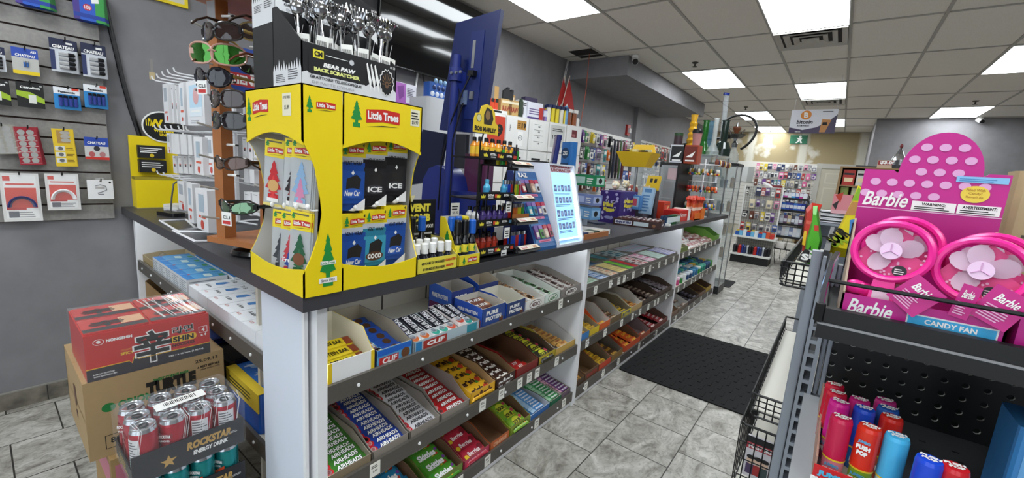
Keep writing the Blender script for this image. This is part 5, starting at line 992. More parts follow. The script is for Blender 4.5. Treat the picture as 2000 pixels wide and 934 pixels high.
def lighter(c):
 b=MB().rbox(-.013,.013,-.007,.007,0,.062,mt(c,.25),.005,3).rbox(-.013,.009,-.0066,.0066,.062,.078,CHROME,.004,2).box(.004,.012,-.004,.004,.058,.068,mt('c23a2a' if c!='c22a2a' else '222222'));b.at(Tr(-.003,0,.072,pi/2)).cyl((0,0,-.004),(0,0,.004),.004,STEEL,n=10);return b.mesh('lighter')
LC={'blue':'1f4ac0','red':'c22a2a','yellow':'d8d02a','lime':'8fc02a','navy':'23306a','orange':'d8702a','green':'2f9a3a','sky blue':'4a8ad0'}
LM={k:lighter(v)for k,v in LC.items()}
def lightertray(z,y0,y1,cs,tier,n,rows=2):
 t=thing('lighter_tray','black lighter tray with price strip, %s'%tier,'tray',(-1.085,y0,ZT+z),pi/2);w=y1-y0
 MB().box(0,w,.0,.13,0,.006,BK).box(0,w,.12,.125,0,.03,BK).build('tray',t)
 s=MB().rbox(-.004,w+.03,-.03,0,0,.014,BK,.012,4).hex8([(0,-.034,.0),(w+.02,-.034,.0),(w+.02,-.028,.012),(0,-.028,.012)],[(0,-.004,.016),(w+.02,-.004,.016),(w+.02,-.002,.026),(0,-.002,.026)],BK)
 s.at(fr((w/2+.01,-.0335,.0135),(1,0,0),(0,.88,.47))).rect(-w*.46,w*.5,-.002,.024,mt('e9dcc8'),.002).rect(-w*.4,w*.0,.004,.018,WHITE,.0024).lines(-w*.38,-w*.05,.004,.018,2,mt('c23a2a'),.003).rect(w*.2,w*.4,.002,.016,mt('c8906a'),.0024)
 s.build('price_strip',t)
 for r in range(rows):
  for k in range(n):
   c=cs[(k+r*2)%len(cs)];inst(LM[c],'lighter',Matrix.Translation((-1.085-.03-.022*r,y0+.015+(w-.02)*k/n,ZT+z+.0065))@Tr(0,0,0,0,0,pi/2+random.uniform(-.3,.3)),'%s lighter standing in the tray, %s'%(c,tier),'lighter','%s lighters, %s'%(c,tier))
lightertray(.01,1.425,1.575,['blue','blue','red','blue','navy','red'],'lowest tier',6)
lightertray(.135,1.40,1.54,['red','orange','orange','yellow','green'],'second tier',5)
lightertray(.235,1.37,1.50,['sky blue','blue','red','yellow','lime','red'],'third tier',6,1)
lightertray(.375,1.34,1.47,['green','orange','yellow','navy','green'],'top tier',5,2)
for z,y in((.14,1.39),(.24,1.365),(.38,1.335)):
 MB().box(0,.008,0,.008,.0,z,BK).build('rack_post',None,'black post behind the lighter trays, %s'%{1.39:'short one',1.365:'middle one',1.335:'tall one'}[y],'post',loc=(-1.225,y,ZT))
MB().box(-.06,.06,-.0015,.0015,0,.03,mt('c87a3a')).build('card_strip',None,'orange cardboard strip in front of the second tier lighters','card',loc=(-1.088,1.47,ZT+.147),rz=pi/2)
t=thing('lighter_display','sloped blue display of character free lighters beside the lit kiosk','lighter display',(-1.064,1.572,ZT),pi/2)
t['label']='tall sloped blue lighter display beside the glowing white stand'
w=.182;BL=mt('2a5f9a',.35);NV=mt('1f2f6a',.4)
prof=[(0,0),(.20,0),(.20,.36),(.165,.36),(.0,.015)]
b=MB();b.T=Matrix.Identity(4)
v=[(0,y,z)for y,z in prof]+[(w,y,z)for y,z in prof];n=5
b.add(v[:n],[tuple(range(n))[::-1]],NV).add(v[n:],[tuple(range(n))],NV).add(v,[(i,n+i,n+(i+1)%n,(i+1)%n)for i in range(n)],BL)
b.build('body',t,smooth=False)
sl=Vector((0,.165,.345));L_=sl.length;F0=fr((0,-.001,.015),(1,0,0),(0,.165,.345))
FLc=('7a4a8a','4a8a3a','c8b0a0','9a2a4a','2a9ab0','2a7a9a','6a5a9a','d8d8d8','a02a3a','2a2a34','c9a08a','d8dce0')
for r in range(3):
 y0=.02+.115*r;p=MB().at(F0).box(.012,w-.012,y0,y0+.098,-.0008,.0012,mt('2f6aa8',.3)).rect(.04,w-.04,y0+.004,y0+.016,mt('d87aa0'),.0016).lines(.05,w-.05,y0+.006,y0+.014,1,mt('a83a5a'),.002)
 p.build('row_panel',t)
 for k in range(4):
  c=FLc[r*4+k];q=MB().at(F0@Tr(.032+.039*k,y0+.022,.003)).rbox(-.014,.014,0,.045,-.003,.008,mt(c,.3),.004,2).rbox(-.015,.015,.043,.065,-.003,.007,mt(('6a4a9a','8a6ab0','b0303a','c03a5a')[k],.3),.007,3).rect(-.009,.009,.008,.03,mt(('e8e0d0','2a2a30','e8d8c0','3a2a2a')[k]),.0085)
  q.build('flip_lighter',t)
q=MB().at(F0).text('RAZ',w*.35,L_-.02,.022,WHITE,w=.07,z=.002,bold=.03);q.build('brand_lettering',t)
t=thing('lit_display','glowing white and blue display stand with rows of small pictures','lit display',(-1.06,1.758,ZT),pi/2);w=.262
b=MB();WB=mt('e4e8f2',.35);prof=[(0,0),(.28,0),(.28,.41),(.10,.41),(.0,.03)]
b.add([(0,y,z)for y,z in prof]+[(.016,y,z)for y,z in prof],[tuple(range(5))[::-1],tuple(range(5,10))]+[(i,5+i,5+(i+1)%5,(i+1)%5)for i in range(5)],WB)
b.add([(w-.016,y,z)for y,z in prof]+[(w,y,z)for y,z in prof],[tuple(range(5))[::-1],tuple(range(5,10))]+[(i,5+i,5+(i+1)%5,(i+1)%5)for i in range(5)],WB).box(.016,w-.016,.10,.28,.402,.41,WB).box(.016,w-.016,.27,.28,.0,.402,WB).box(.016,w-.016,0,.27,0,.012,WB)
b.build('cabinet',t,smooth=False)
F1=fr((0,.012,.03),(1,0,0),(0,.10,.38));L_=.393
g=MB().at(F1).rect(.016,w-.016,0,L_-.045,mt('8fc4f6',.4,emit=1.15));ink=mt('47608a',.5)
for r,y in enumerate((.25,.19,.12,.055)):
 for k in range(5):
  x=.045+.034*k;g.rect(x,x+.026,y,y+.034-.004*(k%2),mt(('6d82b4','84a0d0','7288b8','93a8d0')[(r+k)%4]),.0006).rect(x+.005,x+.018,y+.010,y+.022,mt('b8d0f0'),.001)
 g.lines(.045,w-.06,y-.018,y-.004,2,ink,.0006)
g.build('picture_panel',t)
g=MB().at(F1).rect(.016,w-.016,L_-.045,L_,mt('d8d0d8')).text('DISPOSABLE',w/2,L_-.014,.014,mt('a8323a'),w=w*.75,z=.0006,bold=.05).text('EUROMASTER',w/2,L_-.033,.016,mt('8a2a3a'),w=w*.8,z=.0006,bold=.05);g.build('header_strip',t)
g=MB().at(F1)
for k in range(26):g.box(w-.034,w-.02,.005+.0135*k,.012+.0135*k,.0,.004,mt('d0e6ff',.4,emit=7))
g.box(.022,w-.03,.001,.007,0,.004,mt('d0e6ff',.4,emit=6)).build('led_strip',t)
# ---- blue lottery terminal: pole, rotated monitor, base
BLU=mt('1b2b78',.35);BLUD=mt('131b3c',.4)
t=thing('lottery_terminal','blue terminal with tall pole and tilted monitor seen from behind','terminal',(0,0,0))
bp_=[(-.24,0),(.20,0),(.20,.235),(.0,.235),(-.02,.30),(-.06,.345),(-.12,.36),(-.18,.34),(-.225,.28)]
b=MB().at(fr((-1.56,1.50,ZT),(1,0,0),(0,0,1))).prism(bp_,-.12,.0,BLU);b.build('base_housing',t)
pb,pt=Vector((-1.556,1.46,ZT)),P(893,108,1,1.46)
MB().cyl(pb,pt,.021,BLU,n=20).ell(pt,(.021,.021,.005),BLU).build('pole',t)
c4=[P(x,y,1,1.53)for x,y in((865,255),(948,262),(985,22),(898,49))]
dy=Vector((.004,-.028,0));b=MB().hex8([q+dy for q in c4],c4,mt('16245c',.35));
mid=sum((Vector(q)for q in c4),Vector())/4;ux=(c4[1]-c4[0]).normalized();uy=(c4[3]-c4[0]).normalized()
FM=fr(c4[0]+dy,ux,uy);Wm=(c4[1]-c4[0]).length;Hm=(c4[3]-c4[0]).length
m_=b.build('monitor_back',t,smooth=False)
b=MB().at(FM);b.box(Wm*.58,Wm*.86,Hm*.12,Hm*.9,.0,.004,mt('1a2a68',.35)).box(Wm*.3,Wm*.4,Hm*.5,Hm*.62,0,.002,BLACK).box(Wm*.64,Wm*.70,Hm*.58,Hm*.82,.004,.006,STEEL).box(Wm*.50,Wm*.62,Hm*.25,Hm*.38,.0,.012,mt('6a7a9a',.4)).box(Wm*.68,Wm*.76,Hm*.3,Hm*.37,.004,.012,STEEL)
b.build('cable_panel',m_)
cb_=MB().at(FM).tube([(Wm*.72,Hm*.52,.01),(Wm*.76,Hm*.5,.04),(Wm*.66,Hm*.36,.05),(Wm*.5,Hm*.1,.06),(Wm*.3,-Hm*.3,.05),(Wm*.2,-Hm*.8,.02)],.004,BLACK).tube([(Wm*.56,Hm*.26,.012),(Wm*.62,Hm*.2,.04),(Wm*.52,-Hm*.1,.05),(Wm*.42,-Hm*.7,.03)],.0035,BLACK).box(Wm*.66,Wm*.78,Hm*.5,Hm*.55,.004,.03,BLACK)
cb_.build('power_cable',m_)
bk=MB();q0=pb.lerp(pt,.90);bk.cyl(q0-Vector((0,0,.03)),q0+Vector((0,0,.03)),.032,BLU,n=20);e=c4[0]+ux*Wm*.45+uy*Hm*.42+dy
bk.hex8([q0+Vector((.02,-.02,s))for s in(-.025,.025)]+[q0+Vector((.02,.01,s))for s in(.025,-.025)],[e+Vector((0,-.01,s))for s in(-.06,.06)]+[e+Vector((0,.01,s))for s in(.06,-.06)],BLU)
for k in range(3):bk.cyl(q0+Vector((.01+.03*k,-.033,0)),q0+Vector((.01+.03*k,-.042,0)),.007,STEEL,n=8)
bk.build('clamp_bracket',t)
c4=[P(x,y,1,1.72)for x,y in((803,362),(862,352),(876,262),(833,254))]
b=MB().hex8([q+Vector((0,-.03,0))for q in c4],c4,BLUD);b.build('customer_screen',None,'dark blue slanted screen on the counter behind the vent clip stand','screen',smooth=False)
MB().cyl((-1.86,1.80,ZT-.0),(-1.84,1.74,ZT+.3),.02,BLUD).cyl((-1.86,1.80,ZT),(-1.86,1.80,ZT+.01),.08,BLUD,n=20).build('screen_stand',None,'dark stand of the slanted blue screen','stand')
for i,(q,yp,col,lab,cat,d)in enumerate((((907,300,950,345),1.62,'5a2a4a','maroon and purple box behind the energy shot rack','box',.06),((880,262,908,330),1.70,'2a2c34','black shiny bag hanging behind the blue pole','bag',.03),((936,318,962,350),1.68,'dcdcd6','white card with rounded top behind the light blue shots','card',.004))):
 a=P(q[0],q[1],1,yp);e=P(q[2],q[3],1,yp);MB().rbox(a.x,e.x,yp,yp+d,e.z if i else ZT,a.z,mt(col,.3),.01 if d>.01 else .001).build(['carton','bag','card'][cat=='card' and 2 or(cat=='bag')and 1 or 0],None,lab,cat)
a=P(985,318,1,1.95);e=P(1058,372,1,1.95)
t=thing('register_screen','black register monitor behind the lighters, tilted back','monitor',((a.x+e.x)/2,1.98,ZT))
MB().at(Tr(0,0,(a.z+e.z)/2-ZT,-.35)).rbox(-(e.x-a.x)/2,(e.x-a.x)/2,-.02,.02,-.09,.09,mt('0d0d10',.3),.01).build('screen',t)
MB().cyl((0,.04,0),(0,.02,.2),.03,BLACK).cyl((0,.04,0),(0,.04,.012),.1,BLACK,n=20).build('stand',t)
b=MB().rbox(-.09,.09,-.06,.06,0,.26,mt('d8dade',.4),.02);b.build('receipt_printer',None,'white angled machine side showing beside the glowing stand','printer',loc=(-1.52,2.12,ZT),rz=.3)
a=P(1072,275,1,2.35);e=P(1094,322,1,2.35)
t=thing('payment_screen','slim navy customer screen standing behind the glowing stand','screen',((a.x+e.x)/2,2.36,ZT),rad(-50))
MB().at(Tr(0,0,(a.z+e.z)/2-ZT,-.1)).rbox(-.07,.07,-.015,.015,-.11,.11,mt('1d2a72',.3),.008).build('screen',t);MB().cyl((0,0,0),(0,0,.28),.012,BLUD).cyl((0,0,0),(0,0,.01),.06,BLUD).build('stand',t)
a=P(1102,278,1,2.72);b=MB().rbox(-.07,.07,-.035,.035,0,.20,mt('2f78c4',.3),.03,4);b.at(FY((0,-.0355,.1))).disc(0,.02,.05,mt('16406a'),.04,n=20).text('ZIG',0,.02,.03,WHITE,w=.06,z=.0005,bold=.05).rect(-.05,.05,-.07,-.05,mt('16406a'))
b.build('blue_box',None,'rounded blue box with dark oval emblem above the green box','box',loc=(a.x+.05,2.72,a.z-.2),rz=rad(-25))
def stackbox(lab,px,yp,s,rz,col,top,hold=None):
 p=P(px[0],px[1],1,yp);w,d,h=s;b=MB().box(-w/2,w/2,-d/2,d/2,0,h,mt(col,.35))
 b.at(FY((0,-d/2-.0005,h/2))).rect(-w*.4,w*.2,-h*.3,h*.3,mt(top,.4)).lines(w*.25,w*.45,-h*.3,h*.3,3,WHITE)
 b.at(fr((w/2+.0005,0,h/2),(0,1,0),(0,0,1))).rect(-d*.4,d*.4,-h*.3,h*.3,mt(top,.4)).disc(0,0,h*.25,INK,z=.0004)
 b.at(FZ((0,0,h+.0005))).rect(-w*.4,w*.4,-d*.3,d*.3,mt(top,.4));b.build('vape_box',None,lab,'box',loc=p,rz=rz)
zb=P(1142,362,1,2.62).z
t=thing('box_holder','grey stepped holder carrying the green and blue boxes','holder',(-1.46,2.60,ZT))
MB().box(-.05,.05,-.06,.12,0,.06,mt('9aa4b4',.4)).build('base',t);MB().box(-.07,-.05,-.06,.12,0,zb-ZT,mt('aab4c4',.4)).build('back',t)
stackbox('green and white box tilted on top of the holder beside the glowing stand',(1138,362),2.62,(.30,.10,.075),rad(-12),'2a8a5a','b9dcd0')
stackbox('pale violet box on the holder below the green box',(1140,398),2.62,(.24,.10,.07),rad(-14),'7a8ac0','b4c0e4')
stackbox('light blue box at the bottom of the holder',(1136,425),2.62,(.24,.10,.08),rad(-12),'6aa0d0','9cc4e8')
for(px,py),s,c,rz,lab in(((1160,452),(.22,.06,.03),'4a4a4e',.25,'long low dark tray with white front on the counter'),((1140,448),(.3,.12,.004),'d8d8e0',-.2,'white paper sheet lying under the low dark tray'),((1192,432),(.2,.1,.03),'26345a',.3,'dark navy pad lying in front of the purple chocolate box'),((1160,436),(.16,.1,.012),'3a4254',-.3,'dark flat pad beside the light blue box')):
 p=P(px,py,2,ZT);b=MB().rbox(-s[0]/2,s[0]/2,-s[1]/2,s[1]/2,0,s[2],mt(c,.4),.008)
 if 'white front' in lab:b.box(-s[0]/2,s[0]/2,-s[1]/2-.004,-s[1]/2,0,s[2],WHITE)
 b.build('counter_pad' if 'pad' in lab else('paper_sheet' if 'sheet' in lab else 'low_tray'),None,lab,'pad' if 'pad' in lab else('paper' if 'sheet' in lab else 'tray'),loc=p,rz=rz)
t=thing('wooden_holder','wooden counter tray holding small dark cards at the counter edge','card tray',(-1.10,2.12,ZT),pi/2)
MB().box(0,.30,0,.10,0,.02,WOOD).box(0,.30,0,.01,.02,.03,WOOD).build('tray',t)
for k in range(4):q=MB().box(.01+.07*k,.07+.07*k,.02,.09,.021,.035,mt(('23305a','c8c0b0','3a4a3a','d8cfc0')[k]));q.build('card_pack',t)
a=P(1171,400,1,3.10);e=P(1213,375,1,3.10);y1=P(1243,400,0,e.x).y
w,d,h=e.x-a.x,y1-3.10,e.z-ZT
b=MB().box(0,w,0,d,0,h,mt('3a2472',.35));
b.at(FY((w/2,-.0006,h/2)))
for k in range(22):b.disc(random.uniform(-.45,.45)*w,random.uniform(-.45,.45)*h,.012,mt('b9b0dc'),n=7,z=.0001)
b.text('Mini',-.01,.02,.035,mt('e8d84a'),w=w*.5,z=.0008,bold=.07).text('Eggs',.0,-.022,.035,mt('e8d84a'),w=w*.55,z=.0008,bold=.07).disc(0,-h*.33,.035,mt('9a9ac8'),.012,z=.0006)
b.at(FX((w+.0006,d/2,h/2)))
for k in range(16):b.disc(random.uniform(-.45,.45)*d,random.uniform(-.45,.45)*h,.012,mt('b9b0dc'),n=7,z=.0001)
b.text('Mini',0,.05,.03,mt('e8d84a'),w=d*.5,z=.0008,bold=.07).text('Eggs',0,.012,.03,mt('e8d84a'),w=d*.5,z=.0008,bold=.07)
b.build('chocolate_box',None,'purple chocolate box with yellow lettering on the counter','box',loc=(a.x,3.10,ZT),smooth=False)['label']='purple chocolate egg box with yellow lettering on the counter'
a=P(1203,433,0,-1.10);e=P(1283,443,0,-1.10)
o,W,D=tray('display_carton','dark brown snack bar carton with white lettering on the countertop',0,.36,ZT,'3a1a16','5a3a2c',.052,.055,.22,pos=(-1.36,3.05,ZT),rz=rad(12),cut=.9,extra=lambda b,W,d,hf,hb:(b.at(fr((W/2,-.0008,hf/2),(1,0,0),(0,0,1))).rect(-W*.46,-W*.1,-.014,.014,mt('e4e0e8')).text('SNICKERS',-W*.28,0,.018,mt('23306a'),w=W*.33,z=.0004,bold=.06,shear=.1).rect(-W*.06,W*.25,-.016,.014,mt('c8d4d8')).disc(W*.36,-.004,.012,mt('8a5a3a')),b.at(fr((W+.0008,d/2,hb/2),(0,1,0),(0,0,1))).rect(-d*.4,d*.4,-.012,.012,mt('4a3a5a')).text('BARS',0,0,.014,WHITE,w=d*.5,z=.0004,bold=.05)))
me=cb('4a2420','BAR','e8e0e0',W=.035)
for r in range(2):
 for k in range(9):inst(me,'chocolate_bar',Matrix.Translation(o.location)@Matrix.Rotation(rad(12),4,'Z')@Tr(.04+.035*k,.06+.1*r,.04+.006*random.random(),.2,0,pi/2+random.uniform(-.2,.2)),'brown wrapped chocolate bar heaped in the dark brown countertop carton','chocolate bar','bars in the countertop carton')
for k,c in enumerate(('2f4a6a','1f3f4a','2a6a8a','3f9a6a','1f7a3a','4a9a4a','2f7a4a','d8e0da','8fc0a0')):
 for j in range(2):MB().box(-.012,.012,-.03,.03,0,.075,mt(c,.3)).at(FX((.0125,0,.04))).rect(-.02,.02,-.02,.025,mt('d8e4e4')).build('gum_sleeve',None,'%s gum sleeve in the small row next to the brown carton'%('blue','dark teal','sky blue','mint','green','light green','mid green','white','pale green')[k],'gum','gum sleeves %d'%k,loc=(-1.095-.03*j,3.50+.038*k,ZT))
MB().rbox(-.02,.02,-.015,.015,0,.02,WHITE,.008).build('crumpled_wrapper',None,'small crumpled white wrapper in front of the gum row','wrapper',loc=(-1.07,3.47,ZT))
b=MB().box(-.14,0,0,.30,0,.10,mt('c8241f',.35)).box(-.14,.0,.30,.38,0,.11,WHITE);b.at(FX((.0006,.15,.05))).text('Ferrero',.0,.01,.035,WHITE,w=.2,bold=.02,shear=.2).disc(0,-.02,.12,mt('d8463a'),.02,z=-.0002)
b.build('candy_carton',None,'low red carton with white script beside the orange canes','carton',loc=(-1.12,3.90,ZT))['label']='low red carton with white end panel beside the orange canes'
MB().box(-.12,0,0,.28,0,.16,mt('c83a22',.35)).at(FX((.0006,.14,.08))).rect(-.12,.12,-.06,.06,mt('8a2a1c')).rect(-.11,.11,-.05,.05,mt('d84a2a'),.0004).poly([(-.07,-.03,.0008),(-.04,-.045,.0008),(.08,.03,.0008),(.05,.045,.0008)],mt('e8d8a0')).build('candy_carton',None,'red orange carton with pale stripe behind the low red one','carton',loc=(-1.30,4.02,ZT),rz=.1)
MB().box(-.1,0,0,.2,0,.14,mt('e4d4cc',.4)).at(FX((.0006,.1,.07))).rect(-.09,.09,-.05,.05,mt('d8b8b0')).build('candy_carton',None,'pale pink carton behind the low red carton','carton',loc=(-1.38,3.80,ZT))
t=thing('candy_stand','clear orange stand holding orange candy canes','stand',(-1.10,4.30,ZT))
MB().box(-.12,.02,0,.36,0,.012,mt('d85a1a',.3)).box(.014,.02,0,.36,0,.07,mt('e0701f',.3)).box(-.12,-.11,0,.36,0,.07,mt('e0701f',.3)).build('stand_tray',t)
MB().box(.021,.026,.2,.34,.0,.11,mt('e8761f',.3)).build('front_card',t)
cane=MB().tube([(0,0,0),(0,0,.15)],.013,mt('e06a3a',.3),8).tube([(0,0,.15),(0,0,.185),(.005,-.02,.205),(.01,-.04,.20),(.014,-.05,.18)],.016,mt('c83a24',.35),8).tube([(0,0,.08),(0,0,.11)],.0145,mt('f0d8c8'),8).mesh('candy_cane')
for k in range(8):
 for j in range(2):inst(cane,'candy_cane',Matrix.Translation((-1.11-.06*j,4.33+.042*k,ZT+.013))@Tr(0,0,0,random.uniform(-.08,.08),0,random.uniform(-.4,.4)),'orange red curved candy tube in the orange stand','candy','orange candy tubes')
def blob(px,yp,r,c,c2,lab,kind):
 p=P(px[0],px[1],1,yp);b=MB()
 if kind=='plush':b.ell((0,0,r),(r,r*.8,r),mt(c,.8)).ell((-r*.5,0,2*r),(r*.3,r*.3,r*.35),mt(c2,.8)).ell((r*.5,0,2*r),(r*.3,r*.3,r*.35),mt(c2,.8)).ell((0,-r*.6,r*.8),(r*.5,r*.35,r*.45),mt(c2,.8))
 else:b=bottle(r*4,r,c,c2,None)
 b.build({'plush':'plush_toy','bottle':'small_bottle'}[kind],None,lab,{'plush':'toy','bottle':'bottle'}[kind],loc=(p.x,yp,p.z-(r if kind=='plush' else 2*r)))
SHELF_M=mt('8a8a90',.4)
t=thing('acrylic_case','clear acrylic box standing behind the cream plush toys','acrylic case',(-1.74,4.2,ZT))
MB().box(0,.24,0,.34,0,.02,mt('3a3a40')).build('base',t);
for x0,x1,y0,y1 in((0,.004,0,.34),(.236,.24,0,.34),(0,.24,0,.004),(0,.24,.336,.34)):MB().box(x0,x1,y0,y1,.02,.5,film('dfe8ea',.16)).build('clear_panel',t)
MB().box(0,.24,0,.34,.496,.5,film('dfe8ea',.2)).build('lid',t)
for k,((px,py),r,c,c2,lab)in enumerate((((1236,372),.055,'8a3a30','e8dccb','cream and dark red owl plush behind the purple box'),((1203,362),.045,'e8dcc0','d8b8a8','cream cushion toy above the purple box'),((1222,360),.04,'d8c8a0','e8e0d0','beige square toy beside the owl plush'),((1262,372),.045,'c8b49a','e0d0bc','tan furry toy right of the owl plush'),((1246,395),.04,'e8e4e0','c23a30','white plush toy with red hat'))):
 p=P(px,py,1,3.75);b=MB();r=r*.9
 b.ell((0,0,0),(r,r*.7,r),mt(c,.8),14,10).ell((-r*.38,-r*.62,r*.15),(r*.26,r*.14,r*.28),mt('f2f0ec',.6)).ell((r*.38,-r*.62,r*.15),(r*.26,r*.14,r*.28),mt('f2f0ec',.6)).ell((0,-r*.5,-r*.45),(r*.55,r*.3,r*.35),mt(c2,.8)).ell((-r*.6,0,r*.8),(r*.25,r*.2,r*.3),mt(c2,.8)).ell((r*.6,0,r*.8),(r*.25,r*.2,r*.3),mt(c2,.8))
 b.build('plush_toy',None,lab,'toy',loc=p)
 if k==1:MB().box(-.05,.05,-.03,.03,0,p.z-r-ZT,mt('4a4650')).build('display_riser',None,'dark riser block under the cream cushion toy','riser',loc=(p.x,3.75,ZT))
MB().rbox(0,.42,0,.2,0,.18,mt('4a4650',.5),.01).build('toy_riser',None,'grey riser box under the row of plush toys','riser',loc=(-1.78,3.66,ZT))
MB().box(-.055,.055,-.04,.04,0,.115,mt('4a86c8',.35)).at(FY((0,-.0405,.06))).rect(-.045,.045,-.04,.045,mt('9ac4e4')).rect(-.035,.03,-.03,.03,mt('c84a6a'),.0005).build('toy_box',None,'light blue framed box with pink picture beside the purple box','box',loc=P(1238,408,1,3.4),rz=.1)
b=MB().at(Tr(0,0,0,-.2)).box(-.05,.05,-.02,.02,0,.22,mt('9ab8d0',.35));b.at(b.T@FY((0,-.0205,.11))).lines(-.035,.035,-.09,.06,6,mt('4a7aa8')).rect(-.03,.03,.07,.1,mt('4a7aa8'));b.build('phone_box',None,'upright pale blue leaning box beside the brown carton','box',loc=P(1259,418,1,3.45))
b=MB().at(Tr(0,0,0,-.4)).box(-.06,.06,-.015,.015,0,.14,mt('d8b62a',.35));b.at(b.T@FY((0,-.0155,.07))).rect(-.03,-.005,.0,.04,INK).rect(.01,.035,.0,.04,INK);_q=P(1272,372,1,3.85);MB().box(-.06,.06,-.03,.05,0,_q.z-ZT,mt('3a3a40')).build('display_riser',None,'dark riser block under the bright yellow leaning card','riser',loc=(_q.x,3.85,ZT));b.build('yellow_card',None,'bright yellow leaning card with two dark windows','card',loc=P(1272,372,1,3.85))
for k in range(12):
 c=('23283a','3a2a24','1f2a4a','6a3a24','2f3a3a','8a6a3a','2a6ab0','14141c','4a3a5a','3a4a6a','5a2a2a','1a2a3a')[k]
 MB().rbox(-.02,.02,-.02,.02,0,.10+.03*(k%3),mt(c,.3),.015,3).cyl((0,0,.1+.03*(k%3)),(0,0,.125+.03*(k%3)),.012,mt(('d8d8d8','8a8a8a','1a1a1a')[k%3],.3)).build('dark_bottle',None,'small dark bottle in the crowded cluster before the black cabinet','bottle','dark bottles before the black cabinet',loc=(-1.42-.07*(k%3),3.55+.062*k,ZT))
KC=mt('17171a',.4);yc=4.48
a=P(1289,318,1,yc);e=P(1328,318,1,yc);y1=P(1357,316,0,e.x).y;w,d,h=e.x-a.x,y1-yc,e.z-ZT
t=thing('black_cabinet','black cabinet with clear shelved door on the counter','cabinet',(a.x,yc,ZT))
MB().box(0,w,.01,d,0,.02,KC).box(0,w,.01,d,h-.03,h,KC).box(0,.02,.01,d,.02,h-.03,KC).box(w-.02,w,.01,d,.02,h-.03,KC).box(.02,w-.02,d-.02,d,.02,h-.03,mt('55565a',.5)).build('carcass',t)
MB().box(.02,w-.02,0,.008,.02,h-.03,film('dfe6ea',.22)).build('clear_door',t)
for z in(.18,.36):MB().box(.02,w-.02,.02,d-.02,z,z+.006,film('e0e8ec',.35)).build('clear_shelf',t)
MB().box(.08,.2,.05,.1,.38,.5,mt('d88a90',.5)).build('pink_note',None,'pink box on the upper clear shelf of the black cabinet','box',loc=(a.x,yc,ZT))
def topbox(px,w_,h_,c,c2,lab,nm='box'):
 p=P(px[0],px[1],1,yc+.12);b=MB().box(-w_/2,w_/2,0,.14,0,h_,mt(c,.35));b.at(FY((0,-.0006,h_/2))).rect(-w_*.42,w_*.42,-h_*.4,h_*.42,mt(c2,.4)).poly([(-w_*.3,-.03,.0004),(0,.0,.0004),(w_*.3,.03,.0004),(.02,-.03,.0004)],WHITE).rect(-w_*.3,w_*.3,-h_*.38,-h_*.3,WHITE,.0004)
 b.build('vape_box',None,lab,'box',loc=(p.x,yc+.12,ZT+h))
topbox((1320,318),.15,.19,'c4c6cc','17171a','silver edged black box with white mark on the black cabinet')
topbox((1346,318),.15,.19,'9a3a1c','6a2216','orange red box with white mark on the black cabinet')
for(px,py),c,lab in(((1321,290),'3a2a30','dark can standing on the silver edged box'),((1333,292),'8ab0c8','pale blue can behind the silver edged box')):
 p=P(px,py,1,yc+.19);MB().lathe([(0,0),(.042,0),(.045,.01),(.045,.12),(.04,.13),(0,.13)],mt(c,.3),14).lathe([(.046,.1),(.046,.13)],mt('2a4a2a',.3),14).build('can',None,lab,'can',loc=(p.x,yc+.22,ZT+h+.19 if 'dark' in lab else ZT+h))
p=P(1358,290,1,yc+.19);MB().lathe([(0,0),(.035,0),(.048,.13),(.05,.13),(.05,.15),(.04,.165),(0,.165)],mt('b07a78',.4),16).lathe([(.052,.125),(.053,.15),(.04,.168),(0,.17)],mt('1a1a1c',.3),16).build('takeaway_cup',None,'pink cup with black lid standing on the orange red box','cup',loc=(p.x,yc+.2,ZT+h+.191))
GL=lambda c,a=.35:mt(c,.05,0,a,coat=.6)
gy0,gy1,gx0,gx1,gz=5.03,5.66,-1.62,-1.13,P(1345,297,0,-1.35).z
t=thing('glass_cabinet','clear glass cabinet on the far counter end, carrying glass pipes','glass cabinet',(0,0,0))
for x in(gx0,gx1):
 for y in(gy0,gy1):MB().box(x-.008,x+.008,y-.008,y+.008,ZT,gz,STEEL).build('post',t)
for z in(gz,gz-.25,gz-.5):MB().box(gx0-.02,gx1+.02,gy0-.02,gy1+.02,z-.008,z,GL('cfe0dc',.32)).build('glass_shelf',t)
for c in((gx0,gx1,gy1,gy1+.004),(gx0-.004,gx0,gy0,gy1)):MB().box(*c,ZT,gz,GL('dce6e4',.14)).build('glass_side',t)
def pipe(px,yp,prof,c,al,lab,n=16,top=None,cat='glass pipe'):
 p=P(px[0],px[1],1,yp);z1=P(px[0],px[2],1,yp).z;H_=z1-gz;b=MB()
 b.lathe([(r,z*H_)for r,z in prof],mt(c,.06,0,al,coat=.5),n);b.lathe([(prof[-1][0]*1.25,H_*.985),(prof[-1][0]*1.25,H_)],mt(top or c,.1,0,min(1,al+.3)),n)
 b.build('glass_pipe',None,lab,cat,loc=(p.x,yp,gz+.001))
beak=[(0,0),(.085,0),(.09,.06),(.05,.25),(.03,.35),(.028,.95),(.034,1)]
pipe((1373,290,236),5.28,[(0,0),(.085,0),(.085,.12),(.04,.34),(.032,.4),(.032,1)],'1f6a22',.85,'green glass pipe with flared base, on the glass cabinet')
pipe((1383,290,237),5.50,beak,'4a86a0',.5,'thin blue rimmed glass pipe behind the green one',top='2a5a8a')
pipe((1392,292,232),5.22,[(0,0),(.07,0),(.075,.1),(.03,.3),(.026,.4),(.026,1)],'dfe6e6',.35,'clear straight glass pipe between the green and black ones')
pipe((1410,296,236),5.30,[(0,0),(.085,0),(.09,.2),(.06,.38),(.036,.42),(.036,1)],'1a2a24',.9,'black necked glass pipe in front of the hookah')
p0=P(1404,292,1,5.45);p1=P(1419,184,1,5.45)
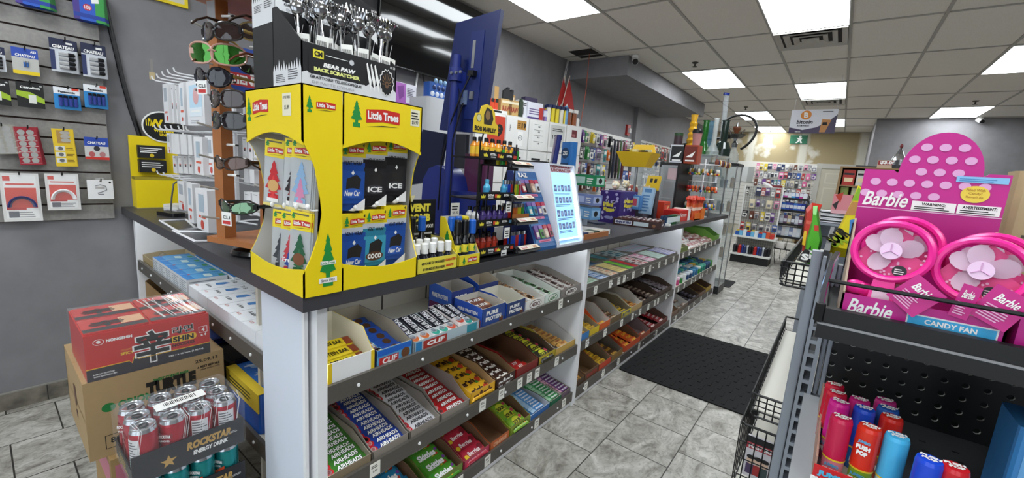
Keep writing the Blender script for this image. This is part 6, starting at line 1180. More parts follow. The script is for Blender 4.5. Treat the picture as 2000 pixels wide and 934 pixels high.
MB().lathe([(0,0),(.07,0),(.07,.04),(.03,.09)],GL('e0e8e8',.3),16,o=(p0.x,5.45,gz+.001)).tube([(p0.x,5.45,gz+.08),(p0.x+.02,5.45,gz+.2),tuple(p1)],.028,GL('dfe8f0',.28),12).cyl(p1-Vector((.002,0,.012)),p1+Vector((.002,0,.012)),.034,mt('23389a',.15),n=16).build('glass_pipe',None,'tallest clear glass pipe with blue mouth ring, leaning','glass pipe')
q=P(1347,290,1,4.8);z1=P(1353,223,1,4.8).z;z0=ZT+h;H_=z1-z0;prof=[(0,0),(.055,0),(.06,.05),(.04,.12),(.045,.2),(.035,.3)]
for k in range(5):prof+=[(.06-.004*k,.38+.11*k),(.042-.003*k,.43+.11*k)]
prof+=[(.034,.95),(.038,1)]
MB().lathe([(r,z*H_)for r,z in prof],mt('d8a41f',.12,0,.92,coat=.5),16).build('glass_pipe',None,'amber bubble necked glass pipe on the black cabinet','glass pipe',loc=(q.x-.01,4.86,z0+.001))
yk=5.9;q=P(1432,300,1,yk);zt=P(1434,248,1,yk).z
t=thing('hookah','hookah with round tray and black coiled hose on the glass tower','hookah',(q.x,yk,0));tz=1.66
MB().lathe([(0,tz),(.06,tz),(.075,tz+.04),(.06,tz+.12),(.03,tz+.18),(.03,tz+.22),(0,tz+.22)],GL('d8dcd8',.5),18).build('glass_vase',t)
MB().lathe([(.03,tz+.2),(.036,tz+.24),(.015,tz+.28),(.03,tz+.33),(.012,tz+.38),(.022,tz+.44),(.01,tz+.5),(.01,zt-.1)],CHROME,14).build('stem',t)
MB().lathe([(0,zt-.14),(.06,zt-.14),(.11,zt-.10),(.112,zt-.092),(.06,zt-.12),(0,zt-.12)],mt('6a6a66',.25,.9),20).build('ash_tray',t)
MB().lathe([(.012,zt-.12),(.03,zt-.06),(.048,zt-.02),(.045,zt),(0,zt-.02)],mt('7a4426',.5),16).build('clay_bowl',t)
hp=[]
for k in range(26):
 u=k/25;a=-1.2+u*5.4;r=.16+.05*sin(u*3)
 hp.append((.03+r*cos(a),-.05+.06*sin(a*.5),tz+.36+.2*sin(a)*(1-.2*u)+.1*u))
MB().tube(hp+[(-.3,-.15,zt-.17),(-.5,-.35,zt-.25),(-.62,-.5,zt-.3)],.014,mt('141416',.4),8).build('hose',t)
for s in(-1,1):MB().tube([(0,0,tz+.34),(.05*s,0,tz+.36),(.09*s,0,tz+.42)],.008,CHROME).build('valve',t)
T0=(-1.36,5.76,0);tw,td,tH=.32,.34,1.66
t=thing('glass_tower','tall narrow glass display tower at the end of the counter','display tower',T0)
MB().box(0,tw,0,td,0,.1,mt('1b1b1d',.4)).build('base_plinth',t);MB().box(-.01,tw+.01,-.01,td+.01,tH-.03,tH,mt('1b1b1d',.4)).build('top_cap',t)
for x in(0,tw-.012):
 for y in(0,td-.012):MB().box(x,x+.012,y,y+.012,.1,tH-.03,STEEL).build('corner_post',t)
for c in((.012,tw-.012,0,.004),(.012,tw-.012,td-.004,td),(0,.004,.012,td-.012),(tw-.004,tw,.012,td-.012)):MB().box(*c,.1,tH-.03,GL('dce8e6',.13)).build('glass_pane',t)
SHZ=(.45,.75,1.05,1.35)
for z in SHZ:MB().box(.006,tw-.006,.006,td-.006,z,z+.006,GL('cfe0de',.4)).build('glass_shelf',t)
for z in SHZ:
 for k in range(4):MB().rbox(-.02,.02,-.02,.02,0,.10+.03*(k%2),mt(('26408a','6a7a8a','3a4a6a','8a6a4a')[k],.3),.01,2).cyl((0,0,.1),(0,0,.15),.008,STEEL).build('vape_kit',None,'small vape kit on a glass shelf of the tower','vape kit','vape kits in the glass tower',loc=(T0[0]+.07+.06*k,T0[1]+.12+.08*(k%2),z+.007))
MB().box(.07,.15,.02,.022,1.48,1.60,mt('b8d0e4')).build('price_sheet',None,'pale blue sheet inside the top of the glass tower','sheet',loc=T0)
t=thing('keyring_spinner','white wire spinner of colourful key rings before the glass cabinet','spinner',(-1.19,4.85,ZT))
MB().cyl((0,0,0),(0,0,.62),.008,WIRE).cyl((0,0,0),(0,0,.01),.09,WIRE,n=20).build('pole',t)
for k,z in enumerate((.2,.38,.56)):MB().tube([(.14*cos(a*pi/8),.14*sin(a*pi/8),z)for a in range(16)],.003,WIRE,5,True).tube([(-.14,0,z),(.14,0,z)],.003,WIRE).tube([(0,-.14,z),(0,.14,z)],.003,WIRE).build('hook_ring',t)
MB().box(.13,.134,-.05,.03,.38,.5,mt('d8dee4')).build('blank_card',t)
CK=[('orange','d8622a'),('red','c22a2a'),('yellow','d8b83a'),('white','dedad2'),('blue','2a5ab0'),('dark grey','4a4a4e'),('gold','b8923a'),('green','4a8a4a')]
for k,z in enumerate((.2,.38,.56)):
 for j in range(22):
  n_,c=CK[random.choice([0,0,1,2,3,5]if k==1 else[2,3,4,1,5,6]if k==0 else[5,6,4,3,7])]
  a=2*pi*j/22;p=(-1.19+.14*cos(a),4.85+.14*sin(a),ZT+z-.012)
  b=MB().tube([(0,0,0),(.004,0,-.02),(0,0,-.035)],.0015,STEEL,4).ell((0,0,-.058),(.017,.012,.024),mt(c,.4),8,6).ell((.006,.008,-.088),(.012,.012,.014),mt(CK[(j*3+k)%8][1],.4),8,6)
  b.build('key_ring',None,'%s key ring hanging on the %s ring of the spinner'%(n_,('lowest','middle','top')[k]),'key ring','%s key rings, %s ring'%(n_,('lowest','middle','top')[k]),loc=p,rz=a)
for k in range(14):
 n_,c=(('brown','7a3a24'),('navy','23305a'),('gold','c8962a'),('white','d8d4cc'),('dark red','6a2a24'))[k%5]
 MB().tube([(0,0,0),(0,0,-.04)],.0015,STEEL,4).ell((0,0,-.075),(.022,.014,.038),mt(c,.4),8,6).build('key_ring',None,'%s charm hanging under the glass shelf of the cabinet'%n_,'key ring','%s charms under the glass shelf'%n_,loc=(-1.115,5.02+.05*k,gz-.012))
q=P(1244,326,1,3.62);t=thing('snack_basket','yellow angular basket of snack bags raised on a post','basket',(q.x,3.62,q.z))
BY=mt('e2b81c',.4)
def frus(w0,d0,w1,d1,z0,z1):return[(-w0,-d0,z0),(w0,-d0,z0),(w0,d0,z0),(-w0,d0,z0)],[(-w1,-d1,z1),(w1,-d1,z1),(w1,d1,z1),(-w1,d1,z1)]
a0,a1=frus(.10,.08,.16,.11,0,.12);b=MB()
b.add(a0+a1,[(3,2,1,0),(0,1,5,4),(1,2,6,5),(2,3,7,6),(3,0,4,7)],BY).add([(x*.97,y*.97,z+.003)for x,y,z in a0+a1],[(0,1,2,3),(4,5,1,0),(5,6,2,1),(6,7,3,2),(7,4,0,3)],BY)
b.build('basket_body',t,smooth=False);MB().hex8([(-.13,.09,.12),(.12,.09,.12),(.12,.1,.12),(-.13,.1,.12)],[(-.08,.11,.2),(.09,.11,.2),(.09,.12,.2),(-.08,.12,.2)],BY).build('header',t)
MB().cyl((0,0,ZT-q.z+.01),(0,0,0),.012,STEEL).cyl((0,0,ZT-q.z),(0,0,ZT-q.z+.01),.07,STEEL,n=18).build('post',t)
for k in range(8):MB().rbox(-.03,.03,-.012,.012,0,.07,mt(('4a2a24','c8b83a','3a3a2a','d8d0a0','6a3a2a','b8a82a','2a2422','d8d8b8')[k],.35),.008).build('snack_bag',None,'%s snack bag in the yellow basket'%('brown','yellow','dark olive','cream','red brown','mustard','black','ivory')[k],'snack',loc=(q.x-.1+.027*k,3.62+.02*(k%3)-.03,q.z+.07+.01*(k%2)),rz=random.uniform(-.5,.5))
# ================================================================ left wall: slat panel with batteries
XS=XL+.001
M_SLAT=speck_mat('grey_slat_laminate','8b8885','97948f',60,.55)
f=MB();dk=mt('3a2820',.7)
f.box(XS,XS+.008,-1.3,.468,.965,2.5,dk)
k=0;z=.965
while z<2.49:
 f.box(XS+.008,XS+.02,-1.3,.468,z+.004,min(z+.0795,2.5),M_SLAT);z+=.0845
f.build('slat_panel',None,'grey slat wall panel with brown grooves holding battery packs','slat panel')
XP=XS+.02
def blister(w,h,card,draw,back=None):
 b=MB();b.box(-.003,0,-w/2,w/2,-h,0,mt(card,.35));b.at(FX((.0006,0,-h/2)));draw(b,w,h);return b
def hang(lab,cat,y0,z1,y1,z0,card,draw,n=1,name='battery_pack',off=.045,step=.012,tilt=0.):
 w,h=y1-y0,z1-z0;me=blister(w,h,card,draw).mesh(name,False)
 for k in range(n):
  M=Matrix.Translation((XP+off+step*(n-1-k)-step*(n-1),(y0+y1)/2-.003*(n-1-k),z1))@Tr(0,0,0,tilt+.01*k,0,0)
  inst(me,name,M,lab,cat,lab+', stack' if n>1 else None)
 MB().tube([(XP,(y0+y1)/2,z1-.006),(XP+off+.03,(y0+y1)/2,z1-.004),(XP+off+.036,(y0+y1)/2,z1+.008)],.0028,BLACK).build('display_hook',None,'black wire hook above the '+(lab if len(lab.split())<11 else ' '.join(lab.split()[:4])+', '+' '.join(lab.split()[-4:])),'hook')
def cells(b,x0,x1,y0,y1,n,horiz,c1,c2):
 for k in range(n):
  T0_=b.T
  if horiz:
   y=y0+(y1-y0)*(k+.5)/n;r=(y1-y0)/n*.42;b.cyl((x0,y,r*.6),(x0+(x1-x0)*.6,y,r*.6),r,mt(c1,.25,.5),n=10).cyl((x0+(x1-x0)*.6,y,r*.6),(x1,y,r*.6),r,mt(c2,.3),n=10)
  else:
   x=x0+(x1-x0)*(k+.5)/n;r=(x1-x0)/n*.42;b.cyl((x,y0,r*.6),(x,y0+(y1-y0)*.75,r*.6),r,mt(c1,.3),n=10).cyl((x,y0+(y1-y0)*.75,r*.6),(x,y1,r*.6),r,mt(c2,.25,.6),n=10)
def d_big(b,w,h):
 b.rect(-w*.5,w*.5,h*.2,h*.5,mt('1c2342')).text('CHATEAU',0,h*.26,h*.1,WHITE,w=w*.8,z=.0006,bold=.05,shear=.1).rect(-w*.5,w*.5,-h*.5,h*.19,mt('c9ccd2')).rect(-w*.5,-w*.32,-h*.45,h*.15,mt('2a3560'),.0004);cells(b,-w*.2,w*.38,-h*.42,h*.12,4,True,'d8dadc','15161a');b.rect(w*.1,w*.35,h*.36,h*.42,WHITE,.0006)
def d_chat(b,w,h):b.rect(-w/2,w/2,h*.14,h*.5,mt('2a4aa8')).text('CHATEAU',0,h*.22,h*.1,WHITE,w=w*.75,z=.0006,bold=.04,shear=.1).text('A23',w*.32,h*.4,h*.1,WHITE,w=w*.22,z=.0006,bold=.05).rect(-w/2,w/2,-h*.36,h*.14,mt('b9b8b2')).rect(-w/2,w/2,-h*.5,-h*.36,mt('e2c41f'));cells(b,-w*.1,w*.12,-h*.2,h*.03,2,False,'2a5a9a','b8b8b8')
def d_cam(b,w,h):b.rect(-w/2,w/2,-h*.5,h*.5,mt('141515')).text('Camelion',0,h*.3,h*.1,WHITE,w=w*.72,z=.0006,bold=.04).poly([(-w/2,-.05*h,.0004),(w/2,-.3*h,.0004),(w/2,-.1*h,.0004),(0,.12*h,.0004),(-w/2,.15*h,.0004)],mt('9ab82a')).rect(-w*.08,w*.2,-h*.32,h*.02,mt('d8d8d0'),.0008).text('AA',w*.4,h*.4,h*.06,WHITE,w=w*.1,z=.0006)
def d_pan(b,w,h):b.rect(-w/2,w/2,h*.2,h*.5,mt('e9ebee')).rect(-w/2,w/2,-h/2,h*.2,mt('2a86c8')).text('Panasonic',0,h*.3,h*.1,INK,w=w*.65,z=.0006,bold=.05).rect(w*.2,w*.48,h*.4,h*.5,mt('d8402a'),.0006);cells(b,-w*.35,w*.42,-h*.36,h*.14,4,False,'2a3a8a','1a1a1e')
def d_idx(b,w,h):b.rect(-w/2,w/2,-h/2,h/2,mt('2a5ac0')).rect(-w*.5,-w*.3,-h/2,h/2,mt('4a3a8a'),.0002).rect(w*.2,w*.5,-h/2,h/2,mt('3a9a4a'),.0002).text('100',-w*.05,-h*.1,h*.12,mt('e8d0d0'),w=w*.2,z=.0008,bold=.05).disc(-w*.05,-h*.1,w*.14,mt('c22a3a'),z=.0005).poly([(.05*w,.4*h,.0005),(.3*w,.4*h,.0005),(.34*w,.1*h,.0005),(.1*w,.05*h,.0005)],WHITE).rect(-w/2,w/2,-h*.42,-h*.3,mt('1f3f9a'),.0004)
def d_coin(c,n):
 def f_(b,w,h):
  b.rect(-w/2,w/2,-h/2,h/2,mt(c))
  for r in range(n):
   for s in(-1,1):b.disc(s*w*.2,h*(.36-.74*r/(n-1)),w*.17,mt('d8d8d4',.25,.6),z=.001,n=14)
   b.rect(-w*.45,w*.45,h*(.36-.74*r/(n-1))-h*.075,h*(.36-.74*r/(n-1))-h*.068,mt('e8e4e0'),.0006)
 return f_
def d_yel(b,w,h):
 b.rect(-w/2,w/2,-h/2,h/2,mt('e2c02a')).rect(-w*.3,w*.3,h*.12,h*.46,mt('b08a4a'),.0004)
 for r in range(3):b.rect(-w*.45,0,h*(-.02-.16*r)-h*.06,h*(-.02-.16*r)+h*.06,mt('d8d8d0'),.0006).disc(-w*.2,h*(-.02-.16*r),w*.12,mt('8a8a8a',.3,.6),z=.001).lines(w*.05,w*.45,h*(-.02-.16*r)-h*.04,h*(-.02-.16*r)+h*.04,2,mt('7a5a1a'),.0006)
 for r in range(3):b.disc(w*.1,h*(.4-.1*r),w*.24,mt('c9c4ba',.3,.4),h*.05,z=.0012)
def d_chat3(b,w,h):b.rect(-w/2,w/2,h*.1,h*.5,mt('2a4aa8')).text('CHATEAU',0,h*.25,h*.12,WHITE,w=w*.75,z=.0006,bold=.04).rect(-w/2,w/2,-h*.38,h*.1,mt('c9c8c4')).rect(-w/2,w/2,-h/2,-h*.38,mt('c8342a')).disc(0,0,w*.13,mt('4a4a4e',.3,.5),h*.12,z=.001).disc(-w*.22,-h*.26,w*.13,mt('c86a6a',.3,.3),h*.12,z=.001).disc(w*.22,-h*.26,w*.13,mt('c88a8a',.3,.3),h*.12,z=.001)
def d_cable(c):
 def f_(b,w,h):
  b.rect(-w*.42,w*.42,-h*.44,h*.46,mt('ecebe9')).rect(-w*.42,-w*.24,h*.34,h*.44,mt('d03a2a'),.0004).rect(-w*.36,w*.36,h*.26,h*.29,mt('d03a2a'),.0004).rect(-w*.4,w*.4,-h*.22,h*.2,mt('d2402f'),.0003)
  b.rect(-w*.4,w*.1,-h*.26,-h*.22,mt('c02a22'),.0006).lines(-w*.1,w*.4,-h*.42,-h*.28,3,mt('9a9a9a'),.0006).rect(-w*.36,-w*.1,-h*.42,-h*.29,mt('5a5a64'),.0006)
  for k in range(4):
   r=w*(.3+.02*k);b.tube([(r*cos(a*pi/14),-h*.2+.014*k*0+r*1.15*sin(a*pi/14),.004+.003*k)for a in range(15)],.0035,mt(c,.4),6)
  b.box(-w/2,w/2,-h/2,h/2,-.001,.012,film('ffffff',.10))
 return f_
def d_bud(b,w,h):b.rect(-w/2,w/2,-h/2,h/2,mt('ecebea')).disc(w*.38,h*.38,w*.05,INK,z=.0005).tube([(-.02,.02,.001),(.0,.026,.001),(.02,.018,.001),(.024,-.002,.001),(.005,-.012,.001),(-.012,-.018,.001),(-.01,-.024,.001),(.012,-.024,.001)],.0014,mt('55555a')).rect(-.02,.016,.004,.016,mt('b8b4b0'),.0006).rect(-w*.15,w*.15,h*.5,h*.62,film('ffffff',.3))
hang('stack of blue index card packs in the middle of the top row','card pack',.208,2.13,.315,1.985,'2a5ac0',d_idx,7,'index_card_pack',.06,.008)
hang('stack of blue and green index card packs marked 100 at the panel end','card pack',.39,2.13,.502,1.975,'2a5ac0',d_idx,6,'index_card_pack',.06,.010)
hang('index card pack cut by the upper left corner of the photo','card pack',.07,2.1,.14,1.99,'2a3a8a',d_idx,1,'index_card_pack',.06)
hang('blue and yellow battery pack with two tiny cells','batteries',.159,1.789,.242,1.671,'b9b8b2',d_chat)
hang('large dark blue battery pack with four silver cells, left of its twin','batteries',.288,1.863,.381,1.709,'1c2342',d_big,3)
hang('large dark blue battery pack with four silver cells, at the panel end','batteries',.393,1.868,.483,1.706,'1c2342',d_big,2)
hang('grey battery pack cut by the left edge of the photo','batteries',.055,1.776,.14,1.669,'2a2c34',d_big)
hang('black and lime battery pack cut by the left edge of the photo','batteries',.05,1.635,.142,1.519,'141515',d_cam)
hang('black and lime battery pack with white lettering, fully in view','batteries',.161,1.636,.248,1.521,'141515',d_cam)
hang('blue and white battery pack with red flash, left of its twin','batteries',.283,1.635,.373,1.531,'2a86c8',d_pan,2)
hang('blue and white battery pack with red flash, at the panel end','batteries',.389,1.667,.475,1.553,'2a86c8',d_pan,2)
hang('olive and silver coin cell cards at the left edge','batteries',.06,1.429,.144,1.295,'a8a49a',d_coin('9a968c',5),3,tilt=.12)
hang('red and silver coin cell card strip, two cells wide','batteries',.145,1.428,.218,1.249,'8a1f2a',d_coin('9a2230',6),4,tilt=.06)
hang('yellow coin cell card with brown top','batteries',.262,1.433,.336,1.248,'e2c02a',d_yel,2,tilt=.03)
hang('small blue, white and red coin cell card at the panel end','batteries',.37,1.403,.461,1.289,'c9c8c4',d_chat3)
hang('large red clamshell with coiled navy cable','cable pack',.075,1.208,.199,.976,'dedcd8',d_cable('23306a'),1,'cable_pack')
hang('red clamshell with coiled white cable','cable pack',.219,1.21,.336,1.027,'dedcd8',d_cable('f0f0f0'),1,'cable_pack')
hang('small white earbud card with black strap drawing, lowest row','earbuds',.366,1.182,.466,1.081,'ecebea',d_bud,1,'earbud_pack')
MB().tube([(XL+.012,.50,2.12),(XL+.012,.515,1.98),(XL+.012,.545,1.74),(XL+.012,.57,1.58),(XL+.012,.60,1.44),(XL+.012,.62,1.25)],.011,BLACK,8).build('black_cable',None,'thick black cable drooping down the grey wall beside the slat panel','cable')
MB().box(XL,XL+.002,.665,.69,1.75,1.79,mt('c8b48a')).box(XL,XL+.001,.672,.684,1.79,1.86,mt('8f8b86')).build('tape_scrap',None,'torn beige tape scrap stuck on the grey wall','tape')
MB().box(XL,XL+.015,.62,.86,2.18,2.196,YEL).box(XL,XL+.015,.845,.86,2.196,2.6,YEL).box(XL,XL+.015,.62,.635,2.196,2.6,YEL).box(XL,XL+.015,.62,.86,2.585,2.6,YEL).box(XL,XL+.008,.635,.845,2.196,2.585,mt('d8d4c8')).build('yellow_framed_notice',None,'yellow framed notice on the wall cut by the top of the photo','notice')
t=thing('television','large black wall television behind the blue pole','television',(XL+.06,2.68,2.17))
T_=Tr(0,0,0,0,rad(6),0)
MB().at(T_).box(0,.035,-.62,.62,0,.70,mt('0b0b0c',.25)).build('housing',t);MB().at(T_).box(.035,.037,-.61,.61,.015,.69,mt('0a0a0b',.07,coat=.5)).build('screen',t)
g=MB().at(T_)
for k in range(14):g.box(.0355,.0375,-.42+.014*k,-.413+.014*k,.004,.009,mt('9a9aa0'))
g.build('speaker_slots',t);MB().box(-.058,.0,-.2,.2,.2,.5,mt('2a2a2c')).build('wall_mount',t)
MB().tube([(XL+.015,2.55,2.2),(XL+.02,2.5,1.9),(XL+.015,2.52,1.4)],.009,WHITE,8).tube([(XL+.03,2.58,2.2),(XL+.05,2.62,2.05),(XL+.03,2.7,2.0)],.007,BLACK,8).build('tv_cable',None,'white and black cables hanging under the wall television','cables')
MB().rbox(-.02,.22,-.13,.11,.0,.90,mt('dfe0e4',.4),.03,4).build('drink_cooler',None,'white cabinet with rounded edge left of the blue pole','cooler',loc=(-2.80,2.32,1.0))
MB().box(-.3,.3,-.25,.25,0,1.0,mt('c9c9cc',.5)).build('back_counter',None,'low pale cabinet standing against the wall behind the pole','cabinet',loc=(-2.86,2.32,0))
b=MB().rbox(0,.1,-.08,.1,0,.13,mt('2f62b8',.35),.02)
for k in range(10):b.ell((.1,-.06+.016*k,.04+.05*(k%3)),(.012,.02,.02),mt(('d8dce4','23366a','8ab0d8')[k%3],.3),8,6)
b.build('blue_pack',None,'blue and white bottle pack on top of the white cabinet','pack',loc=(-2.76,2.36,1.90))
# ---- cigarette cabinets standing askew before the wall
CL,CR=Vector((-3.14,3.30,0)),Vector((-2.70,4.795,0));cu=(CR-CL).normalized();cn=Vector((cu.y,-cu.x,0));CZ=1.98
def PC(px,py):
 d=_rt*(px-1000)-_up*(py-467)+_fw*FPX;o=Vector((0,0,HEYE));t_=(CL-o).dot(cn)/d.dot(cn);q=o+d*t_;return(q-CL).dot(cu),q.z
seams=[0.0]+[PC(px,py)[0]for px,py in((988,222),(1033,230),(1072,237),(1106,244))]+[(CR-CL).length]
CW=mt('e6e5e2',.4);CWd=mt('d6d5d1',.45)
def note(b,cx,cz,w,h,c,lines=0,mat=INK):b.rect(cx-w/2,cx+w/2,cz-h/2,cz+h/2,mt(c),.001);lines and b.lines(cx-w*.4,cx+w*.4,cz-h*.4,cz+h*.4,lines,mat,.0016)
cl=['with the red 9 poster','with the no smoking sign','with the price list sheet','with the 15 and 15 price sheet','with the maroon card']
for k in range(5):
 s0,s1=seams[k],seams[k+1];w=s1-s0-.004;o=CL+cu*s0;dep=.03 if k==0 else min(.40,(o.x-XL)*.9)
 dep=max(.02,dep);t=thing('wall_cabinet','white cigarette cabinet column '+cl[k],'cabinet',(o.x,o.y,0));ang=math.atan2(cu.y,cu.x);t.rotation_euler=(0,0,ang)
 t['group']='white cigarette cabinets'
 MB().box(0,w,.0,dep,0,CZ,CWd).build('carcass',t)
 for z0,z1,nm in((1.63,CZ-.012,'up'),(1.24,1.615,'lo'),(.1,1.225,'base')):
  d=MB().box(.006,w-.006,-.018,-.001,z0,z1,CW);d.at(fr((w/2,-.0186,(z0+z1)/2),(1,0,0),(0,0,1)))
  if nm=='up':
   if k==0:d.rect(-w*.1,w*.48,-.15,.15,mt('c23a22')).text('9',w*.3,0,.14,INK,z=.0008,bold=.06)
   if k==1:d.rect(-w*.02,w*.38,.04,.14,mt('b8863a')).text('19',w*.27,.085,.06,INK,z=.0008,bold=.05).lines(-w*.0,w*.14,.06,.12,3,mt('5a3a1a'),.0006).rect(.03*w,.26*w,-.14,.02,WHITE).tube([(.145*w+.026*cos(a*pi/10),-.05+.026*sin(a*pi/10),.001)for a in range(20)],.003,INK,4,True).box(.145*w-.018,.145*w+.02,-.054,-.048,.0,.002,INK).text('Cigar',-w*.32,.05,.02,INK,w=.07,rot=pi/2,z=.0006)
   if k==2:note(d,0,.0,w*.66,.3,'e9e9e6');[d.text('15',0,z_,.018,INK,w=.03,z=.002,bold=.05).lines(-w*.25,w*.25,z_+.02,z_+.028,1,INK,.002)for z_ in(.1,.04,-.02,-.09)]
   if k==3:note(d,0,.02,w*.8,.26,'c9cac6');d.text('15',-w*.18,.01,.05,INK,w=w*.24,z=.002).text('15',w*.16,.01,.05,INK,w=w*.24,z=.002).lines(-w*.3,w*.3,.08,.12,2,INK,.002)
   if k==4:note(d,-.0,.08,w*.34,.09,'6a2228',1,mt('a8686a'))
  elif nm=='lo' and k in(1,2):note(d,0,.03,w*.7,.28,'dededb',4)
  if nm=='lo' and k==3:d.cyl((-w*.42,.11,0),(-w*.42,.11,.012),.008,STEEL).box(-w*.42-.002,-w*.42+.002,.05,.11,.01,.013,mt('a88a4a',.3,.8)).disc(-w*.42,.045,.02,mt('a88a4a',.3,.8),z=.012)
  d.build('door',t,smooth=False)
top=lambda s,d:CL+cu*s-cn*d+Vector((0,0,CZ))
ang=math.atan2(cu.y,cu.x)
def ctop(lab,name,cat,px,d,w,h,c,draw=None,shape='box',dep=.08,group=None):
 s=PC(px,225)[0];p=top(s,d)
 if shape=='box':b=MB().box(-w/2,w/2,0,dep,0,h,mt(c,.4))
 elif shape=='can':b=MB().lathe([(0,0),(w/2,0),(w/2,h*.86),(w*.36,h*.9),(w*.36,h),(0,h)],mt(c,.3),14)
 if draw:b.at(fr((0,-.0008 if shape=='box' else-w/2-.0006,h/2),(1,0,0),(0,0,1)));draw(b,w,h)
 b.build(name,None,lab,cat,group,loc=(p.x,p.y,CZ),rz=ang)
raw=lambda b,w,h:b.text('RAW',0,-h*.1,h*.35,mt('9a3a2a'),w=w*.7,bold=.05).rect(-w*.4,w*.4,h*.25,h*.4,mt('e8dcc0'))
for k,px in enumerate((962,974)):ctop('tall kraft box with printed top on the cabinets, %s'%('nearer the blue screen','beside its twin')[k],'kraft_box','box',px,.12,.12,.30,'c0985a')
for k,px in enumerate((963,971)):ctop('orange red bottle standing before the kraft boxes, %s'%('first','second')[k],'lighter_fluid','bottle',px,.05,.06,.15,'d8481f',lambda b,w,h:b.rect(-w*.3,w*.3,h*.25,h*.5,INK),'can')
ctop('flat white box with black print on the cabinet edge','flat_box','box',972,.0,.25,.035,'e4e4e2',lambda b,w,h:b.rect(-w*.3,w*.2,-h*.3,h*.3,INK),dep=.1)
for k,px in enumerate((992,1008)):
 ctop('kraft rolling paper display with red lettering, %s'%('nearer the blue screen','beside the black and white tin')[k],'paper_display','display',px,.04,.15,.17,'c8a468',raw)
 ctop('kraft rolling paper box at the back of the cabinets, %s'%('first','second')[k],'paper_display','display',px+2,.16,.14,.25,'b88f50',raw)
for k in range(5):ctop('small black lighter case heaped on the kraft displays','lighter_case','lighter',996+4*k,.14,.03,.28+.02*(k%3),'1a1a1c',group='black lighter cases')
ctop('black and green upright tin between kraft and white boxes','tin','tin',1020,.04,.06,.2,'2a3a2a',shape='can')
ctop('white box with black print beside the tin','white_box','box',1028,.06,.13,.20,'e2e4ea',lambda b,w,h:b.rect(-w*.3,0,-h*.3,h*.1,INK).lines(-w*.3,w*.4,h*.2,h*.4,2,INK))
ctop('white and purple wide display carton on the cabinets','display_box','box',1048,.03,.22,.19,'e0e0ea',lambda b,w,h:b.lines(-w*.4,w*.4,-h*.2,h*.2,3,mt('6a5a8a')).rect(-w*.5,w*.5,-h*.5,-h*.36,mt('4a3a7a')))
ctop('dark purple carton on top of the white one','display_box','box',1050,.14,.18,.26,'3a3050')
ctop('red and white pack on the cabinets','display_box','box',1061,.02,.08,.14,'b8302a')
ctop('violet and white pack on the cabinets','display_box','box',1070,.02,.12,.13,'8a7ab8',lambda b,w,h:b.rect(-w*.4,w*.4,-h*.1,h*.4,mt('dcdcec')))
for k in range(9):ctop('navy topped %s lighter gas can on the cabinets'%('yellow' if k%3 else 'white'),'gas_can','can',1074+4.2*k,.03+.07*(k%2),.055,.20,'d8c42a' if k%3 else 'd8d4c4',lambda b,w,h:b.box(-w*.5,w*.5,h*.32,h*.5,-.05,.001,mt('1c2450')),'can',group='gas cans, %s'%('yellow' if k%3 else 'white'))
ctop('tall light blue can on the cabinets before the flags','gas_can','can',1108,.03,.06,.22,'6a9ac8',shape='can')
for k in range(4):ctop('brown and white butane can near the flags','gas_can','can',1115+5.5*k,.04+.05*(k%2),.065,.19,'8a4a22',lambda b,w,h:b.box(-w*.5,w*.5,h*.3,h*.5,-.06,.001,mt('e4e0da')),'can',group='brown butane cans')
ctop('small white figurine at the end of the cabinets','figurine','figurine',1133,.04,.05,.10,'e4e2de',shape='can')
s=PC(1108,240)[0];p=top(s,.14)
for k,(dx,lab)in enumerate(((0.,'red and white flag on a pole, front one'),(.05,'red and white flag on a pole behind the front one'))):
 t=thing('flag',lab+', before the soffit','flag',(p.x-dx,p.y-dx,CZ))
 MB().tube([(0,0,0),(-.02,.05,.25),(.0,.14+.03*k,.62)],.006,mt('c9b8a8')).build('pole',t)
 fl=MB();R_=mt('a8201f',.7);W_=mt('e4dcd8',.7)
 q=[(0,.13,.58),(.02,.20,.40),(.03,.27,.22),(.035,.30,.06)];e=[(-.015,.06,.3),(.0,.08,.22),(.02,.14,.12),(.03,.22,.0)]
 q3=[Vector(a)for a in q];e3=[Vector(a)for a in e]
 for i in range(3):
  for j in range(3):
   a,b_,c,d=[q3[i+u].lerp(e3[i+u],(j+v)/3)for u,v in((0,0),(1,0),(1,1),(0,1))];off=Vector((.012*((i+j)%2),0,0))
   fl.hex8([a,b_,c,d],[x+Vector((.003,0,0))for x in(a,b_,c,d)],W_ if i==2 or(i==1 and j==2)else R_)
 fl.build('cloth',t)
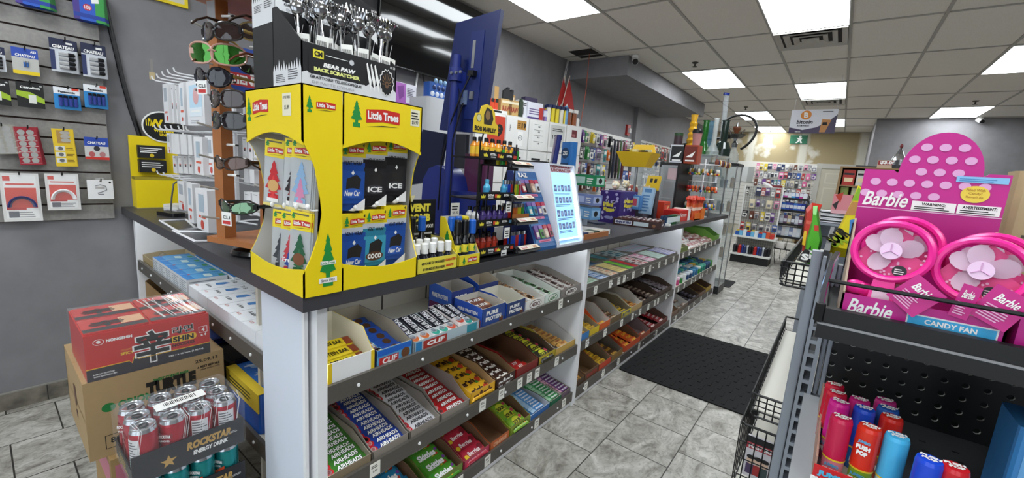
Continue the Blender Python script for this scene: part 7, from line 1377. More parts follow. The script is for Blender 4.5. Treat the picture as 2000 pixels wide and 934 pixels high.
 # ---- white slat panel further along the left wall with hanging goods
Y0,Y1=5.35,7.45
f=MB().box(XS,XS+.02,Y0,Y1,.95,2.08,mt('e2e0dc',.5))
for k in range(13):f.box(XS+.02,XS+.0208,Y0,Y1,1.02+.08*k,1.028+.08*k,mt('8a8680'))
f.build('slat_panel',None,'white slat wall panel full of small hanging packs before the pilaster','slat panel')
PAL=[('brown','6a3a2a'),('red','b02a2a'),('pink','d86a9a'),('white','e4e2de'),('black','1c1c20'),('blue','2a5aa8'),('yellow','d8c03a'),('green','3a8a4a'),('grey','8a8a8e'),('purple','6a3a8a'),('orange','d8702a'),('navy','23305a'),('beige','d8ccb0'),('teal','2a8a8a')]
_pm={}
def mini_pack(c,w,h,kind):
 k=(c,round(w,3),round(h,3),kind)
 if k not in _pm:
  b=MB();m=mt(dict(PAL)[c],.35);wh=mt('dcdad4',.4)if c not in('white','beige')else mt('7a7a86',.4)
  b.box(-w/2,w/2,-.003,.003,-h,0,m);b.tube([(0,-.012,-.006),(0,.0,-.009),(0,.105,-.009)],.003,mt('9a9a9c',.3),4);b.at(FY((0,-.0036,-h/2)))
  if kind==0:b.rect(-w*.4,w*.4,h*.1,h*.35,wh).rect(-w*.35,w*.3,-h*.4,-h*.05,mt('3a3a44',.3),.0003)
  if kind==1:b.rect(-w*.42,w*.42,-h*.42,h*.1,wh).disc(0,-h*.16,w*.25,m,z=.0004).lines(-w*.35,w*.3,h*.2,h*.4,2,wh)
  if kind==2:b.rect(-w*.42,w*.42,-h*.44,h*.2,film('f0f0f0',.5,.1)).rbox(-w*.25,w*.25,-h*.36,h*.08,0,.02,mt('55555c',.3),.006,2).rect(-w*.4,w*.4,h*.28,h*.42,wh)
  if kind==3:b.rbox(-w*.3,w*.3,-h*.5,h*.3,0,.03,m,.008,2).rect(-w*.25,w*.25,-h*.3,0,wh,.031)
  _pm[k]=b.mesh('hanging_pack')
 return _pm[k]
def wallpacks(F,W,rows,where,seed,wr=(.05,.09),hr=(.10,.16),skip=0.,pal=None,proj=.05,bars=True,fill=1.0):
 """F: frame with x along the wall, -y out of it, z up; rows = heights of pack tops"""
 rnd=random.Random(seed)
 rn=['top','second','third','fourth','fifth','sixth','seventh']
 for r,z in enumerate(rows):
  x=.03
  while x<W-.05:
   w=rnd.uniform(*wr);h=rnd.uniform(*hr)
   if rnd.random()>=skip:
    c=rnd.choice(pal or[p[0]for p in PAL]);k=rnd.randrange(4);d=proj+rnd.uniform(0,.05)
    M=F@Matrix.Translation((x+w/2,-d,z))@Tr(0,0,0,0,rnd.uniform(-.05,.05),rnd.uniform(-.12,.12))
    inst(mini_pack(c,round(w,2),round(h,2),k),'hanging_pack',M,'%s carded pack, %s row of the %s'%(c,rn[r],where),'pack','%s packs, %s row, %s'%(c,rn[r],where))
   x+=w+rnd.uniform(.006,.03)/fill
  if bars:
   o=MB().box(0,W,-.008,0,z+.004,z+.012,mt('2a2a2c')).build('hook_bar',None,'dark hook bar above the %s row of the %s'%(rn[r],where),'bar');o.matrix_world=F
FLW=fr((XS+.021,Y0,0),(0,1,0),(1,0,0));FLW=Matrix(((0,-1,0,XS+.021),(1,0,0,Y0),(0,0,1,0),(0,0,0,1)))
wallpacks(FLW,1.0,(2.02,1.80,1.56,1.33),'white slat panel',3,(.07,.11),(.15,.2),proj=.08)
wallpacks(FLW@Matrix.Translation((1.65,0,0)),.42,(2.02,1.80,1.5),'far end of the white slat panel',4,(.06,.1),(.14,.2),proj=.08)
for k in range(9):
 c=('17171a','20243a','3a2a2a','17171a','5a2a3a','4a6a3a','8a8ab0','6a2a2a','2a2a3a')[k]
 MB().tube([(-.11-.02*(k%2),0,.012),(-.01,0,.012),(0,0,0),(.0,.01,-.2),(.01,.0,-.5),(.0,.015,-.62)],[.004,.004,.012,.02,.022,.012],mt(c,.6),6).build('lanyard',None,'long dark strap hanging on the white slat panel','strap','straps on the white slat panel',loc=(XS+.13+.02*(k%2),Y0+1.08+.062*k,1.98))
MB().box(0,.5,0,2.0,0,.93,mt('1c1c20',.5)).build('back_counter',None,'dark low cabinet under the white slat panel','cabinet',loc=(XL+.03,5.36,0))
F2=Matrix(((0,-1,0,XS+.005),(1,0,0,7.9),(0,0,1,0),(0,0,0,1)))
MB().box(XS,XS+.004,7.85,10.6,.8,2.12,mt('cfcdc8',.5)).build('slat_panel',None,'pale wall panel of hanging bags beyond the pilaster','slat panel')
wallpacks(F2,2.6,(2.06,1.78,1.5,1.22),'panel beyond the pilaster',9,(.1,.16),(.2,.26),proj=.1,pal=['brown','white','black','beige','grey','navy','red','green'])
# ================================================================ cartons and drink cases on the floor
xo=-1.75;OB=mt('ab9068',.8,noise=.05,scale=60.)
b=MB().box(0,.378,0,.40,0,.27,OB)
b.at(FY((.189,-.0006,.135)))
dk=mt('23211c',.6);gn=mt('1f7a3a',.6)
b.disc(-.135,.035,.017,gn,.015).text('ORION',-.068,.035,.026,gn,w=.09,bold=.05).text('SWEET CORN FLAVOR',.03,.085,.012,gn,w=.10,bold=.05,z=.0004).text('TURTLE',.03,.055,.055,dk,w=.14,bold=.08,z=.0006).text('CHIPS',.03,-.01,.055,dk,w=.13,bold=.08,z=.0006)
b.text('25.09.13',.135,.112,.012,dk,w=.07,bold=.02).text('BEST BEFORE',.145,.088,.009,dk,w=.06,bold=.04).text('(YEAR. MONTH. DAY)',.145,.076,.007,dk,w=.06,bold=.02).poly([(.105,.084,0),(.112,.084,0),(.1085,.092,0)],dk)
b.text('80 g',-.115,-.085,.026,dk,w=.045,bold=.03)
for x0,x1,y0,y1 in((-.15,-.02,-.063,-.061),(-.15,-.02,-.109,-.107),(-.15,-.148,-.109,-.061)):b.rect(x0,x1,y0,y1,dk)
b.at(fr((-.0006,.2,.135),(0,-1,0),(0,0,1))).rect(-.2,.2,-.002,.002,mt('9a7a4a')).poly([(-.03,.05,.0004),(.02,.06,.0004),(.03,0,.0004),(-.01,-.03,.0004)],mt('6a4a3a')).poly([(-.02,-.04,.0004),(.02,-.03,.0004),(.01,-.07,.0004)],mt('6a4a3a')).rect(-.195,-.19,-.13,.13,dk)
b.at(FZ((.189,.2,.2706))).rect(-.189,.189,-.002,.002,mt('9a7a4a'))
b.build('cardboard_box',None,'large kraft snack carton with green lettering under the red noodle carton','carton',loc=(xo,.153,.375),rz=pi/2,smooth=False)
b=MB().box(0,.30,0,.34,0,.374,mt('a98a5c',.8,noise=.06));b.at(FY((.15,-.0006,.19))).rect(-.14,.1,.1,.16,mt('c8788a')).text('RAMEN',-.02,.06,.05,mt('b83a4a'),w=.2,bold=.04)
b.at(fr((-.0006,.17,.19),(0,-1,0),(0,0,1))).rect(-.15,.15,.06,.16,mt('c8788a'))
b.build('cardboard_box',None,'brown carton with pink print at the floor under the kraft snack carton','carton',loc=(-1.72,.195,0),rz=pi/2,smooth=False)
W,D,H_=.325,.30,.152
t=thing('noodle_case','film wrapped red noodle carton with big black character on top','noodle carton',(xo,.165,.646),pi/2)
RD=mt('c0201f',.3);BKN=mt('22222a',.35)
b=MB().box(0,W,0,D,0,H_,RD)
b.at(FY((W/2,-.0006,0)))
b.poly([(-W/2,0,0),(W/2,0,0),(W/2,.040,0),(-W*.12,.040,0),(-W*.15,.052,0),(-W*.17,.03,0),(-W*.19,.040,0),(-W/2,.040,0)],BKN)
b.tube([(-W/2,.041,.0005),(-W*.19,.041,.0005),(-W*.17,.031,.0005),(-W*.15,.053,.0005),(-W*.12,.041,.0005),(W/2,.041,.0005)],.0014,mt('e0b03a'),4)
b.disc(-W*.40,.125,.013,WHITE,.010,z=.0005).disc(-W*.40,.125,.0115,RD,.0085,z=.0008).disc(-W*.40,.126,.005,WHITE,z=.0011).text('NONGSHIM',-W*.25,.125,.010,WHITE,w=.062,bold=.05,z=.0005)
b.text('辛',.0,.075,.118,WHITE,w=.105,bold=.055,z=.0006).text('辛',.0,.075,.11,INK,w=.096,bold=.028,z=.001)
b.text('라면',W*.26,.112,.028,WHITE,w=.062,bold=.05,z=.0006).text('라면',W*.26,.112,.026,INK,w=.058,bold=.02,z=.001)
b.rbox(W*.26-.038,W*.26+.038,.067,.092,0,.0006,mt('e8b82a'),.01,4).text('SHIN',W*.26,.0795,.020,INK,w=.06,bold=.05,z=.001).text('NOODLES',W*.26,.058,.011,INK,w=.064,bold=.04,z=.0006)
b.text('GOURMET',-W*.20,.082,.006,mt('e08a2a'),w=.03,bold=.02,z=.0005).text('SPICY',-W*.20,.070,.010,mt('e8c02a'),w=.033,bold=.04,z=.0005)
b.text('120 g x 16 bags (1.92 kg)',W*.28,.022,.008,WHITE,w=.10,bold=.03,z=.0005).text('RAMYUN NOODLES',-W*.38,.020,.005,WHITE,w=.05,bold=.02,z=.0005).text('WITH SEASONING MIX',-W*.37,.012,.005,WHITE,w=.055,bold=.02,z=.0005)
b.text('4',W*.44,.095,.014,WHITE,z=.0006,bold=.04).text('x 4',W*.44,.076,.010,WHITE,z=.0006,bold=.04)
for x0,x1,y0,y1 in((W*.40,W*.48,.084,.0855),(W*.40,W*.48,.106,.1075),(W*.40,W*.404,.084,.107),(W*.476,W*.48,.084,.107)):b.rect(x0,x1,y0,y1,WHITE,.0006)
b.build('carton',t,smooth=False)
for j in range(2):
 for i in range(2):
  p=MB();x0,x1,y0,y1=W*(.01+.5*i),W*(.49+.5*i),D*(.02+.49*j),D*(.49+.49*j)
  p.rbox(x0,x1,y0,y1,H_,H_+.006,mt('b8282a',.25),.01,3);p.at(FZ(((x0+x1)/2,(y0+y1)/2,H_+.0066))).rect(-(x1-x0)/2,(x1-x0)/2,-(y1-y0)*.46,-(y1-y0)*.24,BKN).rect(0.1*(x1-x0),(x1-x0)*.48,-(y1-y0)*.2,(y1-y0)*.3,mt('d8a884',.3),.0002).text('辛',-(x1-x0)*.1,0,.06,INK,w=.085,bold=.03,z=.0006)
  p.build('noodle_pack',t)
fl=MB().box(-.002,W+.002,-.002,D+.002,.0,H_+.010,film('ffffff',.07,.05));rn_=random.Random(5)
for k in range(16):
 x=W*(.62+.37*rn_.random());fl.tube([(x,D*.05,H_+.011),(x-.01,D*.4,H_+.013),(x-.03*rn_.random(),D*.9,H_+.011)],.0012,film('ffffff',.55,.1),4)
fl.build('shrink_film',t)
def can(c1,panel,txt,tc,h=.152):
 b=MB();m=mt(c1,.22,.55);s=mt('c9cbce',.22,.9)
 b.lathe([(.024,0,s),(.031,.008),(.0325,.014),(.0325,h-.022),(.031,h-.016,s),(.0275,h-.006,s),(.0285,h-.002,s),(.0275,h,s),(.0255,h-.003,s),(.0245,h-.007,s),(0,h-.007,s)],m,24)
 def patch(a0,a1,z0,z1,mat,r=.0328):
  n=6;v=[]
  for k in range(n+1):a=a0+(a1-a0)*k/n;v+=[(r*cos(a),r*sin(a),z0),(r*cos(a),r*sin(a),z1)]
  b.add(v,[(2*k,2*k+2,2*k+3,2*k+1)for k in range(n)],mat)
 if panel:
  patch(.7,2.0,.018,h-.03,mt('d8d8da',.3))
  for k in range(12):patch(.75,1.9-.2*(k%3),.024+.008*k,.027+.008*k,mt('55555c'),.0331)
 patch(-.9,.5,h*.62,h*.72,mt(tc,.3),.0330);patch(-.7,.3,h*.50,h*.56,mt(tc,.3),.0330)
 T0_=b.T;b.at(FX((.0334,-.004,h*.67))).text('ROCKSTAR',0,0,.010,mt('f2f2f2',.3),w=.034,bold=.06,shear=.15).text('PUNCHED' if txt=='r' else 'RECOVERY',0,-.014,.006,mt('f2f2f2',.3),w=.028,bold=.03)
 if txt=='r':
  for k in range(5):b.at(FX((.0331,-.01+.005*k,h*.3))).poly([(-.002,-.03,0),(.002,-.03,0),(.004,.02,0),(.0,.025-.004*k,0)],mt('6a1a22'))
 else:
  b.at(FX((.0331,0,h*.3))).poly([(.016*(1 if k%2==0 else .42)*sin(pi*k/5),.022*(1 if k%2==0 else .42)*cos(pi*k/5),0)for k in range(10)],mt('d8b86a')).poly([(-.02,.02,-.0002),(.02,.045,-.0002),(.02,.03,-.0002),(-.02,0,-.0002)],mt('d8502a'))
 return b.mesh('can')
CM={'red':[can('b8283a',False,'r','8a1f2c'),can('b8283a',True,'r','8a1f2c')],'teal':[can('1f8a8c',False,'t','176a6c'),can('1f8a8c',True,'t','176a6c')]}
pull=MB().tube([(.012*cos(a*pi/6)*.7,.012*sin(a*pi/6),.0)for a in range(12)],.0022,mt('3a3c40',.3,.8),5,True).disc(0,0,.012,mt('b4b6ba',.25,.9),.009,z=-.0015).mesh('pull_tab')
def case(lab,x0,y0,z0,kind,top):
 t=thing('drink_case',lab,'drink case',(x0,y0,z0));W,D=.264,.2
 for j in range(3):
  for i in range(4):
   if not top and j>0:continue
   c=bpy.data.objects.new('can',CM[kind][1 if(j==0 and i in(0,2,3))and kind=='red' or(kind=='teal' and i==1)else 0]);COL.objects.link(c);c.parent=t
   c.location=(-.034-.066*j,.034+.0655*i,.004);c.rotation_euler=(0,0,(-2.0,-.25,-1.1,-1.0)[i]if kind=='red' else(-.2,-1.9,-.3,-.5)[i])
   c.rotation_euler.z+=rad(-30)+(j*.9)
   if top:
    p=bpy.data.objects.new('pull_tab',pull);COL.objects.link(p);p.parent=c;p.location=(0,0,.1475);p.rotation_euler=(0,0,1.2*i+j)
 K=mt('1d1e24',.4);th=.085
 r=MB().box(0,.0035,-.003,W+.006,0,th,K).box(-D,0,-.003,0,0,.045,K).box(-D,0,W+.003,W+.006,0,.06,K).box(-D-.003,-D,0,W,0,.05,K).box(-D,0,0,W,0,.003,K)
 r.at(FX((.0042,W/2,th/2)));gd=mt('c8a05a',.35,.3)
 r.text('ROCKSTAR',.045,.014,.026,gd,w=.115,bold=.06,shear=.2).text('ENERGY DRINK',.048,-.012,.014,WHITE,w=.09,bold=.05,shear=.1).poly([(-.055+.02*(1 if k%2==0 else .42)*sin(pi*k/5),-.008+.02*(1 if k%2==0 else .42)*cos(pi*k/5),0)for k in range(10)],gd).lines(.09,.125,.004,.012,2,mt('c9c9c9'))
 r.at(fr((-.1,-.0036,.022),(1,0,0),(0,0,1))).lines(-.05,.06,-.015,.015,3,mt('c8a86a'));r.build('tray',t,smooth=False)
 if top:
  s=MB().at(Tr(-.10,.135,.158,.05,0,0)).box(-.022,.022,-.062,.062,-.0006,.0006,WHITE);s.at(s.T)
  for k in range(20):s.box(-.014,.008,-.04+.004*k,-.04+.004*k+(.0024 if k%3 else .0012),.0007,.0009,INK)
  s.build('barcode_label',t)
  fm_=film('f4f6fa',.06,.06);f=MB();e=.004
  f.box(-D-e,e+.001,-e-.003,W+e+.006,.0,.1575,fm_)
  rn_=random.Random(2)
  for k in range(12):y=W*rn_.random();f.tube([(.003,y,.09),(.0,y+.01,.15),(-.05,y+.02*rn_.random(),.158)],.0008,film('ffffff',.4,.1),4)
  f.build('shrink_wrap',t)
 return t
case('top case of red energy drink cans in a black tray',-1.397,.2,.466,'red',True)
case('case of teal energy drink cans under the red ones',-1.397,.2,.311,'teal',False)
case('third drink case from the top in the stack, near the floor',-1.397,.2,.156,'teal',False)
case('lowest drink case standing on the tiles',-1.397,.2,.001,'teal',False)
# ================================================================ candy gondola on the right
GP=1.20
GREY=mt('8d939c',.4,.2);GK=mt('060607',.5)
gz2=.915
X0=-.022
t=thing('gondola_shelf','black and grey gondola shelving with slotted posts at the right','gondola',(0,GP,0))
GOND=t
GOND=t
qx=[P(v,703,1,GP).x for v in(1545,1566,1567.5,1575,1588.5,1597,1599,1609,1610.5,1621)]
p=MB().rbox(qx[0],qx[1],0,.03,0,1.262,GREY,.004,3).build('front_post',t)
f=MB().box(qx[2],qx[3],0,.03,0,1.25,GREY).box(qx[4],qx[5],0,.03,0,1.25,GREY)
z=.06
while z<1.24:f.box(qx[3],qx[4],0,.03,z,z+.0085,GREY);z+=.0338
f.build('slotted_post',t)
MB().rbox(qx[6],qx[7],.015,.045,0,1.235,GREY,.003,2).rbox(qx[8],qx[9],.015,.045,0,1.23,GREY,.003,2).build('rear_post',t)
b=MB();nx,nz,px_,pz_=30,14,.031,.0293;x0,z0=.031,gz2+.01;r=.006;yb=.02
for i in range(nx):
 for j in range(nz):
  cx,cz=x0+px_*(i+.5),z0+pz_*(j+.5);sq=[(-1,-1),(0,-1),(1,-1),(1,0),(1,1),(0,1),(-1,1),(-1,0)]
  o=[(cx+a*px_/2,yb,cz+c*pz_/2)for a,c in sq];q=[(cx+r*cos(rad(225+45*k)),yb,cz+r*sin(rad(225+45*k)))for k in range(8)];q2=[(a,yb+.006,c)for a,_,c in q]
  b.add(o+q,[(k,(k+1)%8,8+(k+1)%8,8+k)for k in range(8)],GK);b.add(q+q2,[(k,(k+1)%8,8+(k+1)%8,8+k)for k in range(8)],mt('eeeee8',.5))
b.box(x0,x0+nx*px_,yb+.006,yb+.01,z0,z0+nz*pz_,mt('050505',.8)).box(x0,x0+nx*px_,yb,yb+.02,.1,z0,GK)
b.build('pegboard',t,smooth=False)
MB().box(.006,.05,-.48,.0,gz2,gz2+.0006,mt('9a9da0',.45,.2)).build('lit_end_strip',t)  # lighter strip: light on the shelf's left end put into the colour
b=MB().box(.006,.96,-.48,.02,gz2-.02,gz2,mt('55575a',.5,.2)).box(.006,.96,-.485,-.48,gz2-.05,gz2+.004,GREY)  # shelf grey darkened to paint in the shade under the upper shelf
for k in range(20):
 for yy in(-.06,-.1,-.3,-.33):b.box(.012+.048*k,.022+.048*k,yy,yy+.004,gz2,gz2+.0004,BLACK)
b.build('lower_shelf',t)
yl=.845-GP
b=MB().box(.003,.96,yl,.02,1.172,1.185,GK).box(.003,.96,yl-.004,yl+.014,1.189,1.213,GK).box(.003,.96,yl-.010,yl+.010,1.163,1.188,GK).box(.003,.96,yl-.0104,yl-.004,1.186,1.1885,mt('8a8a8c',.4)).box(.003,.012,yl,.02,1.16,1.2,GK)
b.build('upper_shelf',t)
b=MB()
for z_ in(1.258,):b.tube([(.004,.02,z_),(.004,yl,z_),(.96,yl,z_),(.96,.02,z_)],.0032,GK)
for k in(3,6):b.tube([(.004+.159*k,yl,1.2),(.004+.159*k,yl,1.258)],.0025,GK)
b.build('wire_fence',t)
MB().tube([(.003,yl-.003,1.195),(.003,yl-.003,1.25),(.006,yl-.001,1.29),(.011,yl+.02,1.302)],.0042,CHROME,8).tube([(.003,yl-.004,1.19),(.003,yl-.006,1.22)],.007,GK,8).build('fence_clip',t)
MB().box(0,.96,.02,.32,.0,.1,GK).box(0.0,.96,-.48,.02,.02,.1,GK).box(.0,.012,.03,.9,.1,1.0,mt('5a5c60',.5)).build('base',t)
def wire_rack(z,zb,y0,y1,xo,lab,nw=22):
 t=thing('wire_basket',lab,'basket',(0,0,0));w=MB();xi=-.012
 w.tube([(xi,y0,z),(xo+.01,y0,z),(xo,y0+.01,z-.004),(xo,y1,z),(xi,y1,z)],.0035,GK).tube([(xi,y0,zb),(xo+.012,y0,zb),(xo+.004,y0+.01,zb),(xo+.004,y1,zb),(xi,y1,zb)],.003,GK)
 w.build('rim_wire',t)
 v=MB()
 for k in range(nw+1):
  y=y0+(y1-y0)*k/nw;v.tube([(xi,y,zb),(xo+.012,y,zb),(xo+.002,y,zb+.012),(xo,y,z)],.0017,GK,5)
 v.build('cross_wires',t)
 e=MB()
 for k in range(4):u=xi+(xo-xi)*(k+1)/5;e.tube([(u,y0,zb),(u,y0,z)],.0017,GK,5)
 for k in range(3):e.tube([(xi,y0,zb+(z-zb)*(k+1)/4),(xo,y0,zb+(z-zb)*(k+1)/4)],.0017,GK,5)
 e.build('end_wires',t)
 MB().box(xo+.006,xi-.002,y0+.03,y1-.02,zb+.004,zb+.007,mt('e4e0d4',.6)).build('liner_card',t)
wire_rack(1.222,1.163,1.225,2.1,-.088,'black wire basket with white liner holding sour candy bags at the top')
wire_rack(.86,.80,1.225,2.1,-.10,'middle black wire basket with white liner above the floor mat')
wire_rack(.76,.56,1.24,2.1,-.115,'lowest black wire basket holding a comic magazine')
MB().box(-.011,.001,1.26-GP,2.16-GP,.1,1.26,mt('3a3b3e',.5)).build('side_panel',GOND)
b=MB().box(-.035,.035,-.004,.004,0,.12,mt('d8d4d8',.4));b.at(FY((0,-.0046,.06))).rect(-.035,.035,.03,.06,mt('1a1a1c')).rect(-.033,.033,.024,.042,mt('b03040'),.0004).text('MASTERS',0,.033,.012,WHITE,w=.055,bold=.05,z=.0008)
for x_,c in((-.018,'4a3a5a'),(0,'a02a2a'),(.016,'3a4a4a')):b.disc(x_,-.01,.009,mt('e0c0a8'),.011,z=.0004).rect(x_-.009,x_+.009,-.05,-.02,mt(c),.0004).disc(x_,.0,.01,mt('1d1a1c'),.006,z=.0006)
b.build('magazine',None,'comic magazine with dark figures in the lowest wire basket','magazine',loc=(-.062,1.262,.605))
def pouch(pts,yp,parts,lab,thick=.03):
 q=[P(x,y,1,yp)for x,y in pts];n=len(q);c=sum(q,Vector())/n;b=MB()
 inner=[c+(a-c)*.72 for a in q];d=Vector((0,thick,0));m=parts[0]
 b.add([tuple(a)for a in q]+[tuple(a-d)for a in inner]+[tuple(a+d)for a in inner],[(i,(i+1)%n,n+(i+1)%n,n+i)for i in range(n)]+[(2*n+i,2*n+(i+1)%n,(i+1)%n,i)for i in range(n)]+[tuple(range(n,2*n)),tuple(range(2*n,3*n))[::-1]],m)
 for fn in parts[1:]:fn(b,yp-thick-.0008)
 return b.build('candy_bag',None,lab,'candy bag')
def patch(px,mat):return lambda b,y:b.poly([tuple(P(x,z,1,y))for x,z in px],mt(mat,.3))
def ptext(s,px,h,mat,w,rot=0.,bold=.06):
 def f_(b,y):o=P(px[0],px[1],1,y-.0006);T0_=b.T;b.T=FY(o);b.text(s,0,0,h,mt(mat,.3),w=w,bold=bold,rot=rot);b.T=T0_
 return f_
pouch([(1612,492),(1622,499),(1656,504),(1668,450),(1690,392),(1692,372),(1676,362),(1664,392),(1648,425),(1628,462)],1.52,[mt('e6d21f',.3),patch([(1664,392),(1686,392),(1689,376),(1677,366)],'8ab82a'),patch([(1650,420),(1676,420),(1686,396),(1664,394)],'c08a4a'),patch([(1660,430),(1670,428),(1668,460),(1658,462)],'4a8ac8'),ptext('SOUR',(1636,462),.035,'23200f',.05,.9),ptext('UR',(1638,470),.03,'9ab82a',.04,.6)],'yellow sour candy bag with green top beside the pink fan box',.02)
pouch([(1570,521),(1592,524),(1600,500),(1606,470),(1602,440),(1597,402),(1588,402),(1586,430),(1574,470)],1.62,[mt('4fae1f',.3),patch([(1590,440),(1599,441),(1599,452),(1590,451)],'c83a2a'),patch([(1572,498),(1584,480),(1582,512),(1573,516)],'17181a'),ptext('S',(1578,497),.028,'f2f2f0',.03)],'green candy bag in the top wire basket',.02)
pouch([(1566,490),(1582,492),(1588,450),(1598,420),(1606,400),(1586,396),(1574,408),(1570,440)],1.86,[mt('c2301f',.3),patch([(1566,478),(1571,450),(1576,452),(1572,480)],'e8c02a'),patch([(1575,430),(1592,434),(1590,440),(1574,437)],'d8604a')],'red candy bag behind the green one in the top wire basket',.02)
pouch([(1566,512),(1578,514),(1582,490),(1572,486),(1556,508)],1.54,[mt('1a1a1c',.3),ptext('S',(1572,502),.02,'f2f2f0',.02)],'black end of a candy bag in front of the green one',.01)
# ---- pink fan display box
PK=mt('c4188a',.4);PKD=mt('b3127c',.45);PKL=mt('e2a8d4',.5);HOT=mt('ee2a94',.25)
bx0,bx1,by0,by1,bz=.028,.212,.868,1.03,1.1865
W=bx1-bx0;D=by1-by0
t=thing('fan_display_box','pink polka dot display box of toy fans on the upper gondola shelf','display box',(bx0,by0,bz))
b=MB().box(0,W,0,.003,0,.052,PK);b.at(FY((W/2,-.0006,.026)))
b.text('Barbie',-W*.30,.008,.024,WHITE,w=.055,bold=.02,shear=.3).rect(-W*.06,W*.46,-.022,.014,mt('e8e8ea')).rect(-W*.05,W*.45,-.020,.012,mt('3aa8dc'),.0003).text('CANDY FAN',W*.2,.005,.008,WHITE,w=.055,bold=.03,z=.0007).text('VENTILATEUR AVEC BONBONS',W*.2,-.006,.008,mt('9adcf4'),w=.085,bold=.03,z=.0007)
b.build('front_panel',t,smooth=False)
for x in(0,W-.003):
 s=MB()
 v=[(0,0),(D,0),(D,.17),(.0,.055)]
 s.add([(x,y,z)for y,z in v]+[(x+.003,y,z)for y,z in v],[(3,2,1,0),(4,5,6,7)]+[(i,(i+1)%4,4+(i+1)%4,4+i)for i in range(4)],mt('a5907e',.7))
 s.build('side_panel',t,smooth=False)
MB().box(0,W,0,D,0,.003,mt('c9b8a8',.7)).build('base_panel',t)
hz_=P(1690,330,1,by1).z-bz;hw=W;yh=D
dome=[(W*.54+W*.285*cos(rad(k)),hz_+.072*sin(rad(k))-.005)for k in range(0,181,10)]
b=MB();b.T=fr((0,yh,0),(1,0,0),(0,0,1));b.prism([(0,0),(W,0),(W,hz_),(W*.86,hz_)]+dome+[(W*.22,hz_),(0,hz_)],-.002,.002,PK)
b.T=fr((0,yh-.0026,0),(1,0,0),(0,0,1));zl=P(1690,405,1,by1).z-bz
b.rect(0,W,0,zl,PKD,.0001).rect(0,W,zl,zl+.0015,mt('eab8da'),.0005)
for i in range(9):
 for j in range(8):
  x,z_=W*(.04+.125*i)+(W*.06 if j%2 else 0),zl+.028+.021*j
  ok=0.006<x<W-.006 and z_<hz_-.006 or((x-W*.54)/(W*.25))**2+((z_-hz_)/.06)**2<1
  if ok and not(z_<zl+.035 and x>.1):b.disc(x,z_,.0075,PKL,.0065,z=.0005,n=14)
b.text('Barbie',W*.2,zl+.018,.026,WHITE,w=.062,bold=.02,shear=.3,z=.001)
b.rect(W*.40,W*.70,zl+.003,zl+.019,WHITE,.001).text('WARNING:',W*.55,zl+.0145,.005,INK,w=.03,z=.0014,bold=.03).lines(W*.42,W*.68,zl+.005,zl+.0115,2,INK,.0014)
b.rect(W*.71,W*.98,zl+.003,zl+.019,WHITE,.001).text('AVERTISSEMENT:',W*.85,zl+.0145,.005,INK,w=.04,z=.0014,bold=.03).lines(W*.73,W*.97,zl+.005,zl+.0115,2,INK,.0014)
b.rect(W*.66,W*.985,hz_-.015,hz_-.005,mt('8ac4ec'),.001).lines(W*.68,W*.97,hz_-.013,hz_-.007,2,mt('4a8ac4'),.0014).disc(W*.80,hz_-.034,.017,mt('ecd24a'),.014,z=.001,n=24).text('Filled With',W*.8,hz_-.027,.0045,mt('b8862a'),w=.022,z=.0014).text('Candy!',W*.8,hz_-.033,.0045,mt('b8862a'),w=.016,z=.0014).text('Rempli de',W*.8,hz_-.039,.0045,mt('b8862a'),w=.02,z=.0014)
b.build('header_panel',t,smooth=False)
BLADE=mt('dcc0d4',.35,0,.62)
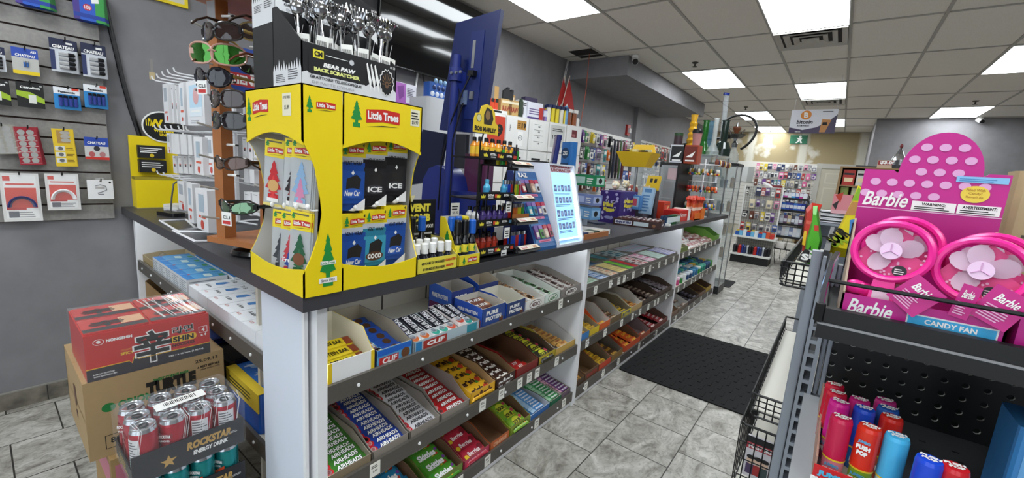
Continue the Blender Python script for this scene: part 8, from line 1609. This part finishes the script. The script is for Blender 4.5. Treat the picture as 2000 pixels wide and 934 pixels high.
def fan(lab,c,tilt,yaw):
 t=thing('toy_fan',lab,'toy fan',c);t.rotation_euler=(tilt,0,yaw);R_=.047
 g=MB();
 for r_,y_ in((R_,-.006),(R_,.006)):g.tube([(r_*cos(2*pi*k/32),y_,r_*.96*sin(2*pi*k/32))for k in range(32)],.0055,HOT,8,True)
 g.build('ring_guard',t)
 s=MB();pts=[(-.4,.2),(-.75,.1),(-.98,-.25),(-.6,-.75),(0,-.92),(.6,-.75),(.98,-.3),(.7,-.1),(.3,.1),(.5,.6),(.1,.9),(-.3,.6)]
 s.T=fr((0,.002,0),(1,0,0),(0,0,1));s.prism([(x*R_*.95,z*R_*.95)for x,z in pts],-.001,.001,mt('d8387f',.4))
 for k in range(26):
  a,q=random.uniform(pi*.9,2.1*pi),random.uniform(.4,.85)*R_;s.disc(q*cos(a),q*sin(a),.0018,mt('f0b8d8'),z=.0014,n=8)
 s.disc(.3*R_,-.62*R_,.009,mt('23202a'),z=.0016,n=16).lines(.3*R_-.006,.3*R_+.006,-.62*R_-.005,-.62*R_+.005,3,WHITE,.002)
 s.build('back_card',t,smooth=False)
 for k in range(4):
  a=rad(125+90*k)if k<3 else rad(60);
  a=rad((150,20,235,100)[k]);L=R_*.82;bl=MB();n=12;pt=[]
  for i in range(n):u=2*pi*i/n;rr=L*(.56+.44*cos(u));ww=L*.36*sin(u);pt.append((rr*cos(a)-ww*sin(a),-.006-.004*sin(u),rr*sin(a)+ww*cos(a)))
  bl.add(pt+[(x,y+.0012,z)for x,y,z in pt],[tuple(range(n)),tuple(range(n,2*n))[::-1]]+[(i,n+i,n+(i+1)%n,(i+1)%n)for i in range(n)],BLADE);bl.build('blade',t)
 h=MB().cyl((0,-.016,0),(0,.004,0),.0135,mt('f0cdea',.2,0,.9),n=20)
 for k in range(3):a=rad(90+120*k);h.tube([(0,-.0165,0),(.011*cos(a),-.0165,.011*sin(a))],.001,mt('d8a8d0'),5)
 h.build('hub',t)
 hd=MB().hex8([(-.013,-.008,-R_+.002),(.013,-.008,-R_+.002),(.013,.010,-R_+.002),(-.013,.010,-R_+.002)],[(-.019,-.008,-.118),(.019,-.008,-.118),(.019,.010,-.118),(-.019,.010,-.118)][::1],HOT)
 hd.at(FY((0,-.0086,-.076))).rect(-.011,.011,-.013,.013,mt('d8b8c8')).text('Barbie',0,-.007,.007,WHITE,w=.02,z=.0004,bold=.02,shear=.3)
 hd.build('handle',t,smooth=False)
 return t
def at_px(px,y):return P(px[0],px[1],1,y)
fan('pink toy fan at the front left of the pink display box',at_px((1742,492),.905),rad(-10),rad(-10))
fan('pink toy fan at the front right of the pink display box',at_px((1916,530),.895),rad(-10),rad(-12))
fan('pink toy fan half hidden behind the front left one',at_px((1762,482),.945),rad(-8),rad(-10))
fan('pink toy fan hidden behind the front right one',at_px((1935,520),.94),rad(-8),rad(-10))
def swing(px,y,w,h,rot,lab):
 b=MB();b.T=Matrix.Translation(at_px(px,y))@Matrix.Rotation(rot,4,'Y')@Matrix.Rotation(rad(-12),4,'Z');b.box(-w/2,w/2,-.0006,.0006,-h/2,h/2,mt('c2187f',.35));b.T=b.T@FY((0,-.001,0))
 b.text('Barbie',0,h*.22,.012,WHITE,w=w*.6,bold=.02,shear=.3).lines(-w*.35,w*.3,-h*.4,h*.02,6,mt('eab0d4'),.0002);b.build('hang_tag',None,lab,'tag')
swing((1788,578),.860,.044,.05,rad(38),'pink tag with white script tilted between the two toy fans')
swing((1955,602),.860,.042,.052,rad(25),'pink tag with white script below the front right toy fan')
swing((1885,590),.864,.02,.05,rad(10),'small barcode tag between the handle and the pink tag')
b=MB().ell((0,0,0),(.017,.006,.012),HOT,14,8).ell((.012,.002,-.003),(.012,.006,.012),HOT,14,8);b.build('heart_charm',None,'pink heart shaped charm at the left of the front left toy fan','charm',loc=at_px((1672,560),.90))
t2=MB().box(.0,.12,0,.12,0,.09,PK);t2.at(FY((.06,-.0006,.045))).text('Bar',-.02,.03,.03,WHITE,w=.05,bold=.02,shear=.3).rect(-.05,.05,-.02,.01,mt('8a9ac8')).rect(-.05,.05,-.04,-.024,WHITE);t2.build('toy_box',None,'second pink toy box cut by the right edge of the photo','box',loc=(.222,.875,bz))
b=MB();b.rbox(.0,.2,.02,.10,0,.27,mt('b3a078',.7,noise=.12,scale=25.),.02,3);b.at(FY((.1,.0194,.13)))
for k in range(9):b.lines(-.08,.06,-.1+.022*k,-.09+.022*k,1,mt('4a4232'),.0004)
b.build('paper_bag',None,'beige printed paper bag right behind the pink fan box','bag',loc=(.222,1.03,bz),smooth=False)
# ---- push pops
def pop(cap,low,band='e0c02a',txt=None):
 b=MB();r=.0158;m=mt(cap,.2);l=mt(low,.25)
 b.lathe([(r*.9,0),(r*.95,.002),(r*.95,.040)],l,20).lathe([(r*1.01,.040),(r*1.01,.043)],mt(band,.3),20).lathe([(r,.043),(r*.99,.108),(r*.9,.114),(0,.115)],m,20)
 b.at(FZ((0,0,.1156))).text('PUSH',0,.004,.007,WHITE,w=.024,bold=.07,shear=.1).text('POP',0,-.004,.007,WHITE,w=.018,bold=.07,shear=.1)
 b.at(FY((0,-r*1.0,.02))).text('JUMBO',0,.012,.007,mt('4a9ac0'),w=.020,bold=.06,z=.0012).text('PUSH',0,.002,.010,WHITE,w=.022,bold=.08,z=.0012)
 if txt:b.at(FY((0,-r*1.02,.079))).text('JUMBO',0,.012,.006,mt('4aa0c8'),w=.016,bold=.06,z=.0012).text('PUSH',0,.003,.008,WHITE,w=.018,bold=.08,z=.0012).text('POP',0,-.007,.008,WHITE,w=.014,bold=.08,z=.0012)
 return b.mesh('candy_pop')
PP=[((1632,751),'c8203a','c86a7a','red push candy tube furthest back at the left tray wall'),((1636,767),'c8203a','3a4a7a','red push candy tube second from the back at the left wall'),((1641,784),'d0208a','d8709a','magenta push candy tube third from the back at the left wall'),((1645,815),'c01f4a','d87a8a','crimson push candy tube at the front left of the tray'),((1680,780),'c8247a','8a3a6a','magenta push candy tube behind the blue one'),((1690,797),'1f4ac0','2a6ab0','blue push candy tube in the middle of the tray'),((1731,782),'c0287a','8a3a6a','magenta push candy tube furthest back at the right'),((1736,797),'2a5aa8','2a6ab0','steel blue push candy tube behind the red one'),((1743,814),'d02a20','c86a4a','red push candy tube behind the light blue one'),((1700,833),'d8321f','7aa02a','orange red push candy tube with green base at the front'),((1754,851),'4ab4e4','d8e8f0','light blue push candy tube at the front right of the tray'),((1817,896),'1f4ad0','2a5ac0','blue push candy tube standing alone outside the tray'),((1867,911),'c8202a','d87a7a','red push candy tube standing alone at the right')]
for(px,cap,low,lab)in PP:
 q=P(px[0],px[1],2,gz2+.115);inst(pop(cap,low,txt='orange red' in lab),'candy_tube',Matrix.Translation((q.x,q.y,gz2+.0005))@Tr(0,0,0,0,0,rad(random.uniform(-20,20)-5)),lab,'candy')
tl=P(1590,905,2,gz2+.03);tr3=P(1730,938,2,gz2+.03)
b=MB();RR=mt('c81f22',.4);bk=P(1606,790,2,gz2+.03)
b.box(tl.x,.125,tl.y-.012,tl.y-.009,gz2+.001,gz2+.036,RR).box(tl.x,tl.x+.003,tl.y-.01,1.17,gz2+.001,gz2+.05,mt('a07a6a',.6)).box(.122,.125,tl.y-.01,1.17,gz2+.001,gz2+.02,RR).box(tl.x,.125,tl.y-.01,1.17,gz2+.0003,gz2+.0005,mt('c9b8a0'))
b.at(FY((.075,tl.y-.0126,gz2+.018))).text('JUMBO',-.01,.006,.012,mt('4ab0d4'),w=.045,bold=.06).text('PUSH POP',-.01,-.008,.012,WHITE,w=.06,bold=.07)
b.build('candy_tray',None,'red open tray around the push candy tubes on the lower shelf','tray',smooth=False)
q=P(1985,800,1,.95)
MB().rbox(0,.12,0,.1,0,.17,mt('3f86c4',.3),.01).at(FY((.06,-.0006,.08))).rect(-.05,.05,-.06,.05,mt('6aa8dc')).disc(-.03,-.02,.012,WHITE,z=.0004).build('blue_carton',None,'light blue carton on the lower shelf at the right edge of the photo','carton',loc=(q.x-.005,.90,gz2+.001),smooth=False)
# ================================================================ far aisle and back wall
def shelf_unit(lab,x0,x1,y,d,ztop,zs,name='shelf_rack',mat=None):
 t=thing(name,lab,'shelf',(x0,y,0));m=mat or mt('8a6a44',.5);w=x1-x0
 MB().box(0,.03,0,d,0,ztop,m).build('side_panel',t);MB().box(w-.03,w,0,d,0,ztop,m).build('side_panel',t);MB().box(.03,w-.03,d-.02,d,0,ztop,m).build('back_panel',t)
 for z in zs:MB().box(.03,w-.03,0,d-.02,z-.02,z,m).build('shelf',t)
 return t
yr=8.0;xs0=P(1637,350,1,yr).x;zt=P(1700,327,1,yr).z;z1=P(1660,362,1,yr).z;z2=P(1660,381,1,yr).z
shelf_unit('tall wooden shelf far right behind the candy bags, with party things on top',xs0,xs0+1.1,yr,.4,zt,(.3,.8,z2,z1,zt))
for k,(c,n)in enumerate((('a8281f','red'),('c9c4bc','pale'),('a8281f','red'),('c22a2a','red'),('8a1f1a','dark red'))):
 x=xs0+.05+.16*k;b=MB().box(0,.14,0,.2,0,(zt-z1)*.82,mt(c,.4));b.at(FY((.07,-.001,(zt-z1)*.4))).rect(-.05,.05,-.06,.0,mt('e0c8a0')).rect(-.06,.06,.04,.07,mt('1c1c20'));b.build('snack_box',None,'%s snack box on the upper tier of the far wooden shelf'%n,'box',None if n in('pale','dark red')else 'red snack boxes far shelf',loc=(x,yr+.03,z1+.001))
for k,c in enumerate(('8a9a4a','c9c8a0','5a8a2a','3a2a2a','6a9a3a','9a8a5a')):MB().rbox(0,.1,0,.06,0,(z1-z2)*.8,mt(c,.4),.015).build('snack_bag',None,'greenish snack bag on the second tier of the far wooden shelf','snack','snack bags far shelf',loc=(xs0+.05+.13*k,yr+.05,z2+.001))
q=P(1733,323,1,yr+.05);b=MB().box(-.11,.11,-.01,.01,0,.11,mt('b8a08a',.5));b.at(FY((0,-.0106,.055))).rect(-.105,.105,-.01,.05,mt('8a1f22')).text('$3.00',0,.02,.05,WHITE,w=.17,bold=.05,z=.0005);b.build('price_sign',None,'red and white $3.00 price sign on the far shelf top','price sign',loc=(q.x,yr+.05,zt))
q=P(1753,322,1,yr+.12);z3=P(1753,283,1,yr+.12).z-zt
MB().lathe([(.10,.0),(.105,.05),(.085,z3*.35,mt('b8b8bc',.2,.9)),(.0,z3*.93)],mt('4a4a4e',.35,.6),18).ell((0,0,z3*.95),(.02,.02,.03),mt('6a1f22')).build('party_hat',None,'silver cone party hat with tinsel rim on the far shelf top','party hat',loc=(q.x,yr+.12,zt))
MB().box(0,.35,0,.2,0,.03,mt('3a3a3e')).build('flat_box',None,'flat dark box lying beside the price sign','box',loc=(xs0+.18,yr+.18,zt))
yg=4.4;a=P(1629,379,1,yg);e=P(1659,415,1,yg);zb=P(1640,437,1,yg).z
t=shelf_unit('grey end gondola further along the right aisle carrying pink and striped boxes',a.x-.1,a.x+.7,yg-.02,.45,zb-.005,(.2,.6,zb-.005),'gondola_shelf',GREY)
for k in range(3):MB().box(0,.17,0,.14,0,(e.z-zb)/3-.003,mt('e4e4e8',.5)).box(-.0006,.1706,-.0006,.14,.008,.02,mt('1d1d22')).build('striped_box',None,('lowest','middle','topmost')[k]+' black and white striped box in the stack under the pink box','box',loc=(a.x-.06,yg,zb+(e.z-zb)/3*k),rz=.05*k)
b=MB().box(0,e.x-a.x,0,.15,0,a.z-e.z,mt('e08a92',.45));b.at(FY(((e.x-a.x)/2,-.001,(a.z-e.z)/2))).poly([(-.05,.06,0),(.0,.09,0),(-.01,.0,0)],mt('c23a2a')).poly([(-.06,-.02,0),(-.02,.02,0),(-.03,-.06,0)],mt('2a2224')).rect(-.06,.06,-.09,-.06,mt('e8b0b8'));b.build('pink_box',None,'pink box with dark figure on top of the striped boxes','box',loc=(a.x,yg,e.z+.001),smooth=False)
MUTED=['white','black','navy','beige','grey','brown','red','blue','white','black','grey','teal','purple','yellow','navy','pink','brown']
xa,xb=P(1418,330,1,YB).x,P(1600,330,1,YB).x;zt=P(1500,318,1,YB).z
f=MB().box(xa-.4,xb,YB-.024,YB-.004,.3,zt+.02,mt('d8d5cd',.5))
for k in range(16):f.box(xa-.4,xb,YB-.025,YB-.024,.4+.1*k,.408+.1*k,mt('8a867e'))
f.build('slat_panel',None,'pale slat panel of small goods on the back wall left of the door','slat panel')
FB=Matrix.Translation((xa+.75,YB-.026,0))
wallpacks(FB,xb-xa-.8,(zt-.03,zt-.24,zt-.45,zt-.66,zt-.87,zt-1.08,zt-1.3),'back wall panel',21,(.06,.10),(.13,.19),proj=.05,bars=False,pal=MUTED)
b=MB().box(0,.75,-.02,0,0,.42,mt('c4c6c4',.4)).box(.6,.75,-.0206,-.02,0,.42,mt('9a9c98'));b.build('blank_panel',None,'blank grey board on the back wall behind the glass tower','panel',loc=(xa-.02,YB-.026,zt-.55))
yw,x0,x1=8.6,-1.44,-.83
zs2=P(1460,462,1,yw).z;zs1=P(1460,497,1,yw).z;ztw=P(1450,362,1,yw).z
WG=mt('e2e2de',.4)
t=thing('grid_gondola','white wire grid gondola with black base down the far aisle','gondola',(x0,yw,0));w=x1-x0
MB().box(0,w,0,.45,0,zs1-.03,GK).build('base',t)
MB().box(-.02,w+.02,-.03,.45,zs1-.03,zs1,WG).build('lower_shelf',t);MB().box(-.02,w+.06,.03,.42,zs2-.03,zs2,WG).build('upper_shelf',t)
g=MB()
for k in range(17):g.tube([(w*k/16,.43,zs1),(w*k/16,.43,ztw)],.003,WG,4)
for k in range(26):g.tube([(0,.43,zs1+(ztw-zs1)*k/25),(w,.43,zs1+(ztw-zs1)*k/25)],.003,WG,4)
g.build('wire_grid',t);MB().box(0,w,.44,.45,zs1,ztw,mt('a8a69e',.6)).build('back_sheet',t)
for x in(0,w):MB().box(x-.012,x+.012,.42,.45,0,ztw+.02,WG).build('upright',t)
for k in range(14):
 c,n=(('1d1d22','black'),('d8dce0','white'),('23305a','navy'),('2a4aa8','blue'),('b8241f','red'),('1d1d22','black'))[(k*5)%6]
 MB().lathe([(0,0),(.028,0),(.028,.13),(.015,.15),(0,.16)],mt(c,.3),10).build('small_bottle',None,'%s bottle on the lower shelf of the white grid gondola'%n,'bottle','%s bottles low grid shelf'%n,loc=(x0+.04+.042*k,yw+.06+.05*(k%2),zs1+.001))
for k in range(20):
 c,n=(('d8502a','orange'),('c2302a','red'),('e0c03a','yellow'),('d8604a','coral'))[k%4]if k>7 else(('2a5aa8','blue'),('6ab0d8','light blue'),('d8e4ea','white'))[k%3]
 MB().box(-.028,.028,-.03,.03,0,.07+.02*(k%3),mt(c,.4)).build('small_box',None,'%s small box on the upper shelf of the white grid gondola'%n,'box','%s boxes upper grid shelf'%n,loc=(x0+.04+.062*(k%10),yw+.09+.09*(k//10),zs2+.001))
wallpacks(Matrix.Translation((x0,yw+.425,0)),w,(ztw-.02,ztw-.24,ztw-.46,ztw-.68),'white grid gondola',31,(.05,.09),(.12,.18),skip=.1,proj=.03,bars=False,pal=MUTED)
yq,x0,x1=9.3,P(1507,420,1,9.3).x,P(1572,420,1,9.3).x;w=x1-x0
t=thing('wire_shelf_rack','black wire rack of blue packs right of the white grid gondola','rack',(x0,yq,0));ZR=[P(1540,y,1,yq).z for y in(386,410,437,462)];ztr=P(1540,380,1,yq).z
for x in(0,w):
 for y in(0,.4):MB().tube([(x,y,0),(x,y,ztr)],.008,GK).build('upright',t)
g=MB()
for k in range(8):g.tube([(w*k/7,.4,.3),(w*k/7,.4,ztr)],.004,GK,4)
for k in range(12):g.tube([(0,.4,.3+(ztr-.3)*k/11),(w,.4,.3+(ztr-.3)*k/11)],.004,GK,4)
for k in range(6):g.tube([(0,.08*k,.3),(0,.08*k,ztr)],.004,GK,4)
g.build('wire_back',t)
for z in ZR+[.30]:MB().box(-.01,w+.01,-.01,.4,z-.04,z,GK).build('shelf',t)
for r,z in enumerate(ZR):
 for k in range(8):
  c,n=(('3a9ad0','light blue'),('24409a','blue'),('b83a8a','pink'),('e0e4ea','white'))[(k+r)%4]if r==0 else(('2a4ab0','blue'),('1f3590','dark blue'),('3a70c0','mid blue'))[k%3]if r==1 else(('c9b890','beige'),('4a4a58','dark'),('b8bcc8','grey'),('6a4a6a','plum'))[k%4]if r==2 else(('e0e0e4','white'),('c8d4dc','pale blue'),('7a8ab0','slate'))[k%3]
  MB().rbox(-.036,.036,0,.2,0,(.09,.13,.15,.17)[r],mt(c,.35),.012,2).at(FY((0,-.001,.06))).rect(-.025,.025,-.03,.03,mt('d8dce4',.4)).build('package',None,'%s package on the %s shelf of the black wire rack'%(n,('top','second','third','fourth')[r]),'package','%s packages, %s rack shelf'%(n,('top','second','third','fourth')[r]),loc=(x0+.05+(w-.1)*k/7,yq+.03,z+.001))
b=MB().rbox(-.1,.1,-.06,.06,0,.12,mt('7a1f26',.4),.03).tube([(-.2,-.08,.14),(-.12,-.09,.1),(-.02,-.09,.05)],[.03,.045,.02],mt('e8e4e4',.5));b.build('novelty_toy',None,'dark red toy with pale wing on the corner of the black wire rack','toy',loc=(x0-.02,yq+.1,ztr+.03))
MB().box(0,.5,0,.3,0,.9,KRAFT).build('cardboard_box',None,'tall kraft box standing behind the black wire rack','box',loc=(x0+.4,yq+.55,0))
x0,x1=P(1512,490,1,8.9).x,P(1560,490,1,8.9).x;zt=P(1540,489,1,8.9).z
t=thing('wire_table','low black wire stand with white packs in front of the black rack','stand',(x0,8.9,0));w=x1-x0
MB().tube([(0,0,zt),(w,0,zt),(w,.3,zt),(0,.3,zt)],.006,GK,5,True).tube([(0,.1,zt),(w,.1,zt)],.005,GK,5).tube([(0,.2,zt),(w,.2,zt)],.005,GK,5).build('top_frame',t)
for k in range(5):x=w*k/4;MB().tube([(x,0,zt),(x+.01,0,zt-.16),(x+.05,0,.01),(x+.1 if k%2 else x,.15,zt-.1)],.005,GK,5).build('leg',t)
for k in range(6):MB().rbox(-.07,.07,0,.22,0,.05,mt(('e0dcd8','d8d4cc','24409a','e4e0dc','d4d0c8','b8bcc8')[k],.5),.02).build('white_pack',None,('first white','second white','blue','third white','fourth white','grey')[k]+' soft pack lying on the low black wire stand','pack',loc=(x0+.07+.17*(k%3),8.93,zt+.008+.052*(k//3)))
